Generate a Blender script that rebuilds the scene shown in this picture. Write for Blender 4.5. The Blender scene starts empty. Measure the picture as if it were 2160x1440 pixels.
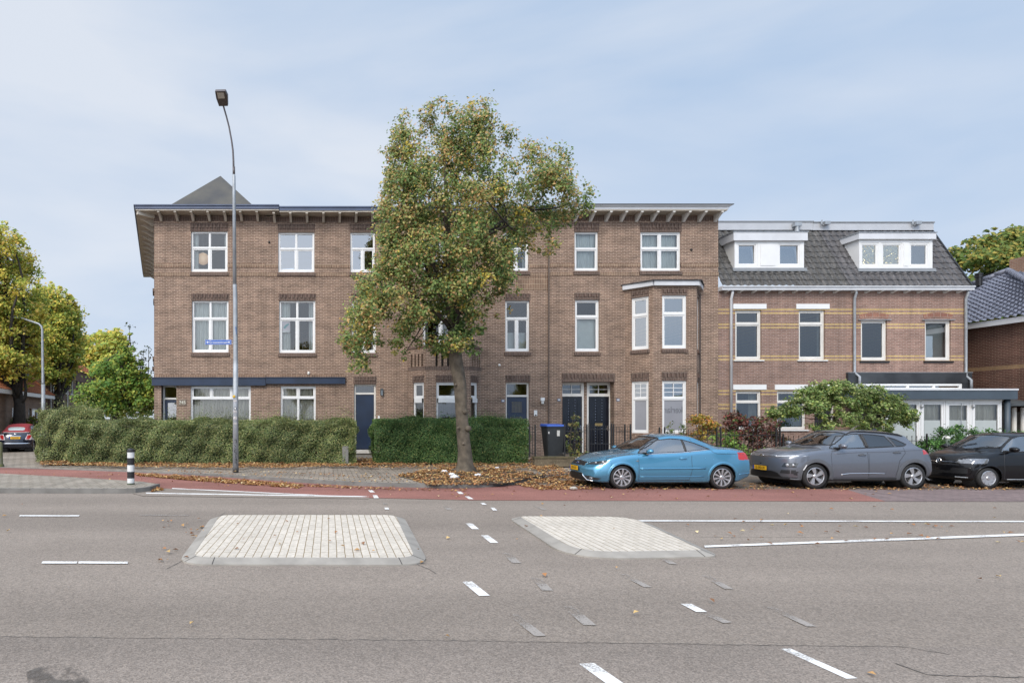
import bpy, bmesh, math, random
import numpy as np
from mathutils import Vector, Matrix
from mathutils.bvhtree import BVHTree
R = math.radians
random.seed(7); RNG = np.random.default_rng(7)
SC = bpy.context.scene
COL = SC.collection
# ---------------------------------------------------------------- camera
F, CX, CY, H = 1290.0, 694.0, 877.0, 1.94      # focal length, principal point (photo pixels), eye height
cam = bpy.data.objects.new('camera', bpy.data.cameras.new('camera')); COL.objects.link(cam)
cam.location = (0, 0, H); cam.rotation_euler = (R(90), 0, 0)
cam.data.sensor_width = 36; cam.data.lens = F / 2160 * 36
cam.data.shift_x = (1080 - CX) / 2160; cam.data.shift_y = (CY - 720) / 2160
cam.data.clip_end = 2000; cam.data.clip_start = .1
SC.camera = cam
# ---------------------------------------------------------------- sky and sun
SUN_EL, SUN_AZ = R(42), R(205)      # azimuth clockwise from +Y: behind the camera, a little to the left
W = bpy.data.worlds.new('World'); SC.world = W; W.use_nodes = True
nt = W.node_tree; nt.nodes.clear()
def wn(t, **k):
    n = nt.nodes.new(t)
    for a, b in k.items(): setattr(n, a, b)
    return n
out = wn('ShaderNodeOutputWorld'); bg = wn('ShaderNodeBackground'); bg.inputs[1].default_value = .13
sky = wn('ShaderNodeTexSky', sky_type='NISHITA', sun_disc=False, sun_elevation=SUN_EL, sun_rotation=SUN_AZ)
sky.air_density = 1.0; sky.dust_density = 2.0; sky.ozone_density = 2.0
tc = wn('ShaderNodeTexCoord'); mp = wn('ShaderNodeMapping')
mp.inputs['Scale'].default_value = (1.0, 1.2, 3.6); mp.inputs['Rotation'].default_value = (0.0, .28, 0.5)
no = wn('ShaderNodeTexNoise'); no.inputs['Scale'].default_value = 1.1; no.inputs['Detail'].default_value = 6
no.inputs['Roughness'].default_value = .5; no.inputs['Distortion'].default_value = .35
rp = wn('ShaderNodeValToRGB'); rp.color_ramp.elements[0].position = .33; rp.color_ramp.elements[1].position = .66
rp.color_ramp.elements[0].color = (0, 0, 0, 1); rp.color_ramp.elements[1].color = (1, 1, 1, 1)
cloud = wn('ShaderNodeMixRGB'); cloud.inputs[1].default_value = (3.25, 4.3, 5.85, 1); cloud.inputs[2].default_value = (5.45, 5.85, 6.5, 1)
mix = wn('ShaderNodeMixRGB')
L = nt.links.new
L(tc.outputs['Generated'], mp.inputs[0]); L(mp.outputs[0], no.inputs[0]); mix.inputs[0].default_value = .92
sx_ = wn('ShaderNodeSeparateXYZ'); L(tc.outputs['Generated'], sx_.inputs[0])      # the cloud veil is thicker towards the left of the street
vl = wn('ShaderNodeMath', operation='MULTIPLY_ADD'); vl.inputs[1].default_value = -.26; L(sx_.outputs[0], vl.inputs[0]); L(no.outputs[0], vl.inputs[2])
L(vl.outputs[0], rp.inputs[0]); L(rp.outputs[0], cloud.inputs[0])
L(sky.outputs[0], mix.inputs[1]); L(cloud.outputs[0], mix.inputs[2])
# thin overcast glows brighter round the veiled sun, behind the viewer
sd = Vector((math.sin(SUN_AZ) * math.cos(SUN_EL), math.cos(SUN_AZ) * math.cos(SUN_EL), math.sin(SUN_EL)))
dt = wn('ShaderNodeVectorMath', operation='DOT_PRODUCT'); dt.inputs[1].default_value = sd
mr = wn('ShaderNodeMapRange'); mr.inputs[1].default_value = .1; mr.inputs[2].default_value = 1; mr.inputs[3].default_value = 1; mr.inputs[4].default_value = 2.6
sc_ = wn('ShaderNodeVectorMath', operation='SCALE')
L(tc.outputs['Generated'], dt.inputs[0]); L(dt.outputs['Value'], mr.inputs[0])
L(mix.outputs[0], sc_.inputs[0]); L(mr.outputs[0], sc_.inputs['Scale'])
L(sc_.outputs[0], bg.inputs[0]); L(bg.outputs[0], out.inputs[0])
sun = bpy.data.objects.new('sun', bpy.data.lights.new('sun', 'SUN')); COL.objects.link(sun)
sun.data.energy = 2.2; sun.data.angle = R(22); sun.data.color = (1, .90, .78)
sun.rotation_euler = (-sd).to_track_quat('-Z', 'Y').to_euler(); sun.location = (0, -5, 30)
SC.view_settings.view_transform = 'Standard'; SC.view_settings.look = 'None'
SC.view_settings.exposure = 0.12; SC.view_settings.gamma = 1
# ---------------------------------------------------------------- measuring
def X(px, D): return (px - CX) / F * D
def Z(py, D): return H + (CY - py) / F * D
def P(px, py, D): return (X(px, D), D, Z(py, D))
def G(px, py, z=0.0):
    D = F * (H - z) / (py - CY)
    return (X(px, D), D)
# ---------------------------------------------------------------- materials
MATS = {}
def nodemat(name):
    m = bpy.data.materials.new(name); m.use_nodes = True
    t = m.node_tree; b = t.nodes['Principled BSDF']
    return m, t, b
def addn(t, ty, **k):
    n = t.nodes.new(ty)
    for a, v in k.items(): setattr(n, a, v)
    return n
def M(name, col, rough=.6, var=.12, scale=4, metal=0, bump=0, bscale=None, coat=0, hue=None, spec=.5, detail=5):
    """plain surface with noise variation of its own colour"""
    if name in MATS: return MATS[name]
    m, t, b = nodemat(name); MATS[name] = m
    b.inputs['Roughness'].default_value = rough; b.inputs['Metallic'].default_value = metal
    b.inputs['Coat Weight'].default_value = coat; b.inputs['Specular IOR Level'].default_value = spec
    tcn = addn(t, 'ShaderNodeTexCoord'); n = addn(t, 'ShaderNodeTexNoise')
    n.inputs['Scale'].default_value = scale; n.inputs['Detail'].default_value = detail
    mx = addn(t, 'ShaderNodeMixRGB')
    c2 = hue or tuple(c * (1 - var) for c in col)
    mx.inputs[1].default_value = (*col, 1); mx.inputs[2].default_value = (*c2, 1)
    cr = addn(t, 'ShaderNodeMapRange'); cr.inputs[1].default_value = .35; cr.inputs[2].default_value = .65
    t.links.new(tcn.outputs['Object'], n.inputs[0]); t.links.new(n.outputs[0], cr.inputs[0]); t.links.new(cr.outputs[0], mx.inputs[0])
    t.links.new(mx.outputs[0], b.inputs['Base Color'])
    if bump:
        n2 = addn(t, 'ShaderNodeTexNoise'); n2.inputs['Scale'].default_value = bscale or scale * 6; n2.inputs['Detail'].default_value = 4
        bp = addn(t, 'ShaderNodeBump'); bp.inputs['Strength'].default_value = bump; bp.inputs['Distance'].default_value = .02
        t.links.new(tcn.outputs['Object'], n2.inputs[0]); t.links.new(n2.outputs[0], bp.inputs['Height']); t.links.new(bp.outputs[0], b.inputs['Normal'])
    return m
def brickmat(name, c1, c2, mortar, bw=.235, bh=.071, ms=.012, soldier=False, bands=(), bandcol=(.53, .37, .135), stain=.35, rough=.85, off=.5, bump=.25, patch=2.2, bias=0):
    if name in MATS: return MATS[name]
    m, t, b = nodemat(name); MATS[name] = m; lk = t.links.new
    b.inputs['Roughness'].default_value = rough; b.inputs['Specular IOR Level'].default_value = .25
    uv = addn(t, 'ShaderNodeUVMap'); mpn = addn(t, 'ShaderNodeMapping')
    if soldier: mpn.inputs['Rotation'].default_value = (0, 0, R(90))
    # slight wobble so courses are not ruler straight
    nz = addn(t, 'ShaderNodeTexNoise'); nz.inputs['Scale'].default_value = 3
    wob = addn(t, 'ShaderNodeVectorMath', operation='MULTIPLY_ADD'); wob.inputs[1].default_value = (.012, .012, 0)
    lk(uv.outputs[0], nz.inputs[0]); lk(nz.outputs['Color'], wob.inputs[0]); lk(uv.outputs[0], wob.inputs[2]); lk(wob.outputs[0], mpn.inputs[0])
    br = addn(t, 'ShaderNodeTexBrick'); br.offset = off
    br.inputs['Scale'].default_value = 1; br.inputs['Brick Width'].default_value = bw; br.inputs['Row Height'].default_value = bh
    br.inputs['Mortar Size'].default_value = ms; br.inputs['Mortar Smooth'].default_value = .3; br.inputs['Bias'].default_value = bias
    br.inputs['Color1'].default_value = (*c1, 1); br.inputs['Color2'].default_value = (*c2, 1); br.inputs['Mortar'].default_value = (*mortar, 1)
    lk(mpn.outputs[0], br.inputs[0]); col = br.outputs['Color']
    if bands:
        sp = addn(t, 'ShaderNodeSeparateXYZ'); lk(uv.outputs[0], sp.inputs[0]); acc = None
        for (v, hh) in bands:
            cm = addn(t, 'ShaderNodeMath', operation='COMPARE'); cm.inputs[1].default_value = v; cm.inputs[2].default_value = hh
            lk(sp.outputs[1], cm.inputs[0])
            if acc is None: acc = cm.outputs[0]
            else:
                ad = addn(t, 'ShaderNodeMath', operation='MAXIMUM'); lk(acc, ad.inputs[0]); lk(cm.outputs[0], ad.inputs[1]); acc = ad.outputs[0]
        inv = addn(t, 'ShaderNodeMath', operation='SUBTRACT'); inv.inputs[0].default_value = 1; lk(br.outputs['Fac'], inv.inputs[1])
        ml = addn(t, 'ShaderNodeMath', operation='MULTIPLY'); lk(acc, ml.inputs[0]); lk(inv.outputs[0], ml.inputs[1])
        mb = addn(t, 'ShaderNodeMixRGB'); lk(ml.outputs[0], mb.inputs[0]); lk(col, mb.inputs[1]); mb.inputs[2].default_value = (*bandcol, 1); col = mb.outputs[0]
    n1 = addn(t, 'ShaderNodeTexNoise'); n1.inputs['Scale'].default_value = patch; n1.inputs['Detail'].default_value = 8; n1.inputs['Roughness'].default_value = .65
    mp2 = addn(t, 'ShaderNodeMapping'); mp2.inputs['Scale'].default_value = (1, 1, 1) if soldier else (.35, 1.2, 1)
    lk(uv.outputs[0], mp2.inputs[0]); lk(mp2.outputs[0], n1.inputs[0])
    cr = addn(t, 'ShaderNodeMapRange'); cr.inputs[1].default_value = .3; cr.inputs[2].default_value = .72
    cr.inputs[3].default_value = 1 + stain * .45; cr.inputs[4].default_value = 1 - stain; lk(n1.outputs[0], cr.inputs[0])
    n3 = addn(t, 'ShaderNodeTexNoise'); n3.inputs['Scale'].default_value = 18; n3.inputs['Detail'].default_value = 3; lk(uv.outputs[0], n3.inputs[0])
    cr3 = addn(t, 'ShaderNodeMapRange'); cr3.inputs[1].default_value = .3; cr3.inputs[2].default_value = .7; cr3.inputs[3].default_value = .86; cr3.inputs[4].default_value = 1.14; lk(n3.outputs[0], cr3.inputs[0])
    mm = addn(t, 'ShaderNodeMath', operation='MULTIPLY'); lk(cr.outputs[0], mm.inputs[0]); lk(cr3.outputs[0], mm.inputs[1])
    if not soldier:      # rain streaks running down the wall
        mp4 = addn(t, 'ShaderNodeMapping'); mp4.inputs['Scale'].default_value = (2.2, .16, 1); n4 = addn(t, 'ShaderNodeTexNoise'); n4.inputs['Scale'].default_value = 1.6; n4.inputs['Detail'].default_value = 6
        lk(uv.outputs[0], mp4.inputs[0]); lk(mp4.outputs[0], n4.inputs[0]); c4 = addn(t, 'ShaderNodeMapRange'); c4.inputs[1].default_value = .35; c4.inputs[2].default_value = .68; c4.inputs[3].default_value = 1.08; c4.inputs[4].default_value = .84; lk(n4.outputs[0], c4.inputs[0])
        m4 = addn(t, 'ShaderNodeMath', operation='MULTIPLY'); lk(mm.outputs[0], m4.inputs[0]); lk(c4.outputs[0], m4.inputs[1]); mm = m4
    mu = addn(t, 'ShaderNodeVectorMath', operation='SCALE'); lk(col, mu.inputs[0]); lk(mm.outputs[0], mu.inputs['Scale'])
    lk(mu.outputs[0], b.inputs['Base Color'])
    bp = addn(t, 'ShaderNodeBump'); bp.inputs['Strength'].default_value = bump; bp.inputs['Distance'].default_value = .01; bp.invert = True
    lk(br.outputs['Fac'], bp.inputs['Height']); lk(bp.outputs[0], b.inputs['Normal'])
    return m
def glassmat(name, tint=(.8, .85, .85), refl=.16, rough=.015):
    if name in MATS: return MATS[name]
    m, t, b = nodemat(name); MATS[name] = m; t.nodes.remove(b); lk = t.links.new
    o = t.nodes['Material Output']
    tr = addn(t, 'ShaderNodeBsdfTransparent'); tr.inputs[0].default_value = (*tint, 1)
    gl = addn(t, 'ShaderNodeBsdfGlossy'); gl.inputs['Roughness'].default_value = rough
    fr = addn(t, 'ShaderNodeFresnel'); fr.inputs[0].default_value = 1.5
    ad = addn(t, 'ShaderNodeMath', operation='ADD', use_clamp=True); ad.inputs[1].default_value = refl; lk(fr.outputs[0], ad.inputs[0])
    n = addn(t, 'ShaderNodeTexNoise'); n.inputs['Scale'].default_value = .9
    tcn = addn(t, 'ShaderNodeTexCoord'); bp = addn(t, 'ShaderNodeBump'); bp.inputs['Strength'].default_value = .03; bp.inputs['Distance'].default_value = .03
    lk(tcn.outputs['Object'], n.inputs[0]); lk(n.outputs[0], bp.inputs['Height']); lk(bp.outputs[0], gl.inputs['Normal'])
    mx = addn(t, 'ShaderNodeMixShader'); lk(ad.outputs[0], mx.inputs[0]); lk(tr.outputs[0], mx.inputs[1]); lk(gl.outputs[0], mx.inputs[2]); lk(mx.outputs[0], o.inputs[0])
    return m
def leafmat(name, transl=.35, rough=.55):
    if name in MATS: return MATS[name]
    m, t, b = nodemat(name); MATS[name] = m; lk = t.links.new
    at = addn(t, 'ShaderNodeAttribute', attribute_name='Col')
    lk(at.outputs['Color'], b.inputs['Base Color']); b.inputs['Roughness'].default_value = rough; b.inputs['Specular IOR Level'].default_value = .3
    tl = addn(t, 'ShaderNodeBsdfTranslucent'); lk(at.outputs['Color'], tl.inputs[0])
    mx = addn(t, 'ShaderNodeMixShader'); mx.inputs[0].default_value = transl
    lk(b.outputs[0], mx.inputs[1]); lk(tl.outputs[0], mx.inputs[2]); lk(mx.outputs[0], t.nodes['Material Output'].inputs[0])
    return m
def paint(name, col, metal=.55, rough=.28, flake=True):
    if name in MATS: return MATS[name]
    m, t, b = nodemat(name); MATS[name] = m; lk = t.links.new
    b.inputs['Metallic'].default_value = metal; b.inputs['Roughness'].default_value = rough
    b.inputs['Coat Weight'].default_value = .9; b.inputs['Coat Roughness'].default_value = .04
    tcn = addn(t, 'ShaderNodeTexCoord'); n = addn(t, 'ShaderNodeTexNoise'); n.inputs['Scale'].default_value = 5; n.inputs['Detail'].default_value = 6
    mx = addn(t, 'ShaderNodeMixRGB'); mx.inputs[1].default_value = (*col, 1); mx.inputs[2].default_value = (*[c * .95 + .003 for c in col], 1)
    lk(tcn.outputs['Object'], n.inputs[0]); lk(n.outputs[0], mx.inputs[0]); lk(mx.outputs[0], b.inputs['Base Color'])
    n2 = addn(t, 'ShaderNodeTexNoise'); n2.inputs['Scale'].default_value = 9
    mr_ = addn(t, 'ShaderNodeMapRange'); mr_.inputs[3].default_value = rough * .92; mr_.inputs[4].default_value = rough * 1.1
    lk(tcn.outputs['Object'], n2.inputs[0]); lk(n2.outputs[0], mr_.inputs[0]); lk(mr_.outputs[0], b.inputs['Roughness'])
    return m
def groundmat(name, c, speck=.35, sscale=140, patch=.25, rough=.9, bump=.5, tint=None):
    """asphalt: stones of different greys in a binder, big worn patches, fine bump"""
    if name in MATS: return MATS[name]
    m, t, b = nodemat(name); MATS[name] = m; lk = t.links.new
    b.inputs['Roughness'].default_value = rough; b.inputs['Specular IOR Level'].default_value = .3
    tcn = addn(t, 'ShaderNodeTexCoord')
    v = addn(t, 'ShaderNodeTexVoronoi'); v.inputs['Scale'].default_value = sscale; lk(tcn.outputs['Object'], v.inputs[0])
    sp = addn(t, 'ShaderNodeSeparateColor'); lk(v.outputs['Color'], sp.inputs[0])
    a = addn(t, 'ShaderNodeMapRange'); a.inputs[3].default_value = 1 - speck; a.inputs[4].default_value = 1 + speck; lk(sp.outputs[0], a.inputs[0])
    v2 = addn(t, 'ShaderNodeTexVoronoi'); v2.inputs['Scale'].default_value = sscale * .3; lk(tcn.outputs['Object'], v2.inputs[0])
    sp2 = addn(t, 'ShaderNodeSeparateColor'); lk(v2.outputs['Color'], sp2.inputs[0])
    a2 = addn(t, 'ShaderNodeMapRange'); a2.inputs[3].default_value = 1 - speck * .16; a2.inputs[4].default_value = 1 + speck * .16; lk(sp2.outputs[1], a2.inputs[0])
    n = addn(t, 'ShaderNodeTexNoise'); n.inputs['Scale'].default_value = .45; n.inputs['Detail'].default_value = 9; n.inputs['Roughness'].default_value = .62; lk(tcn.outputs['Object'], n.inputs[0])
    a3 = addn(t, 'ShaderNodeMapRange'); a3.inputs[1].default_value = .3; a3.inputs[2].default_value = .7; a3.inputs[3].default_value = 1 - patch; a3.inputs[4].default_value = 1 + patch; lk(n.outputs[0], a3.inputs[0])
    m1 = addn(t, 'ShaderNodeMath', operation='MULTIPLY'); lk(a.outputs[0], m1.inputs[0]); lk(a2.outputs[0], m1.inputs[1])
    m2 = addn(t, 'ShaderNodeMath', operation='MULTIPLY'); lk(m1.outputs[0], m2.inputs[0]); lk(a3.outputs[0], m2.inputs[1])
    # polished wheel lanes run along the road
    mpl = addn(t, 'ShaderNodeMapping'); mpl.inputs['Scale'].default_value = (.03, .55, 1); nl = addn(t, 'ShaderNodeTexNoise'); nl.inputs['Scale'].default_value = 1; nl.inputs['Detail'].default_value = 3
    lk(tcn.outputs['Object'], mpl.inputs[0]); lk(mpl.outputs[0], nl.inputs[0]); al = addn(t, 'ShaderNodeMapRange'); al.inputs[1].default_value = .35; al.inputs[2].default_value = .65; al.inputs[3].default_value = .88; al.inputs[4].default_value = 1.1; lk(nl.outputs[0], al.inputs[0])
    m3 = addn(t, 'ShaderNodeMath', operation='MULTIPLY'); lk(m2.outputs[0], m3.inputs[0]); lk(al.outputs[0], m3.inputs[1]); m2 = m3
    mx = addn(t, 'ShaderNodeMixRGB'); mx.inputs[1].default_value = (*c, 1); mx.inputs[2].default_value = (*(tint or c), 1); lk(sp.outputs[2], mx.inputs[0])
    s = addn(t, 'ShaderNodeVectorMath', operation='SCALE'); lk(mx.outputs[0], s.inputs[0]); lk(m2.outputs[0], s.inputs['Scale'])
    lk(s.outputs[0], b.inputs['Base Color'])
    bp = addn(t, 'ShaderNodeBump'); bp.inputs['Strength'].default_value = bump; bp.inputs['Distance'].default_value = .004
    lk(v.outputs['Distance'], bp.inputs['Height']); lk(bp.outputs[0], b.inputs['Normal'])
    return m
# ---------------------------------------------------------------- object helpers
OFF = {}
def tag(o, label=None, cat=None, group=None, kind=None):
    if label: o['label'] = label
    if cat: o['category'] = cat
    if group: o['group'] = group
    if kind: o['kind'] = kind
    return o
def thing(name, label, cat, loc=(0, 0, 0), rz=0, group=None):
    o = bpy.data.objects.new(name, None); COL.objects.link(o); o.location = loc; o.rotation_euler = (0, 0, rz)
    o.empty_display_size = .2
    OFF[o.name] = Vector(loc) if rz == 0 else None
    return tag(o, label, cat, group)
def link(name, me, parent=None, local=False):
    """link a mesh whose coordinates are world (or local to the parent's frame when local=True)"""
    o = bpy.data.objects.new(name, me); COL.objects.link(o)
    if parent is not None:
        off = OFF.get(parent.name)
        if not local and off is not None: me.transform(Matrix.Translation(-off))
        o.parent = parent; OFF[o.name] = off
    else:
        if len(me.vertices):
            co = np.empty(len(me.vertices) * 3); me.vertices.foreach_get('co', co); co = co.reshape(-1, 3)
            c = Vector(((co[:, 0].min() + co[:, 0].max()) / 2, (co[:, 1].min() + co[:, 1].max()) / 2, co[:, 2].min()))
            me.transform(Matrix.Translation(-c)); o.location = c; OFF[o.name] = c
    return o
class Fr:
    """wall frame: u along the wall, w outward, z up"""
    def __init__(s, o, d):
        s.o = Vector((o[0], o[1])); s.d = Vector((d[0], d[1])).normalized(); s.n = Vector((s.d.y, -s.d.x))
    def pt(s, u, w, z): p = s.o + s.d * u + s.n * w; return (p.x, p.y, z)
class MB:
    def __init__(s): s.v = []; s.f = []; s.mi = []; s.m = 0
    def add(s, vs, fs):
        b = len(s.v); s.v += [tuple(p) for p in vs]
        for f in fs: s.f.append([b + i for i in f]); s.mi.append(s.m)
    def quad(s, *p): s.add(p, [list(range(len(p)))])
    def hexa(s, p): s.add(p, [(0, 3, 2, 1), (4, 5, 6, 7), (0, 1, 5, 4), (1, 2, 6, 5), (2, 3, 7, 6), (3, 0, 4, 7)])
    def box(s, x0, x1, y0, y1, z0, z1):
        s.hexa([(x0, y0, z0), (x1, y0, z0), (x1, y1, z0), (x0, y1, z0), (x0, y0, z1), (x1, y0, z1), (x1, y1, z1), (x0, y1, z1)]); return s
    def fbox(s, fr, u0, u1, w0, w1, z0, z1, z0b=None, z1b=None):
        """w0 inner, w1 outer; z0b/z1b heights at the outer face"""
        z0b = z0 if z0b is None else z0b; z1b = z1 if z1b is None else z1b
        s.hexa([fr.pt(u0, w1, z0b), fr.pt(u1, w1, z0b), fr.pt(u1, w0, z0), fr.pt(u0, w0, z0), fr.pt(u0, w1, z1b), fr.pt(u1, w1, z1b), fr.pt(u1, w0, z1), fr.pt(u0, w0, z1)]); return s
    def prism(s, pts, z0, z1, top=True, bot=True):
        n = len(pts); vs = [(p[0], p[1], z0) for p in pts] + [(p[0], p[1], z1) for p in pts]
        fs = [(i, (i + 1) % n, n + (i + 1) % n, n + i) for i in range(n)]
        if top: fs.append(list(range(n, 2 * n)))
        if bot: fs.append(list(range(n - 1, -1, -1)))
        s.add(vs, fs); return s
    def tube(s, pts, r, n=8, caps=True):
        pts = [Vector(p) for p in pts]; rs = r if isinstance(r, (list, tuple)) else [r] * len(pts)
        vs = []; prev = None
        for i, p in enumerate(pts):
            t = (pts[min(i + 1, len(pts) - 1)] - pts[max(i - 1, 0)])
            t = t.normalized() if t.length > 1e-9 else Vector((0, 0, 1))
            if prev is None: a = t.orthogonal().normalized()
            else:
                a = prev - t * prev.dot(t); a = a.normalized() if a.length > 1e-6 else t.orthogonal().normalized()
            prev = a; b = t.cross(a)
            for k in range(n):
                an = 2 * math.pi * k / n; vs.append(p + (a * math.cos(an) + b * math.sin(an)) * rs[i])
        fs = []
        for i in range(len(pts) - 1):
            for k in range(n): fs.append((i * n + k, i * n + (k + 1) % n, (i + 1) * n + (k + 1) % n, (i + 1) * n + k))
        if caps: fs.append(list(range(n - 1, -1, -1))); fs.append([(len(pts) - 1) * n + k for k in range(n)])
        s.add(vs, fs); return s
    def lathe(s, prof, c=(0, 0, 0), n=24, axis='z'):
        """prof: (radius, height)"""
        vs = []
        for (r, h) in prof:
            for k in range(n):
                an = 2 * math.pi * k / n; a, b = r * math.cos(an), r * math.sin(an)
                vs.append((c[0] + a, c[1] + b, c[2] + h) if axis == 'z' else (c[0] + a, c[1] + h, c[2] + b))
        fs = []
        for i in range(len(prof) - 1):
            for k in range(n): fs.append((i * n + k, i * n + (k + 1) % n, (i + 1) * n + (k + 1) % n, (i + 1) * n + k))
        s.add(vs, fs); return s
    def ball(s, c, rx, ry, rz, n=12, m=8):
        prof = [(math.sin(math.pi * i / m), -math.cos(math.pi * i / m)) for i in range(m + 1)]
        vs = []
        for (r, h) in prof:
            for k in range(n):
                an = 2 * math.pi * k / n; vs.append((c[0] + rx * r * math.cos(an), c[1] + ry * r * math.sin(an), c[2] + rz * h))
        fs = [(i * n + k, i * n + (k + 1) % n, (i + 1) * n + (k + 1) % n, (i + 1) * n + k) for i in range(m) for k in range(n)]
        s.add(vs, fs); return s
    def mesh(s, name, mats, smooth=False, bevel=0, fix=True):
        me = bpy.data.meshes.new(name); me.from_pydata(s.v, [], s.f)
        mats = mats if isinstance(mats, (list, tuple)) else [mats]
        for m in mats: me.materials.append(m)
        if len(mats) > 1: me.polygons.foreach_set('material_index', s.mi)
        if fix or bevel:
            bm = bmesh.new(); bm.from_mesh(me); 
            if smooth: bmesh.ops.remove_doubles(bm, verts=bm.verts, dist=1e-5)
            if fix: bmesh.ops.recalc_face_normals(bm, faces=bm.faces)
            if bevel:
                es = [e for e in bm.edges if len(e.link_faces) == 2 and e.calc_face_angle(0) > .6]
                bmesh.ops.bevel(bm, geom=es, offset=bevel, segments=2, affect='EDGES', clamp_overlap=True)
            bm.to_mesh(me); bm.free()
        if smooth: me.polygons.foreach_set('use_smooth', [True] * len(me.polygons))
        uvmap(me); me.update(); return me
    def build(s, name, mats, parent=None, local=False, **k): return link(name, s.mesh(name, mats, **k), parent, local)
def uvmap(me):
    """box projection in metres: u runs along the wall, v is height; on flat faces u,v are x,y"""
    if not len(me.polygons): return
    uv = me.uv_layers.new(name='UVMap'); n = len(me.loops)
    co = np.empty(len(me.vertices) * 3); me.vertices.foreach_get('co', co); co = co.reshape(-1, 3)
    li = np.empty(n, int); me.loops.foreach_get('vertex_index', li)
    pn = np.empty(len(me.polygons) * 3); me.polygons.foreach_get('normal', pn); pn = pn.reshape(-1, 3)
    lt = np.empty(len(me.polygons), int); me.polygons.foreach_get('loop_total', lt)
    N = np.repeat(pn, lt, 0); p = co[li]
    flat = np.abs(N[:, 2]) > .9
    T = np.stack([-N[:, 1], N[:, 0], np.zeros(n)], 1); T /= np.maximum(np.linalg.norm(T, axis=1, keepdims=True), 1e-9)
    u = np.where(flat, p[:, 0], (p * T).sum(1))
    Bt = np.cross(N, T); v = np.where(flat, p[:, 1], np.where(np.abs(N[:, 2]) < .1, p[:, 2], (p * Bt).sum(1)))
    uv.data.foreach_set('uv', np.stack([u, v], 1).ravel())
def wall(mb, fr, u0, u1, z0, z1, ops=(), depth=.14):
    """outer face with openings (a,b,c,d in u,z) and their reveals"""
    us = sorted({u0, u1, *[o[0] for o in ops], *[o[1] for o in ops]}); zs = sorted({z0, z1, *[o[2] for o in ops], *[o[3] for o in ops]})
    us = [u for u in us if u0 <= u <= u1]; zs = [z for z in zs if z0 <= z <= z1]
    for i in range(len(us) - 1):
        j = 0
        while j < len(zs) - 1:
            uc, zc = (us[i] + us[i + 1]) / 2, (zs[j] + zs[j + 1]) / 2
            ins = lambda zc: any(o[0] < uc < o[1] and o[2] < zc < o[3] for o in ops)
            if ins(zc): j += 1; continue
            k = j + 1
            while k < len(zs) - 1 and not ins((zs[k] + zs[k + 1]) / 2): k += 1
            mb.quad(fr.pt(us[i], 0, zs[j]), fr.pt(us[i + 1], 0, zs[j]), fr.pt(us[i + 1], 0, zs[k]), fr.pt(us[i], 0, zs[k])); j = k
    for (a, b, c, d) in ops:
        mb.quad(fr.pt(a, 0, c), fr.pt(a, 0, d), fr.pt(a, -depth, d), fr.pt(a, -depth, c))
        mb.quad(fr.pt(b, 0, d), fr.pt(b, 0, c), fr.pt(b, -depth, c), fr.pt(b, -depth, d))
        mb.quad(fr.pt(a, 0, d), fr.pt(b, 0, d), fr.pt(b, -depth, d), fr.pt(a, -depth, d))
        mb.quad(fr.pt(a, 0, c), fr.pt(a, -depth, c), fr.pt(b, -depth, c), fr.pt(b, 0, c))
def wornpaint(name, c, keep, scale=30):
    """road paint that has flaked away in patches and lets the asphalt through"""
    m, t, b = nodemat(name); lk = t.links.new; MATS[name] = m
    b.inputs['Base Color'].default_value = (*c, 1); b.inputs['Roughness'].default_value = .8
    tcn = addn(t, 'ShaderNodeTexCoord'); n = addn(t, 'ShaderNodeTexNoise'); n.inputs['Scale'].default_value = scale; n.inputs['Detail'].default_value = 6; n.inputs['Roughness'].default_value = .75
    n2 = addn(t, 'ShaderNodeTexNoise'); n2.inputs['Scale'].default_value = 1.7; n2.inputs['Detail'].default_value = 2
    ad = addn(t, 'ShaderNodeMath', operation='ADD'); lk(tcn.outputs['Object'], n.inputs[0]); lk(tcn.outputs['Object'], n2.inputs[0]); lk(n.outputs[0], ad.inputs[0]); lk(n2.outputs[0], ad.inputs[1])
    cr = addn(t, 'ShaderNodeMapRange'); cr.inputs[1].default_value = keep - .12; cr.inputs[2].default_value = keep + .12; lk(ad.outputs[0], cr.inputs[0])
    tr = addn(t, 'ShaderNodeBsdfTransparent'); mx = addn(t, 'ShaderNodeMixShader'); lk(cr.outputs[0], mx.inputs[0]); lk(tr.outputs[0], mx.inputs[1]); lk(b.outputs[0], mx.inputs[2]); lk(mx.outputs[0], t.nodes['Material Output'].inputs[0])
    return m
def text(name, s, size, mat, parent, loc, rot=(R(90), 0, 0), depth=.004, align='CENTER', local=False, sx=1):
    cu = bpy.data.curves.new(name, 'FONT'); cu.body = s; cu.size = size; cu.extrude = depth; cu.align_x = align; cu.align_y = 'CENTER'
    o = bpy.data.objects.new('tmp', cu); COL.objects.link(o)
    me = bpy.data.meshes.new_from_object(o.evaluated_get(bpy.context.evaluated_depsgraph_get()))
    bpy.data.objects.remove(o); bpy.data.curves.remove(cu)
    me.transform(Matrix.Translation(loc) @ Matrix(Matrix.Rotation(rot[2], 4, 'Z') @ Matrix.Rotation(rot[0], 4, 'X')) @ Matrix.Diagonal((sx, 1, 1, 1)))
    me.materials.clear(); me.materials.append(mat); me.name = name
    return link(name, me, parent, local)
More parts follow.
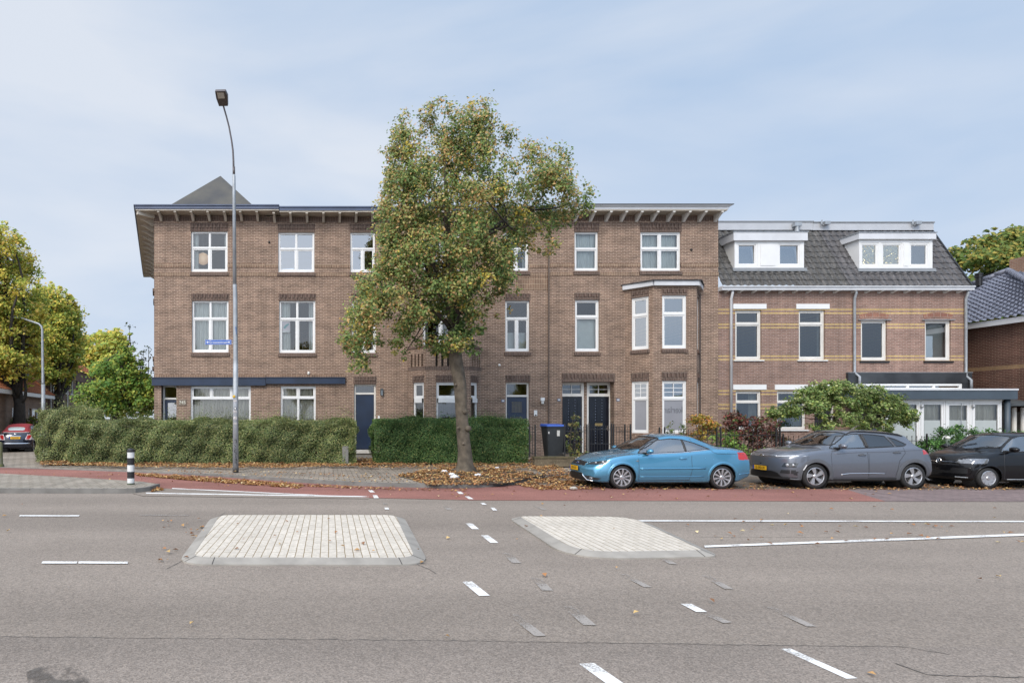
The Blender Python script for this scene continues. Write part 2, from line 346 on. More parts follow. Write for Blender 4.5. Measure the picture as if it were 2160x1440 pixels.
def leaves(name, pts, nrm, size, cols, mat, parent=None, aspect=.62, jit=.9, fold=.12, sizevar=.35, local=False):
    N = len(pts); pts = np.asarray(pts, float)
    n = np.asarray(nrm, float) + RNG.normal(0, jit, (N, 3)) * .6; n /= np.linalg.norm(n, axis=1, keepdims=True) + 1e-9
    t = RNG.normal(0, 1, (N, 3)); t -= n * (t * n).sum(1, keepdims=True); t /= np.linalg.norm(t, axis=1, keepdims=True) + 1e-9
    b = np.cross(n, t); s = (size * (1 + RNG.uniform(-sizevar, sizevar, N)))[:, None]
    v = np.stack([pts - t * s * .5, pts + b * s * aspect * .5 + n * s * fold, pts + t * s * .5, pts - b * s * aspect * .5 + n * s * fold], 1).reshape(-1, 3)
    me = bpy.data.meshes.new(name); me.vertices.add(4 * N); me.vertices.foreach_set('co', v.ravel())
    me.loops.add(4 * N); me.loops.foreach_set('vertex_index', np.arange(4 * N)); me.polygons.add(N)
    me.polygons.foreach_set('loop_start', np.arange(N) * 4); me.polygons.foreach_set('loop_total', np.full(N, 4))
    ca = me.color_attributes.new('Col', 'FLOAT_COLOR', 'POINT')
    c4 = np.concatenate([np.repeat(np.asarray(cols, float), 4, 0), np.ones((4 * N, 1))], 1); ca.data.foreach_set('color', c4.ravel())
    me.materials.append(mat); me.update(); me.validate()
    return link(name, me, parent, local)
def inpoly(px, py, poly):
    px = np.asarray(px); py = np.asarray(py); r = np.zeros(px.shape, bool); n = len(poly)
    for i in range(n):
        x0, y0 = poly[i]; x1, y1 = poly[(i + 1) % n]
        if y0 == y1: continue
        c = ((y0 > py) != (y1 > py)) & (px < (x1 - x0) * (py - y0) / (y1 - y0) + x0); r ^= c
    return r
def sheet(name, pts, z, mat, kind='structure', **k):
    mb = MB(); mb.add([(p[0], p[1], z if len(p) < 3 else p[2]) for p in pts], [list(range(len(pts)))])
    me = mb.mesh(name, mat, fix=False)
    if me.polygons[0].normal.z < 0: me.flip_normals()
    o = link(name, me); return tag(o, kind=kind, **k)
def pick(pal, wts, n):
    i = RNG.choice(len(pal), n, p=np.array(wts) / sum(wts)); return np.array(pal)[i] * RNG.uniform(.75, 1.25, (n, 1))
# shared materials
WHITE = M('white paint', (.71, .71, .70), .35, .05, 3)
CREAM = M('cream paint', (.66, .64, .60), .45, .10, 2)
BLUE = M('navy paint', (.013, .028, .064), .38, .35, 1.5)
BLUEF = M('weathered navy paint', (.075, .10, .17), .5, .35, 1.2)
BLACK = M('black paint', (.012, .012, .013), .4, .2, 5)
RUBBER = M('rubber', (.018, .018, .018), .75, .2, 8)
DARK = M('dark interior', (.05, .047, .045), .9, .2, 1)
CHROME = M('chrome', (.75, .75, .76), .15, .05, 4, metal=1)
STEEL = M('galvanised steel', (.36, .38, .40), .45, .22, 7, metal=.35, bump=.05)
GLASS = glassmat('window glass', refl=.32); GLASSC = glassmat('clear window glass', (.88, .92, .91), refl=.07); GLASSD = glassmat('dark window glass', (.5, .55, .55), .10)
CURT = M('net curtain', (.62, .64, .62), .9, .08, 3); CURTB = M('beige curtain', (.58, .53, .45), .9, .15, 3)
BRICK = brickmat('brown brick', (.248, .160, .117), (.145, .094, .073), (.405, .31, .235))
BRICKD = brickmat('dark soldier brick', (.135, .087, .070), (.085, .057, .048), (.20, .155, .125), bw=.21, bh=.075, soldier=True, stain=.3, off=0)
BRICKS = brickmat('brown soldier brick', (.235, .145, .10), (.15, .09, .066), (.35, .27, .19), bw=.21, bh=.075, soldier=True, off=0)
# ================================================================ buildings
D0 = 27.0
FR = Fr((0, D0), (1, 0))
def wnd(parent, fr, u0, u1, z0, z1, tz=(), cols=((),), sash=None, fw=.065, sw=.05, recess=.07, curtain=None, ctop=None, sill='brick', lintel=None, name='window', mat=None, glass=None, tilt=False):
    """frame mesh (part) > pane, curtain, sill (sub-parts); tz transom heights from the top, cols mullion u per row from the top"""
    mat = mat or WHITE; glass = glass or (GLASSC if curtain else GLASS)
    mb = MB(); pn = MB(); a, b = -recess - .075, -recess
    bb = [z1] + list(tz) + [z0]; sash = sash or [True] * len(cols)
    mb.fbox(fr, u0, u0 + fw, a, b, z0, z1); mb.fbox(fr, u1 - fw, u1, a, b, z0, z1)
    mb.fbox(fr, u0 + fw, u1 - fw, a, b, z1 - fw, z1); mb.fbox(fr, u0 + fw, u1 - fw, a, b + .012, z0, z0 + fw * 1.3)
    for z in tz: mb.fbox(fr, u0 + fw, u1 - fw, a, b + .004, z - fw * .55, z + fw * .55)
    for i, cs in enumerate(cols):
        zt = bb[i] - (fw if i == 0 else fw * .55); zb = bb[i + 1] + (fw * 1.3 if i == len(cols) - 1 else fw * .55)
        edges = [u0 + fw] + [x for c in cs for x in (c - fw * .5, c + fw * .5)] + [u1 - fw]
        for c in cs: mb.fbox(fr, c - fw * .5, c + fw * .5, a, b - .003, zb, zt)
        for k in range(0, len(edges), 2):
            l, r = edges[k], edges[k + 1]; s = sw if sash[i] else .018
            sa, sb = a + .01, b - .022
            mb.fbox(fr, l, l + s, sa, sb, zb, zt); mb.fbox(fr, r - s, r, sa, sb, zb, zt)
            mb.fbox(fr, l + s, r - s, sa, sb, zt - s, zt); mb.fbox(fr, l + s, r - s, sa, sb, zb, zb + s)
            w = a + .025; dz = .03 if tilt else 0
            pn.quad(fr.pt(l + s, w, zb + s), fr.pt(r - s, w, zb + s), fr.pt(r - s, w - dz, zt - s), fr.pt(l + s, w - dz, zt - s))
    f = mb.build(name, mat, parent, bevel=0)
    pn.build('pane', glass, f, fix=False)
    if sill == 'brick':
        s = MB(); s.fbox(fr, u0 - .05, u1 + .05, -recess, .06, z0 - .17, z0 - .005, z1b=z0 - .06); s.build('sill', BRICKD, f)
    elif sill == 'white':
        s = MB(); s.fbox(fr, u0 - .09, u1 + .09, -recess, .07, z0 - .07, z0 - .004, z1b=z0 - .025); s.build('sill', WHITE, f)
    elif sill == 'dark':
        s = MB(); s.fbox(fr, u0 - .07, u1 + .07, -recess, .06, z0 - .10, z0 - .004, z1b=z0 - .03); s.build('sill', BLACK, f)
    if curtain:
        m = {'n': CURT, 'b': CURTB, 's': CURT, 'w': CURT, 'l': CURT}[curtain[0]]
        def cloth(l, r, zb, zt):
            n = max(8, int((r - l) / .025)); vs = []; c = MB(); ph = random.random() * 6
            for i in range(n + 1):
                u = l + (r - l) * i / n; amp = .03 if curtain[0] != 'w' else .001
                w = a - .13 + amp * math.sin(u * 46 + ph + 1.5 * math.sin(u * 9 + ph)) + amp * .5 * math.sin(u * 21)
                vs += [fr.pt(u, w, zb), fr.pt(u + .012 * math.sin(u * 30), w - .01, zt)]
            c.add(vs, [(2 * i, 2 * i + 2, 2 * i + 3, 2 * i + 1) for i in range(n)])
            c.build('curtain', m, f, fix=False, smooth=False)
        zt = ctop or z1 - fw; wd = u1 - u0
        if curtain in ('n', 'b', 'w'): cloth(u0 + .03, u1 - .03, z0 + .05, zt)
        elif curtain == 's': cloth(u0 + .03, u0 + wd * .3, z0 + .05, zt); cloth(u1 - wd * .18, u1 - .03, z0 + .05, zt)
        elif curtain == 'l': cloth(u0 + .03, u0 + wd * .17, z0 + .05, zt); cloth(u1 - wd * .1, u1 - .03, z0 + .05, zt)
        elif curtain == 'bs': cloth(u0 + .03, u0 + wd * .25, z0 + .05, zt); cloth(u1 - wd * .35, u1 - .03, z0 + .05, zt)
    if lintel: lint(parent, fr, u0, u1, z1, lintel)
    return f
def lint(parent, fr, u0, u1, z1, h=.36):
    l = MB(); l.fbox(fr, u0 - .03, u1 + .03, -.09, .012, z1 + .003, z1 + h)
    n = max(3, int((u1 - u0) / .16)); du = (u1 - u0) / n
    for i in range(n):
        c = u0 + du * (i + .5); l.fbox(fr, c - du * .27, c + du * .27, .012, .045, z1 + h * .42, z1 + h - .03)
    l.fbox(fr, u0 - .03, u1 + .03, .012, .03, z1 + h - .03, z1 + h + .02)
    l.build('lintel', BRICKD, parent)
def pxw(px): return X(px, D0)
def pzw(py): return Z(py, D0)
def ww(parent, x0, x1, y0, y1, ty=(), cols=((),), **k):
    """facade window given in photo pixels on the main wall plane"""
    return wnd(parent, FR, pxw(x0), pxw(x1), pzw(y1), pzw(y0), [pzw(t) for t in ty], [[pxw(c) for c in cs] for cs in cols], **k)
def op(x0, x1, y0, y1): return (pxw(x0), pxw(x1), pzw(y1), pzw(y0))
def shell(parent, pts, z1, mat, floors=(3.6, 7.0)):
    """side and back walls, dark storeys inside, flat roof deck"""
    mb = MB()
    for i in range(len(pts) - 1):
        p, q = pts[i], pts[i + 1]; mb.quad((p[0], p[1], 0), (q[0], q[1], 0), (q[0], q[1], z1), (p[0], p[1], z1))
    mb.build('outer_wall', mat, parent, fix=False)
    fl = MB(); x = [p[0] for p in pts]; y = [p[1] for p in pts]
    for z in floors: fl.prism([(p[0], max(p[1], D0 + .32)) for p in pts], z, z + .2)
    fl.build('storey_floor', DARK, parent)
def door(parent, fr, u0, u1, z0, z1, ztr, recess=.12, style='plain', mat=None, fm=None):
    """frame part > pane; door leaf part > handle, letter_slot, studs"""
    fm = fm or CREAM; fw = .075; mb = MB(); a, b = -recess - .09, -recess
    mb.fbox(fr, u0, u0 + fw, a, b, z0, z1); mb.fbox(fr, u1 - fw, u1, a, b, z0, z1); mb.fbox(fr, u0 + fw, u1 - fw, a, b, z1 - fw, z1)
    mb.fbox(fr, u0 + fw, u1 - fw, a, b + .005, ztr - .04, ztr + .04)
    if style == 'stud':
        zb, zt = ztr + .04, z1 - fw; uc = (u0 + u1) / 2
        mb.fbox(fr, u0 + fw, u0 + fw + .05, a, b - .02, zb, zt); mb.fbox(fr, u1 - fw - .05, u1 - fw, a, b - .02, zb, zt)
        mb.fbox(fr, u0 + fw + .05, u1 - fw - .05, a, b - .02, zb, zb + .05); mb.fbox(fr, u0 + fw + .05, u1 - fw - .05, a, b - .02, zt - .05, zt)
        mb.fbox(fr, uc - .014, uc + .014, a + .01, b - .03, zb + .05, zt - .05)
        mb.fbox(fr, u0 + fw + .05, u1 - fw - .05, a + .01, b - .034, (zb + zt) / 2 - .014, (zb + zt) / 2 + .014)
    f = mb.build('door_frame', fm, parent)
    pn = MB(); w = a + .02; pn.quad(fr.pt(u0 + fw, w, ztr + .04), fr.pt(u1 - fw, w, ztr + .04), fr.pt(u1 - fw, w, z1 - fw), fr.pt(u0 + fw, w, z1 - fw)); pn.build('pane', GLASSD, f, fix=False)
    dm = MB(); l, r, zt = u0 + fw + .004, u1 - fw - .004, ztr - .045; c, e = a + .015, b - .03
    if style == 'plain':
        dm.fbox(fr, l, r, c, e, z0 + .02, zt)
        dl = dm.build('door', mat or BLUE, parent)
    elif style == 'glazed':
        dm.fbox(fr, l, l + .12, c, e, z0 + .02, zt); dm.fbox(fr, r - .12, r, c, e, z0 + .02, zt); dm.fbox(fr, l + .12, r - .12, c, e, zt - .14, zt); dm.fbox(fr, l + .12, r - .12, c, e, z0 + .02, z0 + .3)
        dl = dm.build('door', mat or BLUE, parent)
        pn = MB(); pn.quad(fr.pt(l + .12, c + .02, z0 + .3), fr.pt(r - .12, c + .02, z0 + .3), fr.pt(r - .12, c + .02, zt - .14), fr.pt(l + .12, c + .02, zt - .14)); pn.build('pane', GLASS, dl, fix=False)
    elif style == 'grille':
        dm.fbox(fr, l, r, c, e, z0 + .02, zt)
        for (za, zb) in ((zt - .72, zt - .18), (zt - 1.5, zt - .86)):
            for (p, q, s, t_) in ((l + .18, r - .18, za, za + .03), (l + .18, r - .18, zb - .03, zb), (l + .18, l + .21, za + .03, zb - .03), (r - .21, r - .18, za + .03, zb - .03)): dm.fbox(fr, p, q, e, e + .02, s, t_)
        dl = dm.build('door', mat or BLUE, parent)
        gr = MB()
        for (za, zb) in ((zt - .69, zt - .21), (zt - 1.47, zt - .89)):
            for i in range(9):
                z = za + (zb - za) * (i + .5) / 9; gr.fbox(fr, l + .22, r - .22, e, e + .012, z - .008, z + .008)
            for i in range(7):
                u = l + .22 + (r - l - .44) * (i + .5) / 7; gr.fbox(fr, u - .006, u + .006, e, e + .009, za, zb)
        gr.build('door_grille', M('dull brass grille', (.16, .15, .12), .5, .2, 9, metal=.5), dl)
    else:
        dm.fbox(fr, l, r, c, e, z0 + .02, zt); uc = (l + r) / 2; h = zt - z0
        for (p, q, s, t_) in ((l + .05, l + .2, .1, .42), (r - .2, r - .05, .1, .42), (l + .05, l + .2, .52, .92), (r - .2, r - .05, .52, .92)): dm.fbox(fr, p, q, e, e + .015, z0 + h * s, z0 + h * t_)
        dm.fbox(fr, uc - .09, uc + .09, e, e + .02, z0 + h * .56, z0 + h * .82)
        st = dm; st.m = 1
        for s_ in (-1, 1):
            for i in range(16):
                if i in (8,): continue
                z = z0 + h * (.12 + .82 * (1 - i / 16)); st.ball(fr.pt(uc + s_ * .145, e + .012, z), .026, .018, .026, 8, 5)
        dl = dm.build('door', [mat or M('black navy gloss', (.006, .008, .015), .2, .3, 3), M('blued studs', (.10, .12, .17), .3, .2, 9, metal=.4)], parent)
        ls = MB(); ls.fbox(fr, uc - .17, uc + .17, e, e + .022, z0 + h * .475, z0 + h * .525); ls.build('letter_slot', M('brass', (.42, .30, .13), .35, .2, 6, metal=.8), dl)
    k = MB(); k.fbox(fr, r - .085, r - .045, e, e + .03, z0 + .98, z0 + 1.2); k.tube([fr.pt(r - .065, e + .02, z0 + 1.08), fr.pt(r - .065, e + .07, z0 + 1.08), fr.pt(r - .17, e + .07, z0 + 1.08)], .011); k.build('door_handle', STEEL if style == 'plain' else CHROME, dl)
    return dl
def bracket(parent, fr, u, ztop, e=.58, h=.30, t=.1, mat=None):
    mb = MB(); n = 7; vs = []
    prof = [(0, 0), (e, 0), (e, -.06)] + [(e * (1 - i / n) + .1 * i / n, -.06 - (h - .06) * (i / n) ** 1.4) for i in range(1, n + 1)] + [(0, -h)]
    k = len(prof)
    for uu in (u - t / 2, u + t / 2): vs += [fr.pt(uu, w, ztop + z) for w, z in prof]
    mb.add(vs, [list(range(k)), list(range(2 * k - 1, k - 1, -1))] + [(i, (i + 1) % k, k + (i + 1) % k, k + i) for i in range(k)])
    return mb.build('eave_bracket', mat, parent)
def band(parent, u0, u1, y0, y1, gaps=(), mat=None, fr=FR, proud=.022):
    us = [u0]
    for g in gaps: us += [g[0], g[1]]
    us.append(u1)
    for i in range(0, len(us), 2):
        if us[i + 1] > us[i]: mb = MB(); mb.fbox(fr, us[i], us[i + 1], -.05, proud, pzw(y1), pzw(y0)); mb.build('brick_band', mat or BRICKS, parent)
SOFF = M('cream soffit', (.50, .45, .38), .6, .22, 2.5)
ROOFFELT = M('roof felt', (.06, .06, .062), .9, .35, 1.2, bump=.2)
ZSOF, ZTOP = 10.80, 11.04; EF = 26.38
# ---------------------------------------------------------------- corner house
uL, uC, uM, uR = pxw(325), pxw(560), pxw(1160), pxw(1515)
h1 = thing('corner_house', 'brown brick corner house with navy eaves and a grey pyramid roof', 'house', (pxw(440), 32, 0))
mb = MB(); wall(mb, FR, uL, uC, 0, ZSOF, [op(403, 480, 488, 573), op(405, 482, 634, 743), op(402, 529, 812, 915), op(340, 372, 812, 950)], depth=.16)
mb.build('wall', BRICK, h1, fix=False)
dS = Vector((-.267, .964)).normalized(); far = Vector((uL, D0)) + dS * 12.3
shell(h1, [(uC, D0), (uC, 38), (far.x, far.y), (uL, D0)], ZSOF, BRICK, (3.75, 7.15))
ww(h1, 403, 480, 488, 573, [522], [[442], [442]], sash=[False, True], curtain='l', lintel=.34)
ww(h1, 405, 482, 634, 743, [671], [[443.5], [443.5]], sash=[False, True], curtain='n', lintel=.28)
ww(h1, 402, 529, 814, 915, [840], [[445.5, 488], []], sash=[True, False], curtain='b', sill='brick')
door(h1, FR, pxw(340), pxw(378), .35, pzw(812), pzw(840), style='glazed', recess=.3)
band(h1, uL, uC, 556, 564, [(pxw(403), pxw(480))]); band(h1, uL, uC, 574.5, 582.5, [(pxw(401), pxw(482))])
band(h1, uL, uC, 790, 796.5); band(h1, uL, uC, 455, 466, mat=BRICKD, proud=.015)
# fascia boards over the shop front
mb = MB(); mb.fbox(FR, uL - .06, uC + .02, 0, .16, pzw(813), pzw(797.5)); mb.fbox(FR, uL - .09, uC + .03, 0, .2, pzw(797.5), pzw(796)); mb.build('fascia_board', BLUE, h1)
# eaves: soffit slab on the street and along the side street
A = Vector((-8.34, EF)); Bk = A + dS * 13.2
eb = X(588, EF)
mb = MB(); mb.prism([(A.x, A.y), (eb, EF), (eb, D0 + 1), (Bk.x + 1.2, Bk.y), (Bk.x, Bk.y)], ZSOF, ZSOF + .05); mb.build('soffit', SOFF, h1)
mb = MB(); mb.prism([(A.x - .03, A.y - .03), (eb, EF - .03), (eb, 37), (Bk.x + .9, Bk.y + .05), (Bk.x - .03, Bk.y + .05)], ZSOF + .06, ZTOP - .05)
mb.prism([(A.x - .07, A.y - .07), (eb + .02, EF - .07), (eb + .02, 37), (Bk.x + .9, Bk.y + .09), (Bk.x - .07, Bk.y + .09)], ZTOP - .05, ZTOP); mb.build('eave_fascia', BLUEF, h1)
for px in (333, 368, 402, 437, 472, 506, 541): bracket(h1, FR, X(px, EF), ZSOF, mat=SOFF)
frS = Fr((far.x, far.y), (-dS.x, -dS.y))
for i in range(13): bracket(h1, frS, .5 + i * .93, ZSOF, e=.6, mat=SOFF)
mb = MB(); bm0 = Fr((uL, D0), (-.9, -.62)); mb.fbox(Fr((uL, D0), (-.71, -.71)), 0, .8, -.06, .06, ZSOF - .16, ZSOF - .002); mb.build('eave_bracket', SOFF, h1)
for (y, z0, z1) in ((31, 8.1, 8.25), (31.2, 4.75, 4.9), (34, 4.75, 4.9), (33.8, 8.1, 8.25), (29.2, 4.1, 4.25)):
    c = Vector((uL, D0)) + dS * (y - D0); mb = MB(); q = Fr((c.x, c.y), (-dS.x, -dS.y)); mb.fbox(q, -.6, .6, -.05, .1, z0, z1); mb.build('side_sill', BRICKD, h1)
apx, apD = X(465, 31), 31.0; apz = Z(371, 31)
zb = 11.3; cs = [(apx - 2.77, 28.6), (apx + 2.47, 28.6), (apx + 2.47, 33.6), (apx - 2.77, 33.6)]
ub = MB(); ub.prism(cs, ZTOP + .003, zb - .01); ub.build('roof_upstand', ROOFFELT, h1); mb = MB()
mb.add([(*c, zb) for c in cs] + [(apx, apD, apz)], [(0, 1, 4), (1, 2, 4), (2, 3, 4), (3, 0, 4)])
mb.build('pyramid_roof', M('weathered slate felt', (.058, .059, .062), .9, .3, .8, hue=(.095, .09, .078), bump=.15), h1)
pl = MB(); pl.fbox(FR, pxw(377), pxw(393), 0, .025, pzw(855), pzw(842)); np_ = pl.build('house_number_plate', M('number stone', (.19, .15, .115), .8, .2, 9)); tag(np_, 'house number 345 in pale numerals on brick beside the corner door', 'house number')
text('numerals', '345', .20, M('cream numeral', (.7, .68, .58), .6), np_, (pxw(385), D0 - .03, pzw(848.6)))
# ---------------------------------------------------------------- middle house
h2 = thing('terrace_house', 'brown brick house behind the big tree with navy doors and a balcony bay', 'house', (pxw(860), 32, 0))
mwin = [(587, 663, 490, 574), (739, 791, 490, 574), (589, 665, 634, 744), (742, 793, 634, 744), (592, 666, 814, 905), (747, 793, 810, 950), (1062, 1115, 490, 571), (1066, 1117, 634, 741), (1067, 1117, 806, 940), (892, 970, 490, 572), (892, 968, 634, 765)]
bayL = (pxw(861), pxw(1015))
mb = MB(); wall(mb, FR, uC + .003, uM, 0, ZSOF - .06, [op(*m) for m in mwin] + [(bayL[0] + .3, bayL[1] - .3, .3, 3.3)], depth=.16); mb.build('wall', BRICK, h2, fix=False)
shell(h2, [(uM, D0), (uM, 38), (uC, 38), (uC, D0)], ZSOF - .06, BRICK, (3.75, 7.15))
ww(h2, 587, 663, 490, 574, [524], [[625], [625]], sash=[False, True], curtain=None, lintel=.34)
ww(h2, 739, 791, 490, 574, [524], [[], [765]], sash=[False, True], lintel=.34)
w13 = ww(h2, 589, 665, 634, 744, [672], [[627], [627]], sash=[False, True], curtain='s', lintel=.28)
ww(h2, 742, 793, 634, 744, [672], [[], [768]], sash=[False, True], curtain='s', lintel=.28)
ww(h2, 592, 666, 814, 905, [839], [[629], [629]], sash=[True, False], curtain='b')
ww(h2, 892, 970, 490, 572, [524], [[931], [931]], sash=[False, True], lintel=.34)
ww(h2, 1062, 1115, 490, 571, [524], [[], [1089]], sash=[False, True], curtain='s', lintel=.34)
ww(h2, 1066, 1117, 634, 741, [671], [[], [1091]], sash=[False, True], curtain='w', ctop=pzw(700), lintel=.28)
ww(h2, 892, 968, 634, 765, [668], [[930], [930]], sash=[False, True], curtain='l', sill=None)
door(h2, FR, pxw(747), pxw(793), pzw(948), pzw(810), pzw(829.5)); lint(h2, FR, pxw(747), pxw(793), pzw(809), .30)
door(h2, FR, pxw(1067), pxw(1117), .35, pzw(806), pzw(834.5), style='grille'); lint(h2, FR, pxw(1067), pxw(1117), pzw(805), .28)
gaps = sorted([(pxw(a), pxw(b)) for a, b in ((587, 663), (739, 791), (892, 970), (1062, 1115))])
band(h2, uC + .01, uM, 557.5, 565, gaps); band(h2, uC + .01, uM, 575.5, 583, [(a - .05, b + .05) for a, b in gaps]); band(h2, uC + .01, uM, 458, 469, mat=BRICKD, proud=.015)
band(h2, pxw(1088), uM - .1, 583.5, 612, mat=BRICKS, proud=.01)
band(h2, uC + .01, pxw(728), 790, 796, proud=.018)
mb = MB(); mb.fbox(FR, uC + .035, pxw(728), 0, .15, pzw(809.5), pzw(797)); mb.fbox(FR, uC + .035, pxw(729), 0, .18, pzw(797), pzw(795.5)); mb.build('fascia_board', BLUE, h2)
er = X(1172, EF)
mb = MB(); mb.box(eb + .03, er, EF + .02, D0 + 1, ZSOF - .06, ZSOF - .01); mb.build('soffit', SOFF, h2)
mb = MB(); mb.box(eb + .03, er, EF - .01, 37, ZSOF, ZTOP - .12); mb.box(eb + .03, er, EF - .05, 37, ZTOP - .12, ZTOP - .07); mb.build('eave_fascia', BLUEF, h2)
for i in range(17): bracket(h2, FR, X(577 + 35 * i, EF), ZSOF - .06, mat=SOFF)
mb = MB(); mb.box(pxw(745), pxw(795), 26.5, D0 - .02, .12, pzw(948) - .13); mb.build('door_step', M('step stone', (.30, .29, .27), .8, .2, 6), h2)
mb = MB(); mb.box(pxw(744), pxw(796), 26.45, D0 - .02, pzw(948) - .128, pzw(948)); mb.build('door_step', CREAM, h2)
# angled bay with brick balcony parapet
def facets(uL_, uR_, p, inset):
    a, b, c, d = (uL_, D0), (uL_ + inset, D0 - p), (uR_ - inset, D0 - p), (uR_, D0)
    return [(Fr(a, (b[0] - a[0], b[1] - a[1])), math.dist(a, b)), (Fr(b, (1, 0)), c[0] - b[0]), (Fr(c, (d[0] - c[0], d[1] - c[1])), math.dist(c, d))], [a, b, c, d]
fc, bp_ = facets(bayL[0], bayL[1], .7, .66)
DB = D0 - .7; zbt = Z(733, DB)
mb = MB(); zw0, zw1 = .9, Z(806, DB); zs0, zs1 = Z(772, DB), Z(745, DB)
opsF = [[(.28, .86, zw0, zw1)] + [(.16 + i * .19, .24 + i * .19, zs0, zs1) for i in range(4)],
        [(.46, fc[1][1] - .46, zw0, zw1)] + [(.42 + i * .25, .53 + i * .25, zs0, zs1) for i in range(5)],
        [(.1, .66, zw0, zw1)] + [(.2 + i * .19, .28 + i * .19, zs0, zs1) for i in range(4)]]
for (f, l), o in zip(fc, opsF): wall(mb, f, 0, l, 0, zbt, o, depth=.13)
mb.build('bay_wall', BRICK, h2, fix=False)
mb = MB()
for f, l in fc: mb.fbox(f, -.02, l + .02, -.2, .05, zbt, zbt + .09); mb.fbox(f, 0, l, -.02, .014, zs0 - .16, zs0 - .01)
mb.build('bay_coping', BRICKD, h2)
mb = MB()
for f, l in fc: mb.quad(f.pt(.02, -.135, zs0 - .1), f.pt(l - .02, -.135, zs0 - .1), f.pt(l - .02, -.135, zbt), f.pt(.02, -.135, zbt))  # dark sheets behind the parapet slots; their colour stands in for shade
mb.prism([(p[0], p[1] + .05) for p in bp_], zs0 - .3, zs0 - .2); mb.build('balcony_floor_and_backing', DARK, h2, fix=False)
for (f, l), (a, b, c, d), cc in zip(fc, [o[0] for o in opsF], ([], [], [])):
    zt = Z(838, DB); wn_ = wnd(h2, f, a, b, c, d, [zt], [[], []], sash=[True, False], recess=.05, sill='brick', lintel=.28, glass=GLASSD)
    s = MB(); s.fbox(f, a + .08, b - .08, -.05, .03, zt - .22, zt - .03); s.build('shutter_box', WHITE, wn_)
    s = MB(); s.fbox(f, a + .05, a + .08, -.05, .025, zt - .215, zt - .035); s.fbox(f, b - .08, b - .05, -.05, .025, zt - .215, zt - .035); s.build('shutter_end', BLACK, wn_)
# poster in the first-floor window
mb = MB(); u0, u1, z0, z1 = pxw(595), pxw(611.5), pzw(700), pzw(677); mb.fbox(FR, u0, u1, -.142, -.139, z0, z1)
po = mb.build('poster', M('pale pink paper', (.75, .66, .70), .7, .08, 3)); tag(po, 'pale pink poster with a teal shape taped inside the first-floor window', 'poster')
mb = MB(); mb.add([FR.pt(u0 + .05, -.136, z0 + .2), FR.pt(u0 + .12, -.136, z0 + .16), FR.pt(u0 + .29, -.136, z0 + .34), FR.pt(u0 + .3, -.136, z0 + .4), FR.pt(u0 + .2, -.136, z0 + .37), FR.pt(u0 + .1, -.136, z0 + .29)], [(0, 1, 2, 3, 4, 5)]); mb.build('printed_shape', M('teal print', (.16, .42, .45), .6), po, fix=False)
mb = MB(); mb.fbox(FR, u0 + .01, u1 - .01, -.139, -.136, z0 + .01, z0 + .07); mb.build('printed_strip', M('white print', (.8, .8, .8), .6), po)
# paper lantern upstairs
mb = MB(); mb.ball((pxw(421) , D0 + .75, Z(546, D0 + .75)), .27, .27, .27, 20, 12); ln = mb.build('paper_lantern', M('lantern paper', (.85, .66, .48), .8, .05), smooth=True); tag(ln, 'round paper lantern hanging inside the top-floor corner window', 'lamp')
ln.data.materials[0].node_tree.nodes['Principled BSDF'].inputs['Emission Color'].default_value = (1, .62, .36, 1); ln.data.materials[0].node_tree.nodes['Principled BSDF'].inputs['Emission Strength'].default_value = .35
mb = MB(); mb.tube([(pxw(421), D0 + .75, Z(546, D0 + .75) + .27), (pxw(421), D0 + .75, 10.6)], .006, 5); mb.build('lamp_cord', WHITE, ln)
# ---------------------------------------------------------------- white-eaved house
h3 = thing('terrace_house', 'brown brick house with white eaves, twin front doors and a two-storey bay', 'house', (pxw(1340), 32, 0))
b2 = (pxw(1319), pxw(1475.5)); por = (pxw(1186), pxw(1296))
mb = MB(); wall(mb, FR, uM + .003, uR, 0, ZSOF, [op(1212, 1262, 489, 571), op(1351, 1436, 489, 571), op(1213, 1264, 632, 741), (b2[0] + .3, b2[1] - .3, .3, 7.4), (por[0], por[1], 0, pzw(805))], depth=.16)
frP = Fr((0, D0 + .42), (1, 0)); zpt = pzw(805)
uP = [X(1181, D0 + .42), X(1231.5, D0 + .42), X(1238, D0 + .42), X(1288.5, D0 + .42)]
for (a, b) in ((por[0] - .1, uP[0]), (uP[1], uP[2]), (uP[3], por[1] + .05)): mb.quad(frP.pt(a, 0, 0), frP.pt(b, 0, 0), frP.pt(b, 0, zpt + .1), frP.pt(a, 0, zpt + .1))
mb.quad((por[0], D0 + .15, 0), (por[0], D0 + .6, 0), (por[0], D0 + .6, zpt), (por[0], D0 + .15, zpt)); mb.quad((por[1], D0 + .15, 0), (por[1], D0 + .6, 0), (por[1], D0 + .6, zpt), (por[1], D0 + .15, zpt))
mb.quad((por[0], D0 + .15, zpt), (por[1], D0 + .15, zpt), (por[1], D0 + .6, zpt), (por[0], D0 + .6, zpt)); mb.quad((por[0], D0 + .5, zpt), (por[1], D0 + .5, zpt), (por[1], D0 + .5, zpt + .4), (por[0], D0 + .5, zpt + .4))
mb.build('wall', BRICK, h3, fix=False)
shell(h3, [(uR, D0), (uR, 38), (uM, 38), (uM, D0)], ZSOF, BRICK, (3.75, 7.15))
door(h3, frP, uP[0], uP[1], .3, Z(805, D0 + .42) - .02, Z(834, D0 + .42), recess=.0, style='stud'); door(h3, frP, uP[2], uP[3], .3, Z(805, D0 + .42) - .02, Z(834, D0 + .42), recess=.0, style='stud')
lint(h3, FR, por[0], por[1], zpt, .36)
mb = MB(); mb.box(por[0], por[1], D0 - .5, D0 + .44, .1, .3); mb.build('door_step', M('step stone', (.3, .29, .27)), h3)
ww(h3, 1212, 1262, 489, 571, [524], [[], []], sash=[False, True], curtain='n', lintel=.36)
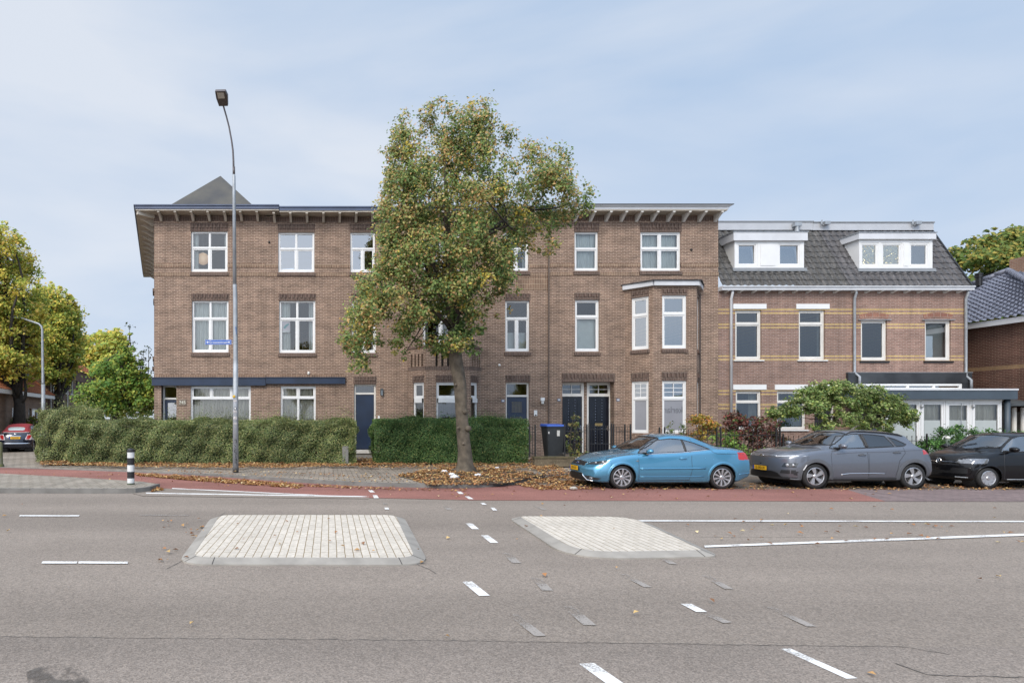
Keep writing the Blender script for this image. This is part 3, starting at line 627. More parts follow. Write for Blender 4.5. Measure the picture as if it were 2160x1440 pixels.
ww(h3, 1351, 1436, 489, 571, [524], [[1393], [1393]], sash=[True, True], curtain='n', lintel=.36)
ww(h3, 1213, 1264, 632, 741, [668], [[], []], sash=[True, True], curtain='w', ctop=pzw(672), lintel=.28)
gaps = [(pxw(1212), pxw(1262)), (pxw(1351), pxw(1436))]
band(h3, uM + .01, uR, 556, 563.5, gaps); band(h3, uM + .01, uR, 574, 582, [(a - .06, b + .06) for a, b in gaps]); band(h3, uM + .01, uR, 456, 465, mat=BRICKD, proud=.015)
xr = X(1541, EF); xl = er + .03
mb = MB(); mb.box(xl, xr - .12, EF + .02, D0 + 1, ZSOF, ZSOF + .05); mb.build('soffit', SOFF, h3)
EW = M('white eave paint', (.58, .59, .61), .45, .12, 1.5)
mb = MB(); mb.prism([(xl, EF), (xr - .08, EF), (xr - .08, 37), (xl, 37)], ZSOF + .055, ZTOP - .1)
mb.hexa([(xl, EF - .03, ZTOP - .1), (xr - .05, EF - .03, ZTOP - .1), (xr - .05, 37, ZTOP - .1), (xl, 37, ZTOP - .1), (xl, EF - .1, ZTOP - .02), (xr + .06, EF - .1, ZTOP - .02), (xr + .06, 37, ZTOP - .02), (xl, 37, ZTOP - .02)]); mb.build('eave_fascia', EW, h3)
mb = MB(); mb.box(xl, xr + .08, EF - .12, 37, ZTOP - .019, ZTOP + .01); mb.build('roof_flashing', ROOFFELT, h3)
for px in (1179, 1211.5, 1244, 1277, 1309, 1341, 1374, 1407, 1440, 1473, 1507): bracket(h3, FR, pxw(px), ZSOF, h=.32, mat=CREAM)
fc, bp_ = facets(b2[0], b2[1], .9, .76)
fc[2] = (Fr((b2[1] - .67, D0 - .9), (.67, .9)), math.dist((0, 0), (.67, .9))); bp_[2] = (b2[1] - .67, D0 - .9); fc[1] = (fc[1][0], bp_[2][0] - bp_[1][0])
DB = D0 - .9; u_ = lambda px: X(px, DB) - bp_[1][0]; zt_ = Z(603, DB)
z1a, z1b, z2a, z2b = 4.82, 7.08, 1.2, 3.44
opsB = [[(.27, .98, z2a, z2b), (.27, .98, z1a, z1b)], [(u_(1397), u_(1448), z2a, z2b), (u_(1397), u_(1448), z1a, z1b)], [(.3, .85, z2a, z2b), (.3, .85, z1a, z1b)]]
mb = MB()
for (f, l), o in zip(fc, opsB): wall(mb, f, 0, l, 0, zt_, o, depth=.12)
mb.build('bay_wall', BRICK, h3, fix=False)
FRST = glassmat('frosted glass', (.42, .43, .47), .28, .35)
for i, ((f, l), o) in enumerate(zip(fc, opsB)):
    a, b, c, d = o[0]; tz = Z(840, DB); w0 = wnd(h3, f, a, b, c, d, [tz], [[], []], recess=.04, sill=None, lintel=.36)
    mu = MB(); uc = (a + b) / 2; zt2, zb2 = d - .115, tz + .085
    mu.fbox(f, uc - .013, uc + .013, -.09, -.064, zb2, zt2)
    for k in (1, 2): z = zb2 + (zt2 - zb2) * k / 3; mu.fbox(f, a + .115, b - .115, -.088, -.067, z - .013, z + .013)
    mu.build('glazing_bars', WHITE, w0)
    fo = MB(); fo.quad(f.pt(a + .11, -.087, c + .13), f.pt(b - .11, -.087, c + .13), f.pt(b - .11, -.087, tz - .08), f.pt(a + .11, -.087, tz - .08)); fo.build('frosted_film', M('grey window film', (.265, .27, .295), .25, .06, 2), w0, fix=False)
    a, b, c, d = o[1]; wnd(h3, f, a, b, c, d, [Z(662, DB)], [[], []], recess=.04, sw=.06, lintel=.28)
    if i == 1:
        tb = text('window_lettering', 'kerlar', .40, M('grey lettering', (.12, .125, .14), .5), w0, (0, 0, 0), depth=.002)
        me = tb.data; of_ = OFF[w0.name]; me.transform(Matrix.Translation(of_)); me.transform(Matrix.Diagonal((-.85, 1, 1, 1))); p = f.pt((o[0][0] + o[0][1]) / 2, -.084, Z(864.5, DB)); me.transform(Matrix.Translation(Vector(p) - of_)); me.flip_normals()
mb = MB()
for k, (f, l) in enumerate(fc):
    e0 = -.12 if k != 1 else -.03; mb.fbox(f, -.06 if k == 0 else -.03, l + (.06 if k == 2 else .03), -.3, .14, zt_, zt_ + .2); 
mb.build('bay_cornice', EW, h3)
mb = MB(); o2 = .2; mb.prism([(bp_[0][0] - .22, D0 - .001), (bp_[1][0] - .12, D0 - .9 - o2), (bp_[2][0] + .12, D0 - .9 - o2), (bp_[3][0] + .22, D0 - .001)], zt_ + .202, zt_ + .235); mb.build('bay_roof', ROOFFELT, h3)
mb = MB(); mb.tube([(pxw(1156.5), D0 - .05, .2), (pxw(1156.5), D0 - .05, 10.4)], .035, 8); mb.build('downpipe', M('brown downpipe', (.10, .07, .055), .6), h2)
mb = MB(); mb.tube([(pxw(1474), D0 - .06, .5), (pxw(1474), D0 - .06, 7.3)], .045, 8); mb.build('downpipe', M('dark downpipe', (.05, .035, .03), .6), h3)
# ---------------------------------------------------------------- pair of banded houses
def zpx(y): return pzw(y)
bnd = [(zpx(y), .038) for y in (652.5, 660, 683.5, 691, 750.5, 758.5, 823.5, 831.5, 853, 860.5)]
BRA = brickmat('purple red banded brick', (.262, .158, .122), (.18, .108, .088), (.32, .25, .21), bh=.07, bands=bnd, stain=.22)
BRB = brickmat('pink red banded brick', (.29, .172, .135), (.195, .115, .093), (.34, .26, .215), bh=.07, bands=bnd[:6], stain=.22)
TILE = brickmat('dark roof tiles', (.125, .12, .122), (.085, .082, .084), (.022, .022, .022), bw=.3, bh=.34, ms=.006, off=0, stain=.3, rough=.7, bump=.1, patch=1.2)
TILEL = brickmat('lichen roof tiles', (.13, .125, .12), (.088, .085, .08), (.022, .022, .022), bw=.3, bh=.34, ms=.006, off=0, stain=.5, rough=.8, bump=.1, patch=2.5)
def tiles(parent, name, p00, p10, p11, p01, mat, tw=.3, th=.33, amp=.03, step=.03, local=False):
    """pantiles between the eave p00-p10 and the ridge p01-p11"""
    p00, p10, p11, p01 = map(Vector, (p00, p10, p11, p01)); ln = max((p10 - p00).length, (p11 - p01).length); hh = (p01 - p00).length
    nu = max(2, int(ln / tw * 6)); rows = max(1, int(round(hh / th))); nrm = (p10 - p00).cross(p01 - p00).normalized()
    U = np.linspace(0, 1, nu + 1); vs = []; fs = []
    for r in range(rows):
        for (q, off) in ((r / rows, step), ((r + .999) / rows, 0)):
            for u in U:
                a = p00.lerp(p10, u); b = p01.lerp(p11, u); p = a.lerp(b, q)
                x = (p - p00).dot((p10 - p00).normalized()); ph = (x / tw) % 1
                vs.append(p + nrm * (off + amp * (math.sin(2 * math.pi * ph) + .3 * math.sin(4 * math.pi * ph))))
    n = nu + 1
    for k in range(2 * rows - 1):
        for i in range(nu): fs.append((k * n + i, k * n + i + 1, (k + 1) * n + i + 1, (k + 1) * n + i))
    mb = MB(); mb.add(vs, fs); return mb.build(name, mat, parent, local, fix=False)
uA, uB_, uE = uR, pxw(1783), pxw(2039); zg = pzw(609)
GD = 26.72; zgt = Z(604, GD); zgb = Z(611.5, GD); Dt = 28.5; zrt = Z(487, Dt)
def slope(z): return GD + (Dt - GD) * (z - zgt) / (zrt - zgt)
ha = thing('brick_house', 'purple-brown brick house with yellow brick bands and an open-windowed dormer', 'house', (pxw(1650), 32, 0))
hb = thing('brick_house', 'pinkish brick house with yellow bands and a dormer lined with crumpled foil', 'house', (pxw(1910), 32, 0))
opa = [op(1551, 1606, 654, 758), op(1685, 1740, 654, 758), op(1552, 1606, 824, 905), op(1639, 1700, 824, 905), op(1718, 1762, 824, 950)]
opb = [op(1816, 1871, 675, 760), op(1951, 2006, 675, 760), op(1800, 2026, 808, 940)]
mb = MB(); wall(mb, FR, uA + .003, uB_, 0, zgt, opa, depth=.13); mb.build('wall', BRA, ha, fix=False)
mb = MB(); wall(mb, FR, uB_ + .003, uE, 0, zgt, opb, depth=.13); mb.build('wall', BRB, hb, fix=False)
shell(ha, [(uB_, D0), (uB_, 37), (uA, 37), (uA, D0)], zgt, BRA, (3.6, 7.0)); shell(hb, [(uE, D0), (uE, 37), (uB_, 37), (uB_, D0)], zgt, BRB, (3.6, 7.0))
for (x0, x1, y0, y1, t, cu) in ((1551, 1606, 654, 758, 683, 'l'), (1685, 1740, 654, 758, 683, 'l')):
    ww(ha, x0, x1, y0, y1, [t], [[], []], sash=[True, True], sill='white', curtain=cu, mat=CREAM, glass=GLASSD)
for (x0, x1) in ((1552, 1606), (1639, 1700)): ww(ha, x0, x1, 824, 905, [848], [[], []], sash=[True, False], sill='white', curtain='bs', mat=CREAM, glass=GLASSD)
for (x0, x1, y0, y1) in ((1546, 1616, 641, 651.5), (1679, 1749, 641, 651.5), (1546, 1616, 811, 821.5), (1634, 1703, 811, 821.5), (1712, 1768, 811, 821.5)):
    mb = MB(); mb.fbox(FR, pxw(x0), pxw(x1), 0, .03, pzw(y1), pzw(y0)); mb.build('lintel', WHITE, ha)
door(ha, FR, pxw(1718), pxw(1762), .3, pzw(824), pzw(845), mat=M('dark door', (.03, .03, .035), .4))
for (x0, x1, g) in ((1816, 1871, GLASSD), (1951, 2006, GLASS)):
    ww(hb, x0, x1, 675, 760, [], [[]], sash=[True], sill='dark', mat=CREAM, glass=g, sw=.06, curtain='w' if x0 > 1900 else None)  # right window: flat blind added, its pale colour stands in for a reflection
    mb = MB(); a, b = pxw(x0) - .02, pxw(x1) + .02; zc, n = pzw(675) + .03, 13
    for i in range(n):
        t0, t1 = i / n, (i + .93) / n; l = lambda t, k: a + (b - a) * (.5 + (t - .5) * (1 + .12 * k)); za = lambda t: .09 * (1 - (2 * t - 1) ** 2)
        mb.hexa([FR.pt(l(t0, 0), .012, zc + za(t0)), FR.pt(l(t1, 0), .012, zc + za(t1)), FR.pt(l(t1, 0), -.05, zc + za(t1)), FR.pt(l(t0, 0), -.05, zc + za(t0)), FR.pt(l(t0, 1), .012, zc + .21 + za(t0)), FR.pt(l(t1, 1), .012, zc + .21 + za(t1)), FR.pt(l(t1, 1), -.05, zc + .21 + za(t1)), FR.pt(l(t0, 1), -.05, zc + .21 + za(t0))])
    mb.build('arch_lintel', brickmat('arch brick', (.33, .17, .12), (.25, .12, .09), (.36, .27, .22), bw=.3, bh=.3), hb)
    mb = MB(); mb.fbox(FR, a - .12, b + .12, 0, .07, zc - .03, zc - .005); mb.build('drip_strip', STEEL, hb)
# shop front of the end house
mb = MB(); mb.fbox(FR, uB_ + .03, uE + .12, .002, .12, pzw(808), pzw(786.5)); mb.fbox(FR, uB_ + .03, pxw(1800), .002, .1, pzw(823), pzw(808)); mb.fbox(FR, pxw(2026), uE + .12, .002, .1, pzw(823), pzw(808)); mb.build('shop_fascia', M('weathered black board', (.016, .018, .021), .5, .5, .8, hue=(.045, .05, .055)), hb)
mb = MB(); mb.fbox(FR, uB_ + .02, uE + .14, .002, .14, pzw(786.4), pzw(785)); mb.build('lead_flashing', M('lead', (.2, .21, .22), .6), hb)
ww(hb, 1803, 2025, 809, 824, [], [[1858, 1912, 1967]], sash=[False], sill=None, recess=-.08, fw=.09)
mb = MB(); mb.fbox(FR, pxw(1806), pxw(2022), -.06, -.03, pzw(823), pzw(810)); mb.build('plywood_panel', M('plywood', (.42, .27, .14), .7, .2, 3), hb)
# gutters and corbels
for (par, a, b) in ((ha, uA, uB_), (hb, uB_, uE + .06)):
    mb = MB(); mb.box(a + .004, b, GD, D0 - .002, zgb, zgt - .03); mb.box(a + .004, b, GD - .05, D0 - .004, zgt - .03, zgt + .02); mb.build('gutter', EW, par)
    n = int((b - a) / .6)
    for i in range(n):
        u = a + .3 + i * (b - a - .2) / n; mb = MB(); mb.fbox(FR, u - .05, u + .05, 0, .24, zgb - .1, zgb - .002, z0b=zgb - .03); mb.build('corbel', CREAM, par)
tiles(ha, 'roof', (uA + .02, GD + .03, zgt + .03), (uB_, GD + .03, zgt + .03), (uB_, Dt, zrt), (uA + .02, Dt, zrt), TILEL)
tiles(hb, 'roof', (uB_, GD + .03, zgt + .03), (uE - .03, GD + .03, zgt + .03), (uE - .03, Dt, zrt), (uB_, Dt, zrt), TILE)
mb = MB(); mb.add([(uE, GD + .1, zgt), (uE, 37, zgt), (uE, 37, zrt), (uE, Dt, zrt)], [(0, 1, 2, 3)]); mb.build('gable_wall', BRB, hb, fix=False)
mb = MB(); t_ = [(uE - .03, GD, zgt - .02), (uE - .03, Dt, zrt)]; mb.tube([(uE - .03, GD, zgt), (uE - .03, Dt, zrt)], .05, 6); mb.build('verge_trim', BLACK, hb)
for (par, a, b, y0, y1) in ((ha, uR + .02, X(1712, Dt), 470, 486), (hb, X(1712, Dt) + .01, X(1966, Dt), 471.5, 486.5)):
    mb = MB(); mb.box(a, b, Dt - .08, 36.5, Z(y1, Dt), Z(y0, Dt)); mb.build('roof_upstand', M('greyed white board', (.44, .45, .47), .5, .12, 1.5), par)
    mb = MB(); mb.box(a, b + .03, Dt - .11, 36.5, Z(y0, Dt), Z(y0, Dt) + .06); mb.build('roof_trim', M('lead', (.2, .21, .22), .6), par)
def dormer(par, x0, x1, y0, y1, fx0, fx1, fy0, fy1, wins, pan):
    Dd = 27.2; fr = Fr((0, Dd), (1, 0)); u0, u1 = X(x0, Dd), X(x1, Dd); z0, z1 = Z(y1, Dd), Z(y0, Dd)
    os_ = [(X(a, Dd), X(b, Dd), Z(d, Dd), Z(c, Dd)) for (a, b, c, d, *_) in wins]
    mb = MB(); wall(mb, fr, u0, u1, z0, z1, os_, depth=.1)
    for u in (u0, u1): mb.quad((u, Dd, z0), (u, slope(z1) + .4, z0), (u, slope(z1) + .4, z1), (u, Dd, z1))
    dm = mb.build('dormer', WHITE, par, fix=False)
    mb = MB(); mb.box(u0 + .06, u1 - .06, Dd + 1.1, Dd + 1.15, z0, z1); mb.build('dormer_back', DARK, dm)
    mb = MB(); zf0, zf1 = Z(fy1, Dd - .12), Z(fy0, Dd - .12); mb.box(u0 - .12, X(fx1, Dd - .12), Dd - .12, slope(zf1) + .6, zf0, zf1); mb.build('dormer_fascia', EW, dm)
    mb = MB(); mb.box(u0 - .15, X(fx1, Dd - .12) + .03, Dd - .15, slope(zf1) + .6, zf1, zf1 + .035); mb.build('dormer_roof', STEEL, dm)
    mb = MB(); mb.hexa([(u0 - .1, slope(z0) - .16, z0 - .16), (u1 + .1, slope(z0) - .16, z0 - .16), (u1 + .1, slope(z0) + .1, z0 - .16), (u0 - .1, slope(z0) + .1, z0 - .16), (u0 - .1, slope(z0) - .1, z0), (u1 + .1, slope(z0) - .1, z0), (u1 + .1, Dd + .05, z0), (u0 - .1, Dd + .05, z0)]); mb.build('dormer_apron', M('lead', (.2, .21, .22), .6), dm)
    for (o, wv) in zip(os_, wins):
        w_ = wnd(par, fr, *o, [], [[]], sash=[True], sill=None, recess=.015, name='window', tilt=wv[4] == 'tilt')
        if wv[4] == 'foil':
            n = 16; vs = []; rr = np.random.default_rng(int(wv[0]))
            for j in range(n + 1):
                for i in range(n + 1):
                    a = o[0] + .08 + (o[1] - o[0] - .16) * i / n; c = o[2] + .08 + (o[3] - o[2] - .16) * j / n
                    vs.append(fr.pt(a, -.075 + .012 * math.sin(a * 31 + c * 40 + 2 * math.sin(c * 9)) + rr.normal(0, .006), c))
            f_ = MB(); f_.add(vs, [(j * (n + 1) + i, j * (n + 1) + i + 1, (j + 1) * (n + 1) + i + 1, (j + 1) * (n + 1) + i) for j in range(n) for i in range(n)])
            f_.build('foil', M('crumpled gold foil', (.74, .66, .44), .32, .1, 6, metal=.6), w_, fix=False)
        if wv[4] == 'tilt':
            t = MB(); a, b, c, d = o; n_ = fr
            for (p, q) in ((a + .07, a + .13), (b - .13, b - .07)): t.hexa([n_.pt(p, -.07, c + .08), n_.pt(q, -.07, c + .08), n_.pt(q, -.12, c + .08), n_.pt(p, -.12, c + .08), n_.pt(p, -.24, d - .09), n_.pt(q, -.24, d - .09), n_.pt(q, -.29, d - .09), n_.pt(p, -.29, d - .09)])
            t.fbox(fr, a + .13, b - .13, -.29, -.24, d - .16, d - .09); t.build('tilted_sash', WHITE, w_)
    if pan:
        mb = MB(); mb.fbox(fr, X(pan[0], Dd), X(pan[1], Dd), 0, .02, z0 + .1, z1 - .25); mb.build('dormer_panel', WHITE, dm)
dormer(ha, 1549.5, 1696, 505, 565, 1549, 1704, 489.5, 507, [(1554, 1598, 512, 562, 'tilt'), (1641, 1690, 512, 562, 'tilt')], (1604, 1635))
dormer(hb, 1812.5, 1967, 502, 566, 1810, 1975, 491, 504, [(1815, 1854, 512, 563, 'foil'), (1859, 1903, 512, 563, 'foil'), (1918, 1960, 512, 563, 'plain')], (1906, 1915))
mb = MB()
def pipe(par, px, y0, y1, mat, jog=0):
    mb = MB(); x = pxw(px); pts = [(x, GD + .12, zgb), (x, GD + .12, zgb - .12), (x, D0 - .07, zgb - .35)]
    if jog: pts += [(x, D0 - .07, pzw(y1) + .62), (x + jog, D0 - .2, pzw(y1) + .42), (x + jog, D0 - .2, pzw(y1))]
    else: pts += [(x, D0 - .07, pzw(y1))]
    mb.tube(pts, .055, 10)
    for k in range(1, 4): z = zgb - .35 - k * 1.25; 
    mb.build('downpipe', mat, par, smooth=True)
pipe(ha, 1540, 612, 905, EW); pipe(hb, 1799.5, 612, 815, STEEL, .11); pipe(hb, 2034, 612, 822, STEEL, .1)
for (px, py) in ((1743, 475), (1934, 475)):
    pass
def vent(px, py, lab, big):
    o = thing('roof_vent', lab, 'roof vent', (X(px, Dt - .2), Dt - .2, Z(py, Dt)))
    mb = MB(); x, y, z = o.location
    if big: mb.prism([(x - .16, y - .1), (x + .16, y - .1), (x + .16, y + .1), (x - .16, y + .1)], z + .05, z + .22); mb.tube([(x, y, z - .2), (x, y, z + .05)], .09, 10)
    else: mb.box(x - .05, x + .2, y - .09, y + .09, z - .02, z + .13); mb.tube([(x - .05, y, z - .05), (x - .15, y, z + .02), (x - .13, y, z + .2)], .03, 6)
    mb.build('vent_body', STEEL, o)
vent(1681, 483, 'grey vent hood above the open-windowed dormer', True); vent(1740, 476, 'small grey vent between the two dormers on the roof edge', False); vent(1932, 476, 'small grey vent above the foil-lined dormer', False)
# ---------------------------------------------------------------- glazed annexe
an = thing('annexe', 'flat-roofed annexe with slate-blue fascia and white glazed doors', 'annexe', (25.4, 25.9, 0))
DA = 25.0; fa = Fr((0, DA), (1, 0)); ua, ub = X(1868, DA), X(2126, DA); z_ = lambda y: Z(y, DA)
SLATE = M('slate blue board', (.055, .075, .095), .5, .15, 2)
mb = MB(); mb.box(ua - .3, X(2147, DA - .25), DA - .25, D0 - .2, z_(842), z_(823.5)); mb.build('fascia', SLATE, an)
mb = MB(); mb.box(ua - .33, X(2149, DA - .28), DA - .28, D0 - .17, z_(823.4), z_(820)); mb.build('roof_edge', EW, an)
mb = MB(); mb.box(ua, ub, D0 - .4, D0 - .35, 0, z_(843)); mb.box(ub, ub + .04, DA + .1, D0 - .35, 0, z_(843)); mb.build('back_wall', M('annexe inner wall', (.3, .29, .27), .9), an)
def apane(x0, x1, y0, dr):
    u0, u1 = X(x0, DA), X(x1, DA); fw = .1 if dr else .07
    w = wnd(an, fa, u0, u1, .28, z_(y0), [], [[]], sash=[True], sw=fw, recess=0, sill=None, curtain='b', name='glazed_door' if dr else 'window')
    mb = MB(); mb.quad(fa.pt(u0 + .17, -.047, .42), fa.pt(u1 - .17, -.047, .42), fa.pt(u1 - .17, -.047, z_(886)), fa.pt(u0 + .17, -.047, z_(886))); mb.build('frosted_film', M('frosted film', (.40, .43, .42), .3, .05, 2), w, fix=False)
    if dr: mb = MB(); mb.tube([fa.pt(u0 + .62, .02, z_(905)), fa.pt(u0 + .62, .02, z_(850))], .012, 6); mb.build('door_bar', STEEL, w)
for (x0, x1, y0, dr) in ((1868, 1942, 846, 0), (1943, 1994, 846, 0), (1995, 2050, 846, 1), (2051, 2113, 846, 0)): apane(x0, x1, y0, dr)
mb = MB(); mb.fbox(fa, ua, X(2114, DA), -.1, .01, z_(846) + .002, z_(842) - .002); mb.fbox(fa, ua, X(2114, DA), -.1, .01, .05, .278); mb.build('door_frame', WHITE, an)
mb = MB(); mb.tube([(X(2122, DA), DA - .05, .05), (X(2122, DA), DA - .05, z_(842) - .003)], .09, 12); mb.build('column', SLATE, an, smooth=True)
for px in (1942, 2050.5):
    mb = MB(); p = fa.pt(X(px, DA), .06, z_(857)); mb.ball(p, .05, .05, .07, 10, 8); mb.fbox(fa, X(px, DA) - .03, X(px, DA) + .03, .012, .04, z_(861), z_(854)); l = mb.build('wall_lamp', STEEL)
    tag(l, 'small steel spotlight on the annexe post left of the glazed door' if px < 2000 else 'small steel spotlight on the annexe post right of the glazed door', 'lamp', 'spotlights on the annexe')
# timber gate and posts at the far right
gt = thing('timber_fence', 'weathered dark timber fence with white posts beside the annexe', 'fence', (28.6, 25.6, 0))
mb = MB()
for i in range(22):
    x = 27.75 + i * .16; mb.box(x, x + .145, 25.8 + random.uniform(-.01, .01), 25.83, .05, 2.1 + random.uniform(-.06, .05))
mb.build('boards', M('grey timber', (.115, .10, .088), .85, .4, 5, bump=.2), gt)
for px in (2139, 2158): mb = MB(); mb.tube([(X(px, 25.5), 25.5, 0), (X(px, 25.5), 25.5, 2.3)], .08, 10); mb.build('post', CREAM, gt)
mb = MB(); mb.hexa([(27.6, 24.9, 2.35), (31, 24.9, 2.35), (31, 26.4, 2.62), (27.6, 26.4, 2.62), (27.6, 24.9, 2.4), (31, 24.9, 2.4), (31, 26.4, 2.67), (27.6, 26.4, 2.67)]); mb.build('lean_to_roof', M('corrugated dark roof', (.07, .08, .085), .7, .3, 6), gt)
# ---------------------------------------------------------------- hipped house on the right edge
hn = thing('hip_roof_house', 'dark brown brick house with glazed blue-black hip roof at the right edge', 'house', (34, 30, 0))
XW = 29.45; ze = Z(668, 26) - .02
BRN = brickmat('chocolate brick', (.125, .055, .042), (.085, .036, .030), (.20, .14, .10), bands=[(4.05, .09)], bandcol=(.27, .17, .085), stain=.25)
mb = MB(); mb.quad((XW, 40, 0), (XW, 24.4, 0), (XW, 24.4, ze), (XW, 40, ze)); mb.quad((XW, 24.4, 0), (38, 24.4, 0), (38, 24.4, ze), (XW, 24.4, ze)); mb.build('wall', BRN, hn, fix=False)
xe = XW - .35; ap = (33.3, 30.0, 9.0)
mb = MB(); mb.box(xe, xe + .05, 24.0, 36, ze - .24, ze); mb.box(xe + .05, 38, 24.0, 24.05, ze - .24, ze); mb.build('fascia', EW, hn)
mb = MB(); mb.box(xe + .05, XW, 24.05, 36, ze - .2, ze - .16); mb.build('soffit', CREAM, hn)
GT = brickmat('glazed blue black tiles', (.20, .21, .26), (.14, .15, .19), (.03, .03, .035), bw=.3, bh=.33, ms=.008, off=0, stain=.25, rough=.28)
tiles(hn, 'roof', (xe - .06, 36, ze + .02), (xe - .06, 23.9, ze + .02), (ap[0], ap[1] - .02, ap[2]), (ap[0], ap[1] + .02, ap[2]), GT, amp=.04, step=.045)
tiles(hn, 'roof', (xe - .06, 23.9, ze + .02), (38.5, 23.9, ze + .02), (38.5, ap[1], ap[2]), (ap[0], ap[1], ap[2]), GT, amp=.04, step=.045)
mb = MB(); A3, B3 = Vector((xe - .06, 23.9, ze + .08)), Vector((ap[0], ap[1], ap[2] + .08)); n = 18
for i in range(n): p, q = A3.lerp(B3, i / n), A3.lerp(B3, (i + 1.12) / n); mb.tube([p, q], [.15, .12], 8)
A4 = Vector((xe - .06, 36, ze + .08))
for i in range(n): p, q = A4.lerp(B3, i / n), A4.lerp(B3, (i + 1.12) / n); mb.tube([p, q], [.15, .12], 8)
mb.build('ridge_tiles', GT, hn, smooth=True)
p = Vector((ap[0] - 1.05, 30.35, 8.38)); mb = MB(); mb.tube([p, p + Vector((0, 0, .55))], .13, 10); mb.tube([p + Vector((0, 0, .42)), p + Vector((0, 0, .5))], .17, 10); mb.tube([p + Vector((0, 0, .55)), p + Vector((0, 0, .62))], .16, 10); mb.build('flue', BLACK, hn)
mb = MB(); mb.box(35.6, 36.5, 31, 32, 8.5, 10.1); mb.build('chimney', brickmat('chimney brick', (.35, .2, .13), (.25, .13, .09), (.35, .28, .22)), hn)
# ---------------------------------------------------------------- houses of the side street
dr_ = Vector((-.21, .978)).normalized(); s1 = Fr((-17.55, 29.5), dr_)
def pxu(px, fr=s1):
    k = (px - CX) / F; return (k * fr.o.y - fr.o.x) / (fr.d.x - k * fr.d.y)
def dzu(u, y, fr=s1): return Z(y, fr.o.y + fr.d.y * u)
hs = thing('row_house', 'low brick row house with orange tiled roof and white dormer on the side street', 'house', (-22, 38, 0))
u1, u2 = 0, pxu(101); ze1 = 3.25
SB = brickmat('tan brick', (.26, .16, .10), (.19, .115, .078), (.33, .26, .2)); OT = brickmat('orange tiles', (.36, .13, .06), (.25, .09, .045), (.09, .04, .02), bw=.3, bh=.3, ms=.012, off=0)
ow = [(pxu(26), pxu(52), .75, 2.45), (pxu(60), pxu(66), .2, 2.45), (pxu(68), pxu(82), .6, 2.45)]
mb = MB(); wall(mb, s1, u1, u2, 0, ze1, ow, depth=.1); p = s1.pt(u2, 0, 0); q = s1.pt(u2, -8, 0); mb.quad(p, q, (q[0], q[1], ze1), (p[0], p[1], ze1)); mb.build('wall', SB, hs, fix=False)
mb = MB(); q = [s1.pt(u1, -.9, 0), s1.pt(u2 - .1, -.9, 0)]; mb.quad(q[0], q[1], (q[1][0], q[1][1], ze1), (q[0][0], q[0][1], ze1)); mb.build('inner_wall', DARK, hs, fix=False)
wnd(hs, s1, *ow[0][:2], ow[0][2], ow[0][3], [], [[(ow[0][0] + ow[0][1]) / 2]], curtain='w', ctop=2.0, sill='white'); wnd(hs, s1, *ow[2][:2], ow[2][2], ow[2][3], [], [[]], sill='white'); door(hs, s1, *ow[1], 2.1, style='plain', mat=DARK)
mb = MB(); mb.fbox(s1, u1, u2 + .2, -.1, .45, ze1 - .05, ze1 + .18); mb.build('eave_board', CREAM, hs)
tiles(hs, 'roof', s1.pt(u1, .45, ze1 + .2), s1.pt(u2 + .2, .45, ze1 + .2), s1.pt(u2 + .2, -4, 7.0), s1.pt(u1, -4, 7.0), OT)
ud0, ud1 = pxu(50), pxu(86); mb = MB(); sd_ = Fr(s1.pt(0, -.75, 0)[:2], dr_); wd = [(ud0 + (ud1 - ud0) * k / 5 + .06, ud0 + (ud1 - ud0) * (k + 1) / 5 - .06, 4.15, 5.2) for k in range(5)]
wall(mb, sd_, ud0, ud1, 3.95, 5.4, wd, depth=.08)
for u in (ud0, ud1): mb.quad(sd_.pt(u, 0, 3.95), sd_.pt(u, -2.2, 3.95), sd_.pt(u, -2.2, 5.4), sd_.pt(u, 0, 5.4))
dmm = mb.build('dormer', WHITE, hs, fix=False); mb = MB(); mb.fbox(sd_, ud0 - .2, ud1 + .2, -2.4, .25, 5.4, 5.62); mb.build('dormer_roof', CREAM, dmm)
mb = MB()
for o in wd: mb.quad(sd_.pt(o[0], -.07, o[2]), sd_.pt(o[1], -.07, o[2]), sd_.pt(o[1], -.07, o[3]), sd_.pt(o[0], -.07, o[3]))
mb.build('pane', M('dim pane', (.06, .07, .08), .1, .2), dmm, fix=False)
hs2 = thing('row_house', 'two-storey dark brick row house further down the side street', 'house', (-24, 52, 0))
v1, v2 = u2 + .25, u2 + 22; mb = MB(); wo = [(v1 + 1.5 + i * 2.2, v1 + 2.6 + i * 2.2, z, z + 1.3) for i in range(8) for z in (1.0, 3.9)]
wall(mb, s1, v1, v2, 0, 6.2, wo, depth=.1); p = s1.pt(v1, 0, 0); q = s1.pt(v1, -8, 0); mb.quad(q, p, (p[0], p[1], 6.2), (q[0], q[1], 6.2)); mb.build('wall', brickmat('dark street brick', (.15, .08, .06), (.1, .055, .045), (.2, .15, .12)), hs2, fix=False)
mb = MB()
for o in wo: mb.quad(s1.pt(o[0], -.09, o[2]), s1.pt(o[1], -.09, o[2]), s1.pt(o[1], -.09, o[3]), s1.pt(o[0], -.09, o[3]))
mb.build('pane', M('dim pane', (.06, .07, .08), .1, .2), hs2, fix=False)
for o in wo[:8]:
    mb = MB(); mb.fbox(s1, o[0], o[0] + .08, -.08, -.02, o[2], o[3]); mb.fbox(s1, o[1] - .08, o[1], -.08, -.02, o[2], o[3]); mb.fbox(s1, o[0] + .08, o[1] - .08, -.08, -.02, o[3] - .08, o[3]); mb.fbox(s1, o[0] - .05, o[1] + .05, -.08, .05, o[2] - .1, o[2]); mb.build('window_frame', CREAM, hs2)
tiles(hs2, 'roof', s1.pt(v1, .3, 6.2), s1.pt(v2, .3, 6.2), s1.pt(v2, -4, 9.5), s1.pt(v1, -4, 9.5), OT)
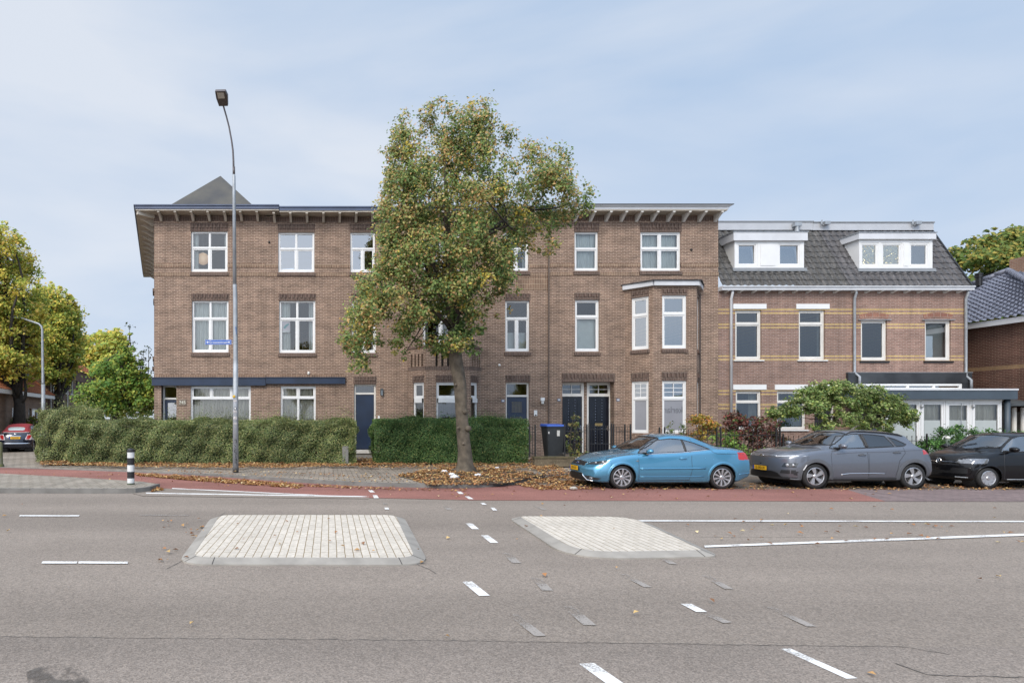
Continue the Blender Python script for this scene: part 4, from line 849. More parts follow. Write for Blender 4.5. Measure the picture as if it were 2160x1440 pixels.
for u in (v1 + .35, v1 + 6.4): mb = MB(); mb.tube([s1.pt(u, .08, .1), s1.pt(u, .08, 6.1)], .06, 6); mb.build('downpipe', CREAM, hs2)
mb = MB(); q = [s1.pt(u1, 3.6, 0), s1.pt(u2, 3.6, 0)]; mb.prism([s1.pt(u1, 3.6, 0)[:2], s1.pt(u2 + 8, 3.6, 0)[:2], s1.pt(u2 + 8, 3.85, 0)[:2], s1.pt(u1, 3.85, 0)[:2]], 0, .75); gw = mb.build('garden_wall', SB); tag(gw, 'low tan brick garden wall in front of the orange-roofed row house', 'wall')
# ================================================================ ground, roads, paths
ASPH = groundmat('asphalt', (.228, .196, .168), .28, 75, .07, tint=(.25, .208, .172))
ASPH2 = groundmat('smooth asphalt', (.218, .188, .163), .30, 85, .07, tint=(.235, .196, .165))
REDA = groundmat('red asphalt', (.265, .118, .095), .28, 95, .16, tint=(.235, .11, .09))
PURP = brickmat('purple grey setts', (.235, .175, .165), (.20, .15, .145), (.15, .12, .11), bw=.21, bh=.105, ms=.008, stain=.2)
TILEP = brickmat('grey paving', (.335, .29, .24), (.28, .24, .197), (.10, .08, .055), bw=.30, bh=.30, ms=.014, stain=.35, patch=.9)
TILEW = brickmat('tan paving', (.34, .30, .25), (.29, .26, .215), (.14, .11, .08), bw=.30, bh=.30, ms=.014, stain=.22, patch=.9)
SETT = brickmat('brown setts', (.20, .155, .12), (.145, .115, .09), (.09, .075, .05), bw=.21, bh=.105, ms=.01, stain=.4, patch=1.5)
SOIL = groundmat('soil', (.075, .055, .036), .4, 40, .3, bump=1)
KERB = M('concrete kerb', (.335, .31, .275), .85, .25, 3, bump=.15, bscale=60)
KERBD = M('dark kerb', (.19, .18, .165), .85, .3, 2.5, bump=.15, bscale=60)  # kerb concrete in a darker tone
PALE = brickmat('cream setts', (.60, .545, .47), (.54, .49, .42), (.235, .175, .10), bw=.42, bh=.112, ms=.0065, soldier=True, stain=.12, patch=1.2, bump=.4)
LINE = wornpaint('road paint', (.74, .73, .71), .86); LINEW = wornpaint('worn road paint', (.315, .285, .258), 1.0, 26)
sheet('ground', [(-220, -60), (220, -60), (220, 420), (-220, 420)], -.03, groundmat('dull verge', (.15, .13, .10), .3, 20, .3))
sheet('road', [(-120, -25), (120, -25), (120, 16.6), (-120, 16.6)], 0, ASPH)
sheet('road_strip', [(-120, -25), (120, -25), (120, G(2160, 1367)[1]), G(1905, 1364), G(1000, 1352), G(0, 1343), (-120, G(0, 1342)[1])], .004, ASPH2)
# cycle path
def GL(*ps, z=0): return [G(a, b, z) for a, b in ps]
cyc = GL((-900, 1003), (0, 1005), (150, 1013), (330, 1029), (365, 1031), (560, 1040), (778, 1050), (1000, 1055), (1868, 1057.5), (1785, 1032), (1400, 1031), (1130, 1024), (980, 1022), (800, 1016), (600, 1002), (420, 992), (200, 985), (0, 979), (-900, 960))
sheet('cycle_path', cyc, .008, REDA)
sheet('brick_path', GL((1868, 1057.5), (3600, 1059), (3600, 1034), (1785, 1032)), .0075, PURP)
sheet('parking_strip', GL((1040, 1020), (1130, 1033), (1300, 1034.5), (3600, 1036), (3600, 990), (1180, 985), (1040, 1000)), .0035, SETT)
# pavements with kerbs
def kerb(name, pts, z, w, mat, par=None):
    """kerb stones along a line; visible vertical face, joints every metre"""
    mb = MB(); n = len(pts)
    nn = []
    for i in range(n):
        a, b = Vector(pts[max(i - 1, 0)]), Vector(pts[min(i + 1, n - 1)]); t = (b - a).normalized(); nn.append(Vector((-t.y, t.x)))
    zz = z if isinstance(z, (list, tuple)) else [z] * n
    for i in range(n - 1):
        p, q = Vector(pts[i]), Vector(pts[i + 1]); pi, qi = p + nn[i] * w, q + nn[i + 1] * w; s = Vector((0, 0))
        mb.add([(*p, -.02), (*q, -.02), (*(q + nn[i + 1] * .012), zz[i + 1]), (*(p + nn[i] * .012), zz[i]), (*qi, zz[i + 1]), (*pi, zz[i])], [(0, 1, 2, 3), (3, 2, 4, 5)])
    o = mb.build(name, mat, fix=False); return tag(o, kind='structure')
def dense(pts, step=.5):
    o = [Vector(pts[0])]
    for a, b in zip(pts, pts[1:]):
        a, b = Vector(a), Vector(b); k = max(1, int((b - a).length / step))
        for i in range(1, k + 1): o.append(a.lerp(b, i / k))
    return [tuple(p) for p in o]
ZP = .11
kl = [(-900, 962), (0, 986), (150, 991), (280, 996), (440, 1004), (560, 1013), (640, 1018.5), (752, 1025), (860, 1028), (930, 1029.5), (985, 1029.5), (1040, 1027), (1085, 1021), (1130, 1011), (1165, 1004.5), (1205, 1000)]
kp = GL(*kl); kz = [.02, .02, .025, .04, .07, .10, .11, .11, .11, .11, .10, .10, .10, .09, .09, .09]
far_edge = [(24, 24.5), (24, 27.5), (-8.2, 27.5), (-14, 45), (-40, 45), (-40, kp[0][1])]
kin = []
for i in range(len(kp)):
    a, b = Vector(kp[max(i - 1, 0)]), Vector(kp[min(i + 1, len(kp) - 1)]); t = (b - a).normalized(); kin.append(Vector(kp[i]) + Vector((-t.y, t.x)) * .12)
pav = [(p.x, p.y, z - .002) for p, z in zip(kin, kz)] + [(kin[-1].x + .3, 19.5, .1), (40, 19.4, .1), (40, 27.5, .1), (-8.2, 27.5, .1), (-14, 45, .05), (-40, 45, .03), (-40, kin[0].y, .018)]
mb = MB(); from mathutils.geometry import tessellate_polygon as _tp
mb.add(pav, [tuple(t) for t in _tp([[Vector((p[0], p[1], 0)) for p in pav]])]); me = mb.mesh('pavement', TILEP, fix=False)
for p in me.polygons:
    if p.normal.z < 0: p.flip()
tag(link('pavement', me), kind='structure')
kerb('kerb', kp, kz, .12, KERBD); kerb('kerb', [(kin[-1].x - .02, kin[-1].y + .02), (kin[-1].x + .3, 19.5), (40, 19.4)], .101, .12, KERBD)
# side street carriageway
d_ = dS; b0 = Vector((-17.2, 27.5)); st = [b0 - Vector((4, 0)), b0 + Vector((5.2, 0)), b0 + Vector((5.2, 0)) + d_ * 160, b0 - Vector((4, 0)) + d_ * 160]
sheet('side_street', [tuple(p) for p in st], .055, SETT)
sheet('side_verge', [tuple(b0 + Vector((5.2, 0)) + d_ * 8), tuple(b0 + Vector((9.5, 0)) + d_ * 8), tuple(b0 + Vector((9.5, 0)) + d_ * 160), tuple(b0 + Vector((5.2, 0)) + d_ * 160)], .06, TILEP)
# left traffic island with the striped post
li = GL((-900, 1039.5), (0, 1040), (250, 1040.5), (286, 1040), (318, 1036), (338, 1029), (300, 1022.5), (150, 1012.5), (0, 1004.5), (-900, 975))
hz = .12; k_ = li[:6]; inn = []
for i in range(6):
    a, b = Vector(k_[max(i - 1, 0)]), Vector(k_[min(i + 1, 5)]); t = (b - a).normalized(); inn.append(Vector(k_[i]) + Vector((-t.y, t.x)) * .11)
mb = MB(); vs = [(p.x, p.y, .118) for p in inn] + [(p[0], p[1], .10 if i < 3 else .06) for i, p in enumerate(li[6:])]
mb.add(vs, [tuple(range(len(vs)))]); me = mb.mesh('traffic_island', TILEW, fix=False)
if me.polygons[0].normal.z < 0: me.flip_normals()
tag(link('traffic_island', me), kind='structure')
kerb('kerb', dense(k_[:3], .95) + k_[3:], .12, .11, KERBD)
mb = MB()
for i, x in enumerate(np.arange(li[0][0], li[2][0], .96)):
    mb.box(x - .006, x + .006, li[1][1] - .004, li[1][1] + .12, 0, .1215)
tag(mb.build('kerb_joints', M('kerb joint', (.06, .055, .05), .9)), kind='structure')
# refuge islands with sloping kerbs
def rounded(pts, rad, n=7):
    out = []; k = len(pts)
    for i in range(k):
        p, a, b = Vector(pts[i]), Vector(pts[i - 1]), Vector(pts[(i + 1) % k]); r = rad[i] if isinstance(rad, (list, tuple)) else rad
        u, v = (a - p).normalized(), (b - p).normalized(); ang = u.angle(v); d = r / math.tan(ang / 2); d = min(d, (a - p).length * .48, (b - p).length * .48)
        s, e = p + u * d, p + v * d
        for j in range(n + 1):
            t = j / n; out.append(tuple(s * (1 - t) ** 2 + p * 2 * t * (1 - t) + e * t * t))
    return out
def offset(pts, w):
    k = len(pts); o = []
    for i in range(k):
        a, b = Vector(pts[i - 1]), Vector(pts[(i + 1) % k]); t = (b - a).normalized(); o.append(tuple(Vector(pts[i]) + Vector((-t.y, t.x)) * w))
    return o
def refuge(pts, rad, lab):
    z1 = .075; o = rounded(pts, rad); i1 = offset(o, .17); n = len(o); m_ = MB()
    m_.add([(*p, -.01) for p in o] + [(*p, .022) for p in o] + [(*p, z1) for p in i1], [(i, (i + 1) % n, n + (i + 1) % n, n + i) for i in range(n)] + [(n + i, n + (i + 1) % n, 2 * n + (i + 1) % n, 2 * n + i) for i in range(n)])
    kb = m_.build('refuge_kerb', KERB, fix=False); tag(kb, kind='structure')
    me = bpy.data.meshes.new('refuge_island'); bm = bmesh.new(); vs = [bm.verts.new((*p, z1 - .003)) for p in i1]; bm.faces.new(vs); bm.to_mesh(me); bm.free(); me.materials.append(PALE); uvmap(me)
    tag(link('refuge_island', me), kind='structure')
    c = MB()
    for f in lab:
        j = int(f * n) % n; p, q = Vector(o[j]), Vector(i1[j]); t = (q - p).normalized(); s = Vector((-t.y, t.x)) * .006
        p -= t * .002; c.add([(*(p - s), .024), (*(p + s), .024), (*(q + s), z1 + .002), (*(q - s), z1 + .002)], [(0, 1, 2, 3)])
    tag(c.build('kerb_joints', M('kerb joint', (.06, .055, .05), .9), fix=False), kind='structure')
L1, L2, L3, L4 = G(372, 1193), G(907, 1194), G(838, 1087), G(455, 1084)
L4 = (L4[0], 11.75); L3 = (L3[0] + .1, 11.75)
refuge([L1, L2, L3, L4], [.5, .5, .45, .45], (.1, .22, .3, .42, .55, .7, .95))
Rr = [G(1205, 1182), G(1520, 1176), G(1326, 1088), G(1068, 1091)]
refuge([Rr[0], Rr[1], (Rr[2][0], 11.55), (Rr[3][0], 11.6)], [.75, .28, .7, .35], (.12, .25, .4, .6, .97))
# worn joint between old and new asphalt, dark repair edges
def ribbon(name, pts, w, z, mat):
    m_ = MB(); vs = []
    for i, p in enumerate(pts):
        a, b = Vector(pts[max(i - 1, 0)]), Vector(pts[min(i + 1, len(pts) - 1)]); t = (b - a).normalized(); s = Vector((-t.y, t.x)) * w * random.uniform(.4, 1)
        j = Vector((0, random.uniform(-.012, .012))); vs += [(*(Vector(p) - s + j), z), (*(Vector(p) + s + j), z)]
    m_.add(vs, [(2 * i, 2 * i + 2, 2 * i + 3, 2 * i + 1) for i in range(len(pts) - 1)]); o = m_.build(name, mat, fix=False); return tag(o, kind='structure')
TAR = M('tar joint', (.10, .09, .08), .9, .3, 8)
ribbon('road_seam', dense(GL((-100, 1342), (0, 1343), (1000, 1352), (1600, 1361), (1905, 1364), (2000, 1380)), .06), .006, .006, TAR)
ribbon('road_seam', dense(GL((900, 1133), (1060, 1134), (1100, 1133)), .1), .006, .003, TAR); ribbon('road_seam', dense(GL((1470, 1133), (2300, 1130)), .1), .005, .003, TAR)
ribbon('road_seam', dense(GL((880, 1190), (905, 1200), (920, 1210)), .04), .008, .003, TAR); ribbon('road_seam', dense(GL((352, 1199), (400, 1175), (455, 1095), (475, 1080)), .05), .008, .003, TAR)
ribbon('road_seam', dense(GL((1890, 1400), (1960, 1425), (2300, 1432)), .04), .009, .007, TAR)
# painted markings
NM = [0]
def mark(pts, worn=0, z=.0125):
    sheet('road_marking', GL(*pts), z + NM[0] * .0001, LINEW if worn else LINE); NM[0] = (NM[0] + 1) % 9
def dash(x0, y0, x1, y1, w, worn=0):
    p, q = Vector(G(x0, y0)), Vector(G(x1, y1)); t = (q - p).normalized(); s = Vector((-t.y, t.x)) * w * .30
    sheet('road_marking', [tuple(p - s), tuple(q - s), tuple(q + s), tuple(p + s)], .0075 + NM[0] * .0001, LINEW if worn else LINE); NM[0] = (NM[0] + 1) % 9
sheet('asphalt_wedge', GL((330, 1030), (365, 1031), (700, 1046.5), (778, 1050), (778, 1052), (300, 1046), (280, 1041)), .0105, ASPH)
mark([(308, 1039.4), (778, 1046.7), (778, 1048.7), (308, 1041.2)]); mark([(363, 1029.6), (690, 1045), (690, 1046.2), (363, 1031)])
for a in ((776, 1034, 788, 1038.6), (786, 1044.5, 796, 1051), (963, 1037, 975, 1042), (980, 1047, 996, 1053)): mark([(a[0], a[1]), (a[0] + 9, a[1]), (a[2] + 3, a[3]), (a[2] - 7, a[3])])
for a in ((808, 1061, 814, 1064, 1), (811, 1071, 818, 1075, 0), (1013, 1061, 1024, 1065, 0), (1034, 1071, 1046, 1077, 0)): mark([(a[0], a[1]), (a[0] + 8, a[1]), (a[2] + 3, a[3]), (a[2] - 6, a[3])], a[4])
for (x0, y0, x1, y1, w, k) in ((938, 1067, 948, 1075, .2, 1), (989, 1104, 1003, 1116, .2, 0), (1022, 1129, 1043, 1145, .2, 0), (1066, 1166, 1090, 1188, .2, 1), (985, 1227, 1022, 1257, .2, 0), (1129, 1219, 1155, 1246, .2, 1), (1313, 1211, 1367, 1239, .15, 1), (1488, 1214, 1538, 1243, .16, 1), (1197, 1279, 1244, 1319, .2, 1), (1080, 1296, 1140, 1342, .17, 1), (1447, 1274, 1480, 1291, .18, 0), (1482, 1292, 1535, 1314, .16, 1), (1625, 1281, 1712, 1322, .15, 1), (1657, 1369, 1797, 1432, .15, 0), (1237, 1400, 1305, 1448, .21, 0), (1125, 1067, 1150, 1075, .16, 1), (1395, 1176, 1420, 1190, .16, 1)): dash(x0, y0, x1, y1, w, k)
mark([(42, 1087), (168, 1087), (166, 1089.5), (40, 1089.5)]); mark([(294, 1086), (398, 1086), (397, 1088), (292, 1088)], 1); mark([(90, 1185), (163, 1185), (162, 1189.5), (87, 1189.5)]); mark([(166, 1185), (270, 1185.5), (269, 1190), (165, 1189.5)])
mark([(1328, 1097.6), (3000, 1100.5), (3000, 1103.5), (1334, 1100.2)]); mark([(1485, 1151.5), (2300, 1121), (2300, 1125.5), (1487, 1155.5)])
sheet('oil_stain', GL((55, 1418), (90, 1406), (150, 1404), (185, 1418), (190, 1450), (120, 1470), (60, 1455)), .0095, wornpaint('oil stain', (.115, .10, .087), 1.0, 9))
sheet('oil_stain', GL((420, 1112), (500, 1106), (520, 1114), (440, 1122)), .0095, wornpaint('faint stain', (.13, .115, .10), 1.05, 5))
# front gardens
sheet('garden_soil', [(X(95, 24.3), 23.4), (X(1125, 23.4), 23.4), (X(1125, 23.4), 26.95), (-7.7, 26.95), (-9.4, 26.2)], .115, SOIL)
sheet('garden_soil', [(13.3, 22.5), (29, 22.5), (29, 26.98), (13.3, 26.98)], .145, SOIL)
sheet('garden_path', [(X(752, 24), 23.3), (X(788, 24), 23.3), (X(795, 26.4), 26.45), (X(745, 26.4), 26.45)], .122, SETT)
sheet('tree_pit', GL((838, 1003), (905, 1022), (1060, 1020), (1150, 1001), (1050, 990), (900, 990), z=.1), .106, SOIL)
# low brick wall and steps in front of the twin doors
lw = thing('garden_wall', 'low mossy brick wall carrying the railings left of the blue car', 'wall', (8.6, 22.4, .1))
mb = MB(); mb.box(X(1128, 22.3), X(1345, 22.3), 22.3, 22.55, .1, .40); mb.build('brick_course', brickmat('mossy low brick', (.16, .12, .08), (.11, .085, .06), (.2, .17, .11), stain=.45), lw)
mb = MB(); mb.box(X(1128, 22.3) - .03, X(1345, 22.3), 22.27, 22.58, .40, .46); mb.build('coping', brickmat('mossy coping', (.15, .12, .07), (.10, .09, .05), (.13, .11, .07), bw=.1, bh=.4), lw)
sheet('garden_path', [(X(1128, 22.3), 22.58), (X(1345, 22.3), 22.58), (14.6, 26.98), (10.2, 26.98)], .30, SETT)
sheet('garden_path', [(X(1128, 22.3) + .01, 22.56), (X(1128, 22.3) + .012, 22.56), (10.21, 26.98), (10.2, 26.98)], .2, SETT)
# ================================================================ trees, hedges, plants
LEAF = leafmat('leaf', .32); LEAFH = leafmat('hedge leaf', .2); LEAFD = leafmat('dry leaf', .1, .8)
BARK = M('lichen bark', (.13, .107, .08), .95, .4, 5, bump=1, bscale=24, hue=(.07, .058, .043)); BARKD = M('dark bark', (.055, .045, .036), .95, .4, 4, bump=.8, bscale=20)
C_GREEN = (.195, .265, .075); C_DEEP = (.115, .19, .062); C_OLIVE = (.36, .34, .11); C_RUST = (.52, .32, .13); C_YEL = (.58, .46, .08); C_TAN = (.40, .32, .16)
def clump_leaves(centres, radii, per, flat=.8):
    """leaf points spread through each clump, denser near its shell; returns points, outward directions, clump index"""
    ci = np.repeat(np.arange(len(centres)), per); N = len(ci)
    d = RNG.normal(0, 1, (N, 3)); d /= np.linalg.norm(d, axis=1, keepdims=True)
    r = np.abs(RNG.normal(.55, .29, N)) * np.asarray(radii)[ci]
    q = d * r[:, None] * np.array([1, 1, flat]); return np.asarray(centres)[ci] + q, d, ci
def palette(n, pal, w, ci=None, cw=None):
    c = np.array(pal)[RNG.choice(len(pal), n, p=np.array(w) / sum(w))] * RNG.uniform(.8, 1.2, (n, 1))
    return c
def limb(mb, a, b, r0, r1, bend=.25, n=6):
    a, b = Vector(a), Vector(b); m = (b - a).length; pts = []; off = Vector(RNG.normal(0, 1, 3)) * m * bend * .3
    for i in range(n + 1):
        t = i / n; pts.append(a.lerp(b, t) + off * math.sin(math.pi * t) + Vector((0, 0, -m * .06 * math.sin(math.pi * t))))
    mb.tube(pts, [r0 + (r1 - r0) * i / n for i in range(n + 1)], 7); return pts
def seg_dist(p, poly):
    p = np.asarray(p, float); dmin = np.full(len(p), 1e9)
    for i in range(len(poly)):
        a = np.array(poly[i], float); b = np.array(poly[(i + 1) % len(poly)], float); ab = b - a
        t = np.clip(((p - a) @ ab) / (ab @ ab + 1e-9), 0, 1); dmin = np.minimum(dmin, np.linalg.norm(p - (a + t[:, None] * ab), axis=1))
    return dmin
def crown(poly, D, n, tmax, rr, gap=.0):
    """clump centres filling an outline given on the plane at distance D, with real depth either side of it"""
    poly = [(X(a, D), Z(b, D)) for a, b in poly]; xs = [p[0] for p in poly]; zs = [p[1] for p in poly]; C = []; Rr = []
    while len(C) < n:
        q = np.stack([RNG.uniform(min(xs), max(xs), 400), RNG.uniform(min(zs), max(zs), 400)], 1); q = q[inpoly(q[:, 0], q[:, 1], poly)]; de = seg_dist(q, poly)
        for (x, z), e in zip(q, de):
            r = RNG.uniform(*rr); r = min(r, max(.16, e * 1.05 + .05))
            if e < r * .75 and RNG.random() < .45: continue
            T = tmax * min(1, e / (tmax * .8)) ** .55; y = RNG.uniform(-1, 1); y = math.copysign(abs(y) ** .6, y) * T
            C.append((x, D + y, z)); Rr.append(r)
            if len(C) >= n: break
    return np.array(C), np.array(Rr)
# ---------------------------------------------------------------- the big lime tree
TD = 20.2
zo = [(400,35),(430,60),(425,180),(450,265),(480,250),(450,130),(480,60),(560,50),(610,60),(640,110),(690,70),(740,55),(790,60),(830,130),(840,190),(900,160),(950,200),(960,250),(1000,240),(1010,210),(1040,230),(1050,270),(1130,270),(1210,300),(1200,400),(1240,460),(1290,450),(1310,490),(1350,530),(1320,590),(1320,660),(1270,700),(1220,670),(1170,690),(1130,720),(1170,790),(1130,820),(1060,830),(1030,790),(1000,740),(960,760),(1010,810),(990,860),(930,880),(960,930),(930,980),(970,1010),(940,1070),(890,1130),(850,1110),(790,1150),(830,1235),(740,1200),(720,1300),(660,1340),(560,1330),(470,1290),(430,1220),(400,1290),(380,1360),(340,1370),(340,1280),(300,1230),(270,1280),(230,1300),(220,1400),(180,1420),(120,1400),(100,1340),(80,1280),(30,1220),(80,1190),(70,1100),(120,1060),(140,950),(130,930),(180,870),(230,890),(240,830),(245,700),(215,620),(250,540),(270,460),(300,380),(275,330),(280,250),(320,200),(340,100),(370,60)]
opoly = [(690 + a / 2.4, 200 + b / 2.4) for a, b in zo]
tree = thing('lime_tree', 'tall lime tree turning from green to rust with a bare lower trunk', 'tree', (X(981, TD), TD, .1))
C, Rd = crown(opoly, TD, 1080, 2.6, (.24, .60))
hole = [((690 + a / 2.4, 200 + b / 2.4), r) for (a, b), r in (((500, 240), .45), ((560, 470), .3), ((660, 490), .35), ((450, 215), .3), ((880, 330), .5), ((930, 420), .4), ((800, 690), .3), ((560, 690), .2), ((400, 1010), .3), ((520, 950), .3), ((760, 1040), .35), ((880, 1060), .25), ((560, 1180), .45), ((300, 1150), .35), ((1090, 620), .3), ((1000, 600), .3))]
keep = np.ones(len(C), bool)
for (hx, hy), r in hole: keep &= np.hypot(C[:, 0] - X(hx, TD), C[:, 2] - Z(hy, TD)) > r * .85 + Rd * .35
C, Rd = C[keep], Rd[keep]
per = np.maximum(18, (Rd ** 2 * 640).astype(int)); pts, nd, ci = clump_leaves(C, Rd, per, .85)
front = np.clip((TD - C[:, 1]) / 2.5, -1, 1); hgt = (C[:, 2] - C[:, 2].min()) / np.ptp(C[:, 2])
ca = np.clip(RNG.normal(.44 + .16 * hgt, .26, len(C)), 0, 1)          # how far each clump has turned
cy = (RNG.random(len(C)) < .04)
t = ca[ci]; n = len(ci); u = RNG.random(n); cols = np.empty((n, 3))
pg = palette(n, [C_GREEN, C_DEEP, (.08, .12, .03)], [5, 3, 2]); pa = palette(n, [C_OLIVE, C_RUST, C_TAN, C_YEL], [6, 3.2, 1.2, .35])
cols = np.where((u < t * .85)[:, None], pa, pg); yl = cy[ci] & (RNG.random(n) < .55); cols[yl] = np.array(C_YEL) * RNG.uniform(.7, 1.2, (yl.sum(), 1))
nrm = nd * .6 + np.array([-.15, -.7, .7])
leaves('crown', pts, nrm, .096, cols, LEAF, tree)
mb = MB(); tr = [(981, 994, 1.25), (981, 980, .92), (980, 950, .78), (976, 905, .74), (973, 860, .70), (970, 810, .72), (962, 760, .76), (957, 700, .66), (953, 640, .55), (948, 560, .42), (944, 470, .30), (940, 380, .2), (936, 300, .1)]
tp = [(X(a, TD), TD, Z(b, TD)) for a, b, r in tr]; tp[0] = (tp[0][0], TD, .08); mb.tube(tp, [r * .275 for _, _, r in tr], 18, caps=False)
mbt = mb.mesh('trunk', BARK, smooth=True); rr = np.random.default_rng(4)
for v in mbt.vertices:
    a = math.atan2(v.co.y - TD, v.co.x - X(975, TD)); k = .018 * math.sin(a * 5 + v.co.z * 3) + .015 * math.sin(a * 9 - v.co.z * 7) + (.09 * max(0, math.sin(a * 4 + 1)) * max(0, 1 - (v.co.z - .08) / .35))
    v.co.x += k * math.cos(a); v.co.y += k * math.sin(a)
trk = link('trunk', mbt, tree)
kb = MB()
for (px, py, r) in ((978, 868, .09), (985, 903, .11), (964, 902, .06), (990, 840, .06), (975, 935, .06), (958, 812, .05)): kb.ball((X(px, TD), TD - .19, Z(py, TD)), r, .07, r * .9, 10, 8)
kb.build('trunk_burrs', BARK, trk, smooth=True)
lm = MB(); order = RNG.permutation(len(C))[:75]; main = []
for (px, py, k) in ((880, 600, 7), (840, 480, 7), (1050, 500, 9), (1120, 420, 9), (990, 300, 9), (870, 330, 9), (800, 620, 7), (1000, 600, 8), (900, 520, 8), (1010, 470, 8)):
    q = (X(px, TD), TD + RNG.uniform(-1.6, 1.6), Z(py, TD)); main.append((limb(lm, tp[k], q, .085, .03, .5), q))
for j in order:
    q = C[j]; b_ = min((p for m_, _ in main for p in m_[2:]), key=lambda p: (p - Vector(q)).length + max(0, p.z - q[2]) * 2); (limb(lm, b_, q, .03, .01, .3, 5) if (b_ - Vector(q)).length < 1.9 else None)
lm.build('limbs', BARKD, tree, smooth=True)
# leafy sprouts round the upper trunk
S = np.array([(X(RNG.uniform(920, 1010), TD), TD + RNG.uniform(-.5, .5), Z(RNG.uniform(640, 748), TD)) for _ in range(34)]); pts, nd, ci = clump_leaves(S, np.full(34, .28), 26); 
leaves('trunk_sprouts', pts, nd + np.array([0, -.3, .5]), .15, palette(len(ci), [C_GREEN, C_DEEP, C_OLIVE], [4, 5, .6]), LEAF, tree)
# ---------------------------------------------------------------- clipped hedges
def hedge(name, lab, foot, zt, n, pal, w, size=.05, z0=.1, rough=.12, sprig=.85):
    """foot: ground polygon; leaves cover a wobbly box, dark twiggy core inside"""
    root = thing(name, lab, 'hedge', (sum(p[0] for p in foot) / len(foot), sum(p[1] for p in foot) / len(foot), z0))
    poly = [tuple(p) for p in foot]; cx, cy_ = root.location[:2]
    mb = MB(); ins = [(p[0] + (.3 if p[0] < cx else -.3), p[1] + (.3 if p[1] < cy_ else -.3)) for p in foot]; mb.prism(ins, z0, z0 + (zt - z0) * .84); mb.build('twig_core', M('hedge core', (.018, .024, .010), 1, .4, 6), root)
    edges = [(np.array(poly[i]), np.array(poly[(i + 1) % len(poly)])) for i in range(len(poly))]; ln = np.array([np.linalg.norm(b - a) for a, b in edges]); xs = [p[0] for p in poly]; ys = [p[1] for p in poly]
    area = .5 * abs(sum(a[0] * b[1] - b[0] * a[1] for a, b in edges)); side = ln.sum() * (zt - z0); nt_ = int(n * area / (area + side)); ns = n - nt_
    ei = RNG.choice(len(edges), ns, p=ln / ln.sum()); t = RNG.random(ns); A = np.array([e[0] for e in edges])[ei]; B = np.array([e[1] for e in edges])[ei]; xy = A + (B - A) * t[:, None]
    nn = np.stack([(B - A)[:, 1], -(B - A)[:, 0]], 1); nn /= np.linalg.norm(nn, axis=1, keepdims=True)
    q = np.array(poly).mean(0); flip = ((xy - q) * nn).sum(1) < 0; nn[flip] *= -1
    z = z0 + (zt - z0) * RNG.random(ns) ** .9
    wob = rough * (np.sin(xy[:, 0] * 3.1 + z * 2) + np.sin(xy[:, 0] * 7.3 - z * 5 + xy[:, 1] * 4) * .7 + np.sin(z * 9 + xy[:, 0] * 1.3) * .5)
    roundtop = -np.clip((z - (zt - .45)) / .45, 0, 1) ** 2 * .26
    dd = wob + roundtop - RNG.exponential(.075, ns) + RNG.normal(0, .025, ns)
    sp = np.concatenate([xy + nn * dd[:, None], z[:, None]], 1); sn = np.concatenate([nn, np.full((ns, 1), .45)], 1)
    tx = np.stack([RNG.uniform(min(xs), max(xs), nt_ * 3), RNG.uniform(min(ys), max(ys), nt_ * 3)], 1); tx = tx[inpoly(tx[:, 0], tx[:, 1], poly)][:nt_]
    tz = zt + rough * .8 * (np.sin(tx[:, 0] * 2.3) + np.sin(tx[:, 0] * 6.1 + tx[:, 1] * 5) * .6) - RNG.exponential(.05, len(tx)); up = RNG.random(len(tx)) < .16; tz = tz + up * RNG.exponential(sprig * .2, len(tx))
    tp_ = np.concatenate([tx, tz[:, None]], 1); tn = np.tile([0, -.2, 1], (len(tx), 1))
    ed = seg_dist(tx, poly); tp_[:, 2] -= np.clip(1 - ed / .45, 0, 1) ** 2 * .2
    P_ = np.concatenate([sp, tp_]); Nn = np.concatenate([sn, tn]); c = palette(len(P_), pal, w)
    pat = .5 + .5 * np.sin(P_[:, 0] * 1.7 + 1.3 * np.sin(P_[:, 2] * 2.1)); c *= (.85 + .3 * pat)[:, None]
    leaves('foliage', P_, Nn, size, c, LEAFH, root); return root
HG = [(.145, .19, .062), (.08, .125, .04), (.245, .265, .098), (.35, .33, .135), (.165, .19, .095)]
hx = lambda px, D: X(px, D)
h_a = [(hx(158, 23.6), 23.55), (hx(752, 23.4), 23.4), (hx(752, 23.4), 24.6), (hx(160, 24.8), 24.9)]
hedge('hedge', 'long grey-green clipped hedge from the corner to the navy door path', h_a, Z(886, 23.6), 130000, HG, [5, 4, 4, 1.8, 2])
hedge('hedge', 'short dark green clipped hedge behind the big tree trunk', [(hx(789, 23.5), 23.5), (hx(1116, 23.4), 23.4), (hx(1116, 23.4), 24.7), (hx(789, 23.5), 24.7)], Z(883, 23.5), 82000, [(.10, .18, .05), (.055, .115, .035), (.17, .24, .075), (.28, .29, .09)], [5, 5, 2.5, .6], rough=.085, sprig=.45)
hedge('hedge', 'rounded olive hedge end standing left of the street corner', [(hx(84, 24.6), 24.4), (hx(205, 24.3), 24.2), (hx(225, 26.2), 26.2), (hx(85, 26.6), 26.6)], Z(864, 25), 48000, HG, [4, 2.5, 5, 2.4, 2], rough=.16, sprig=.9)
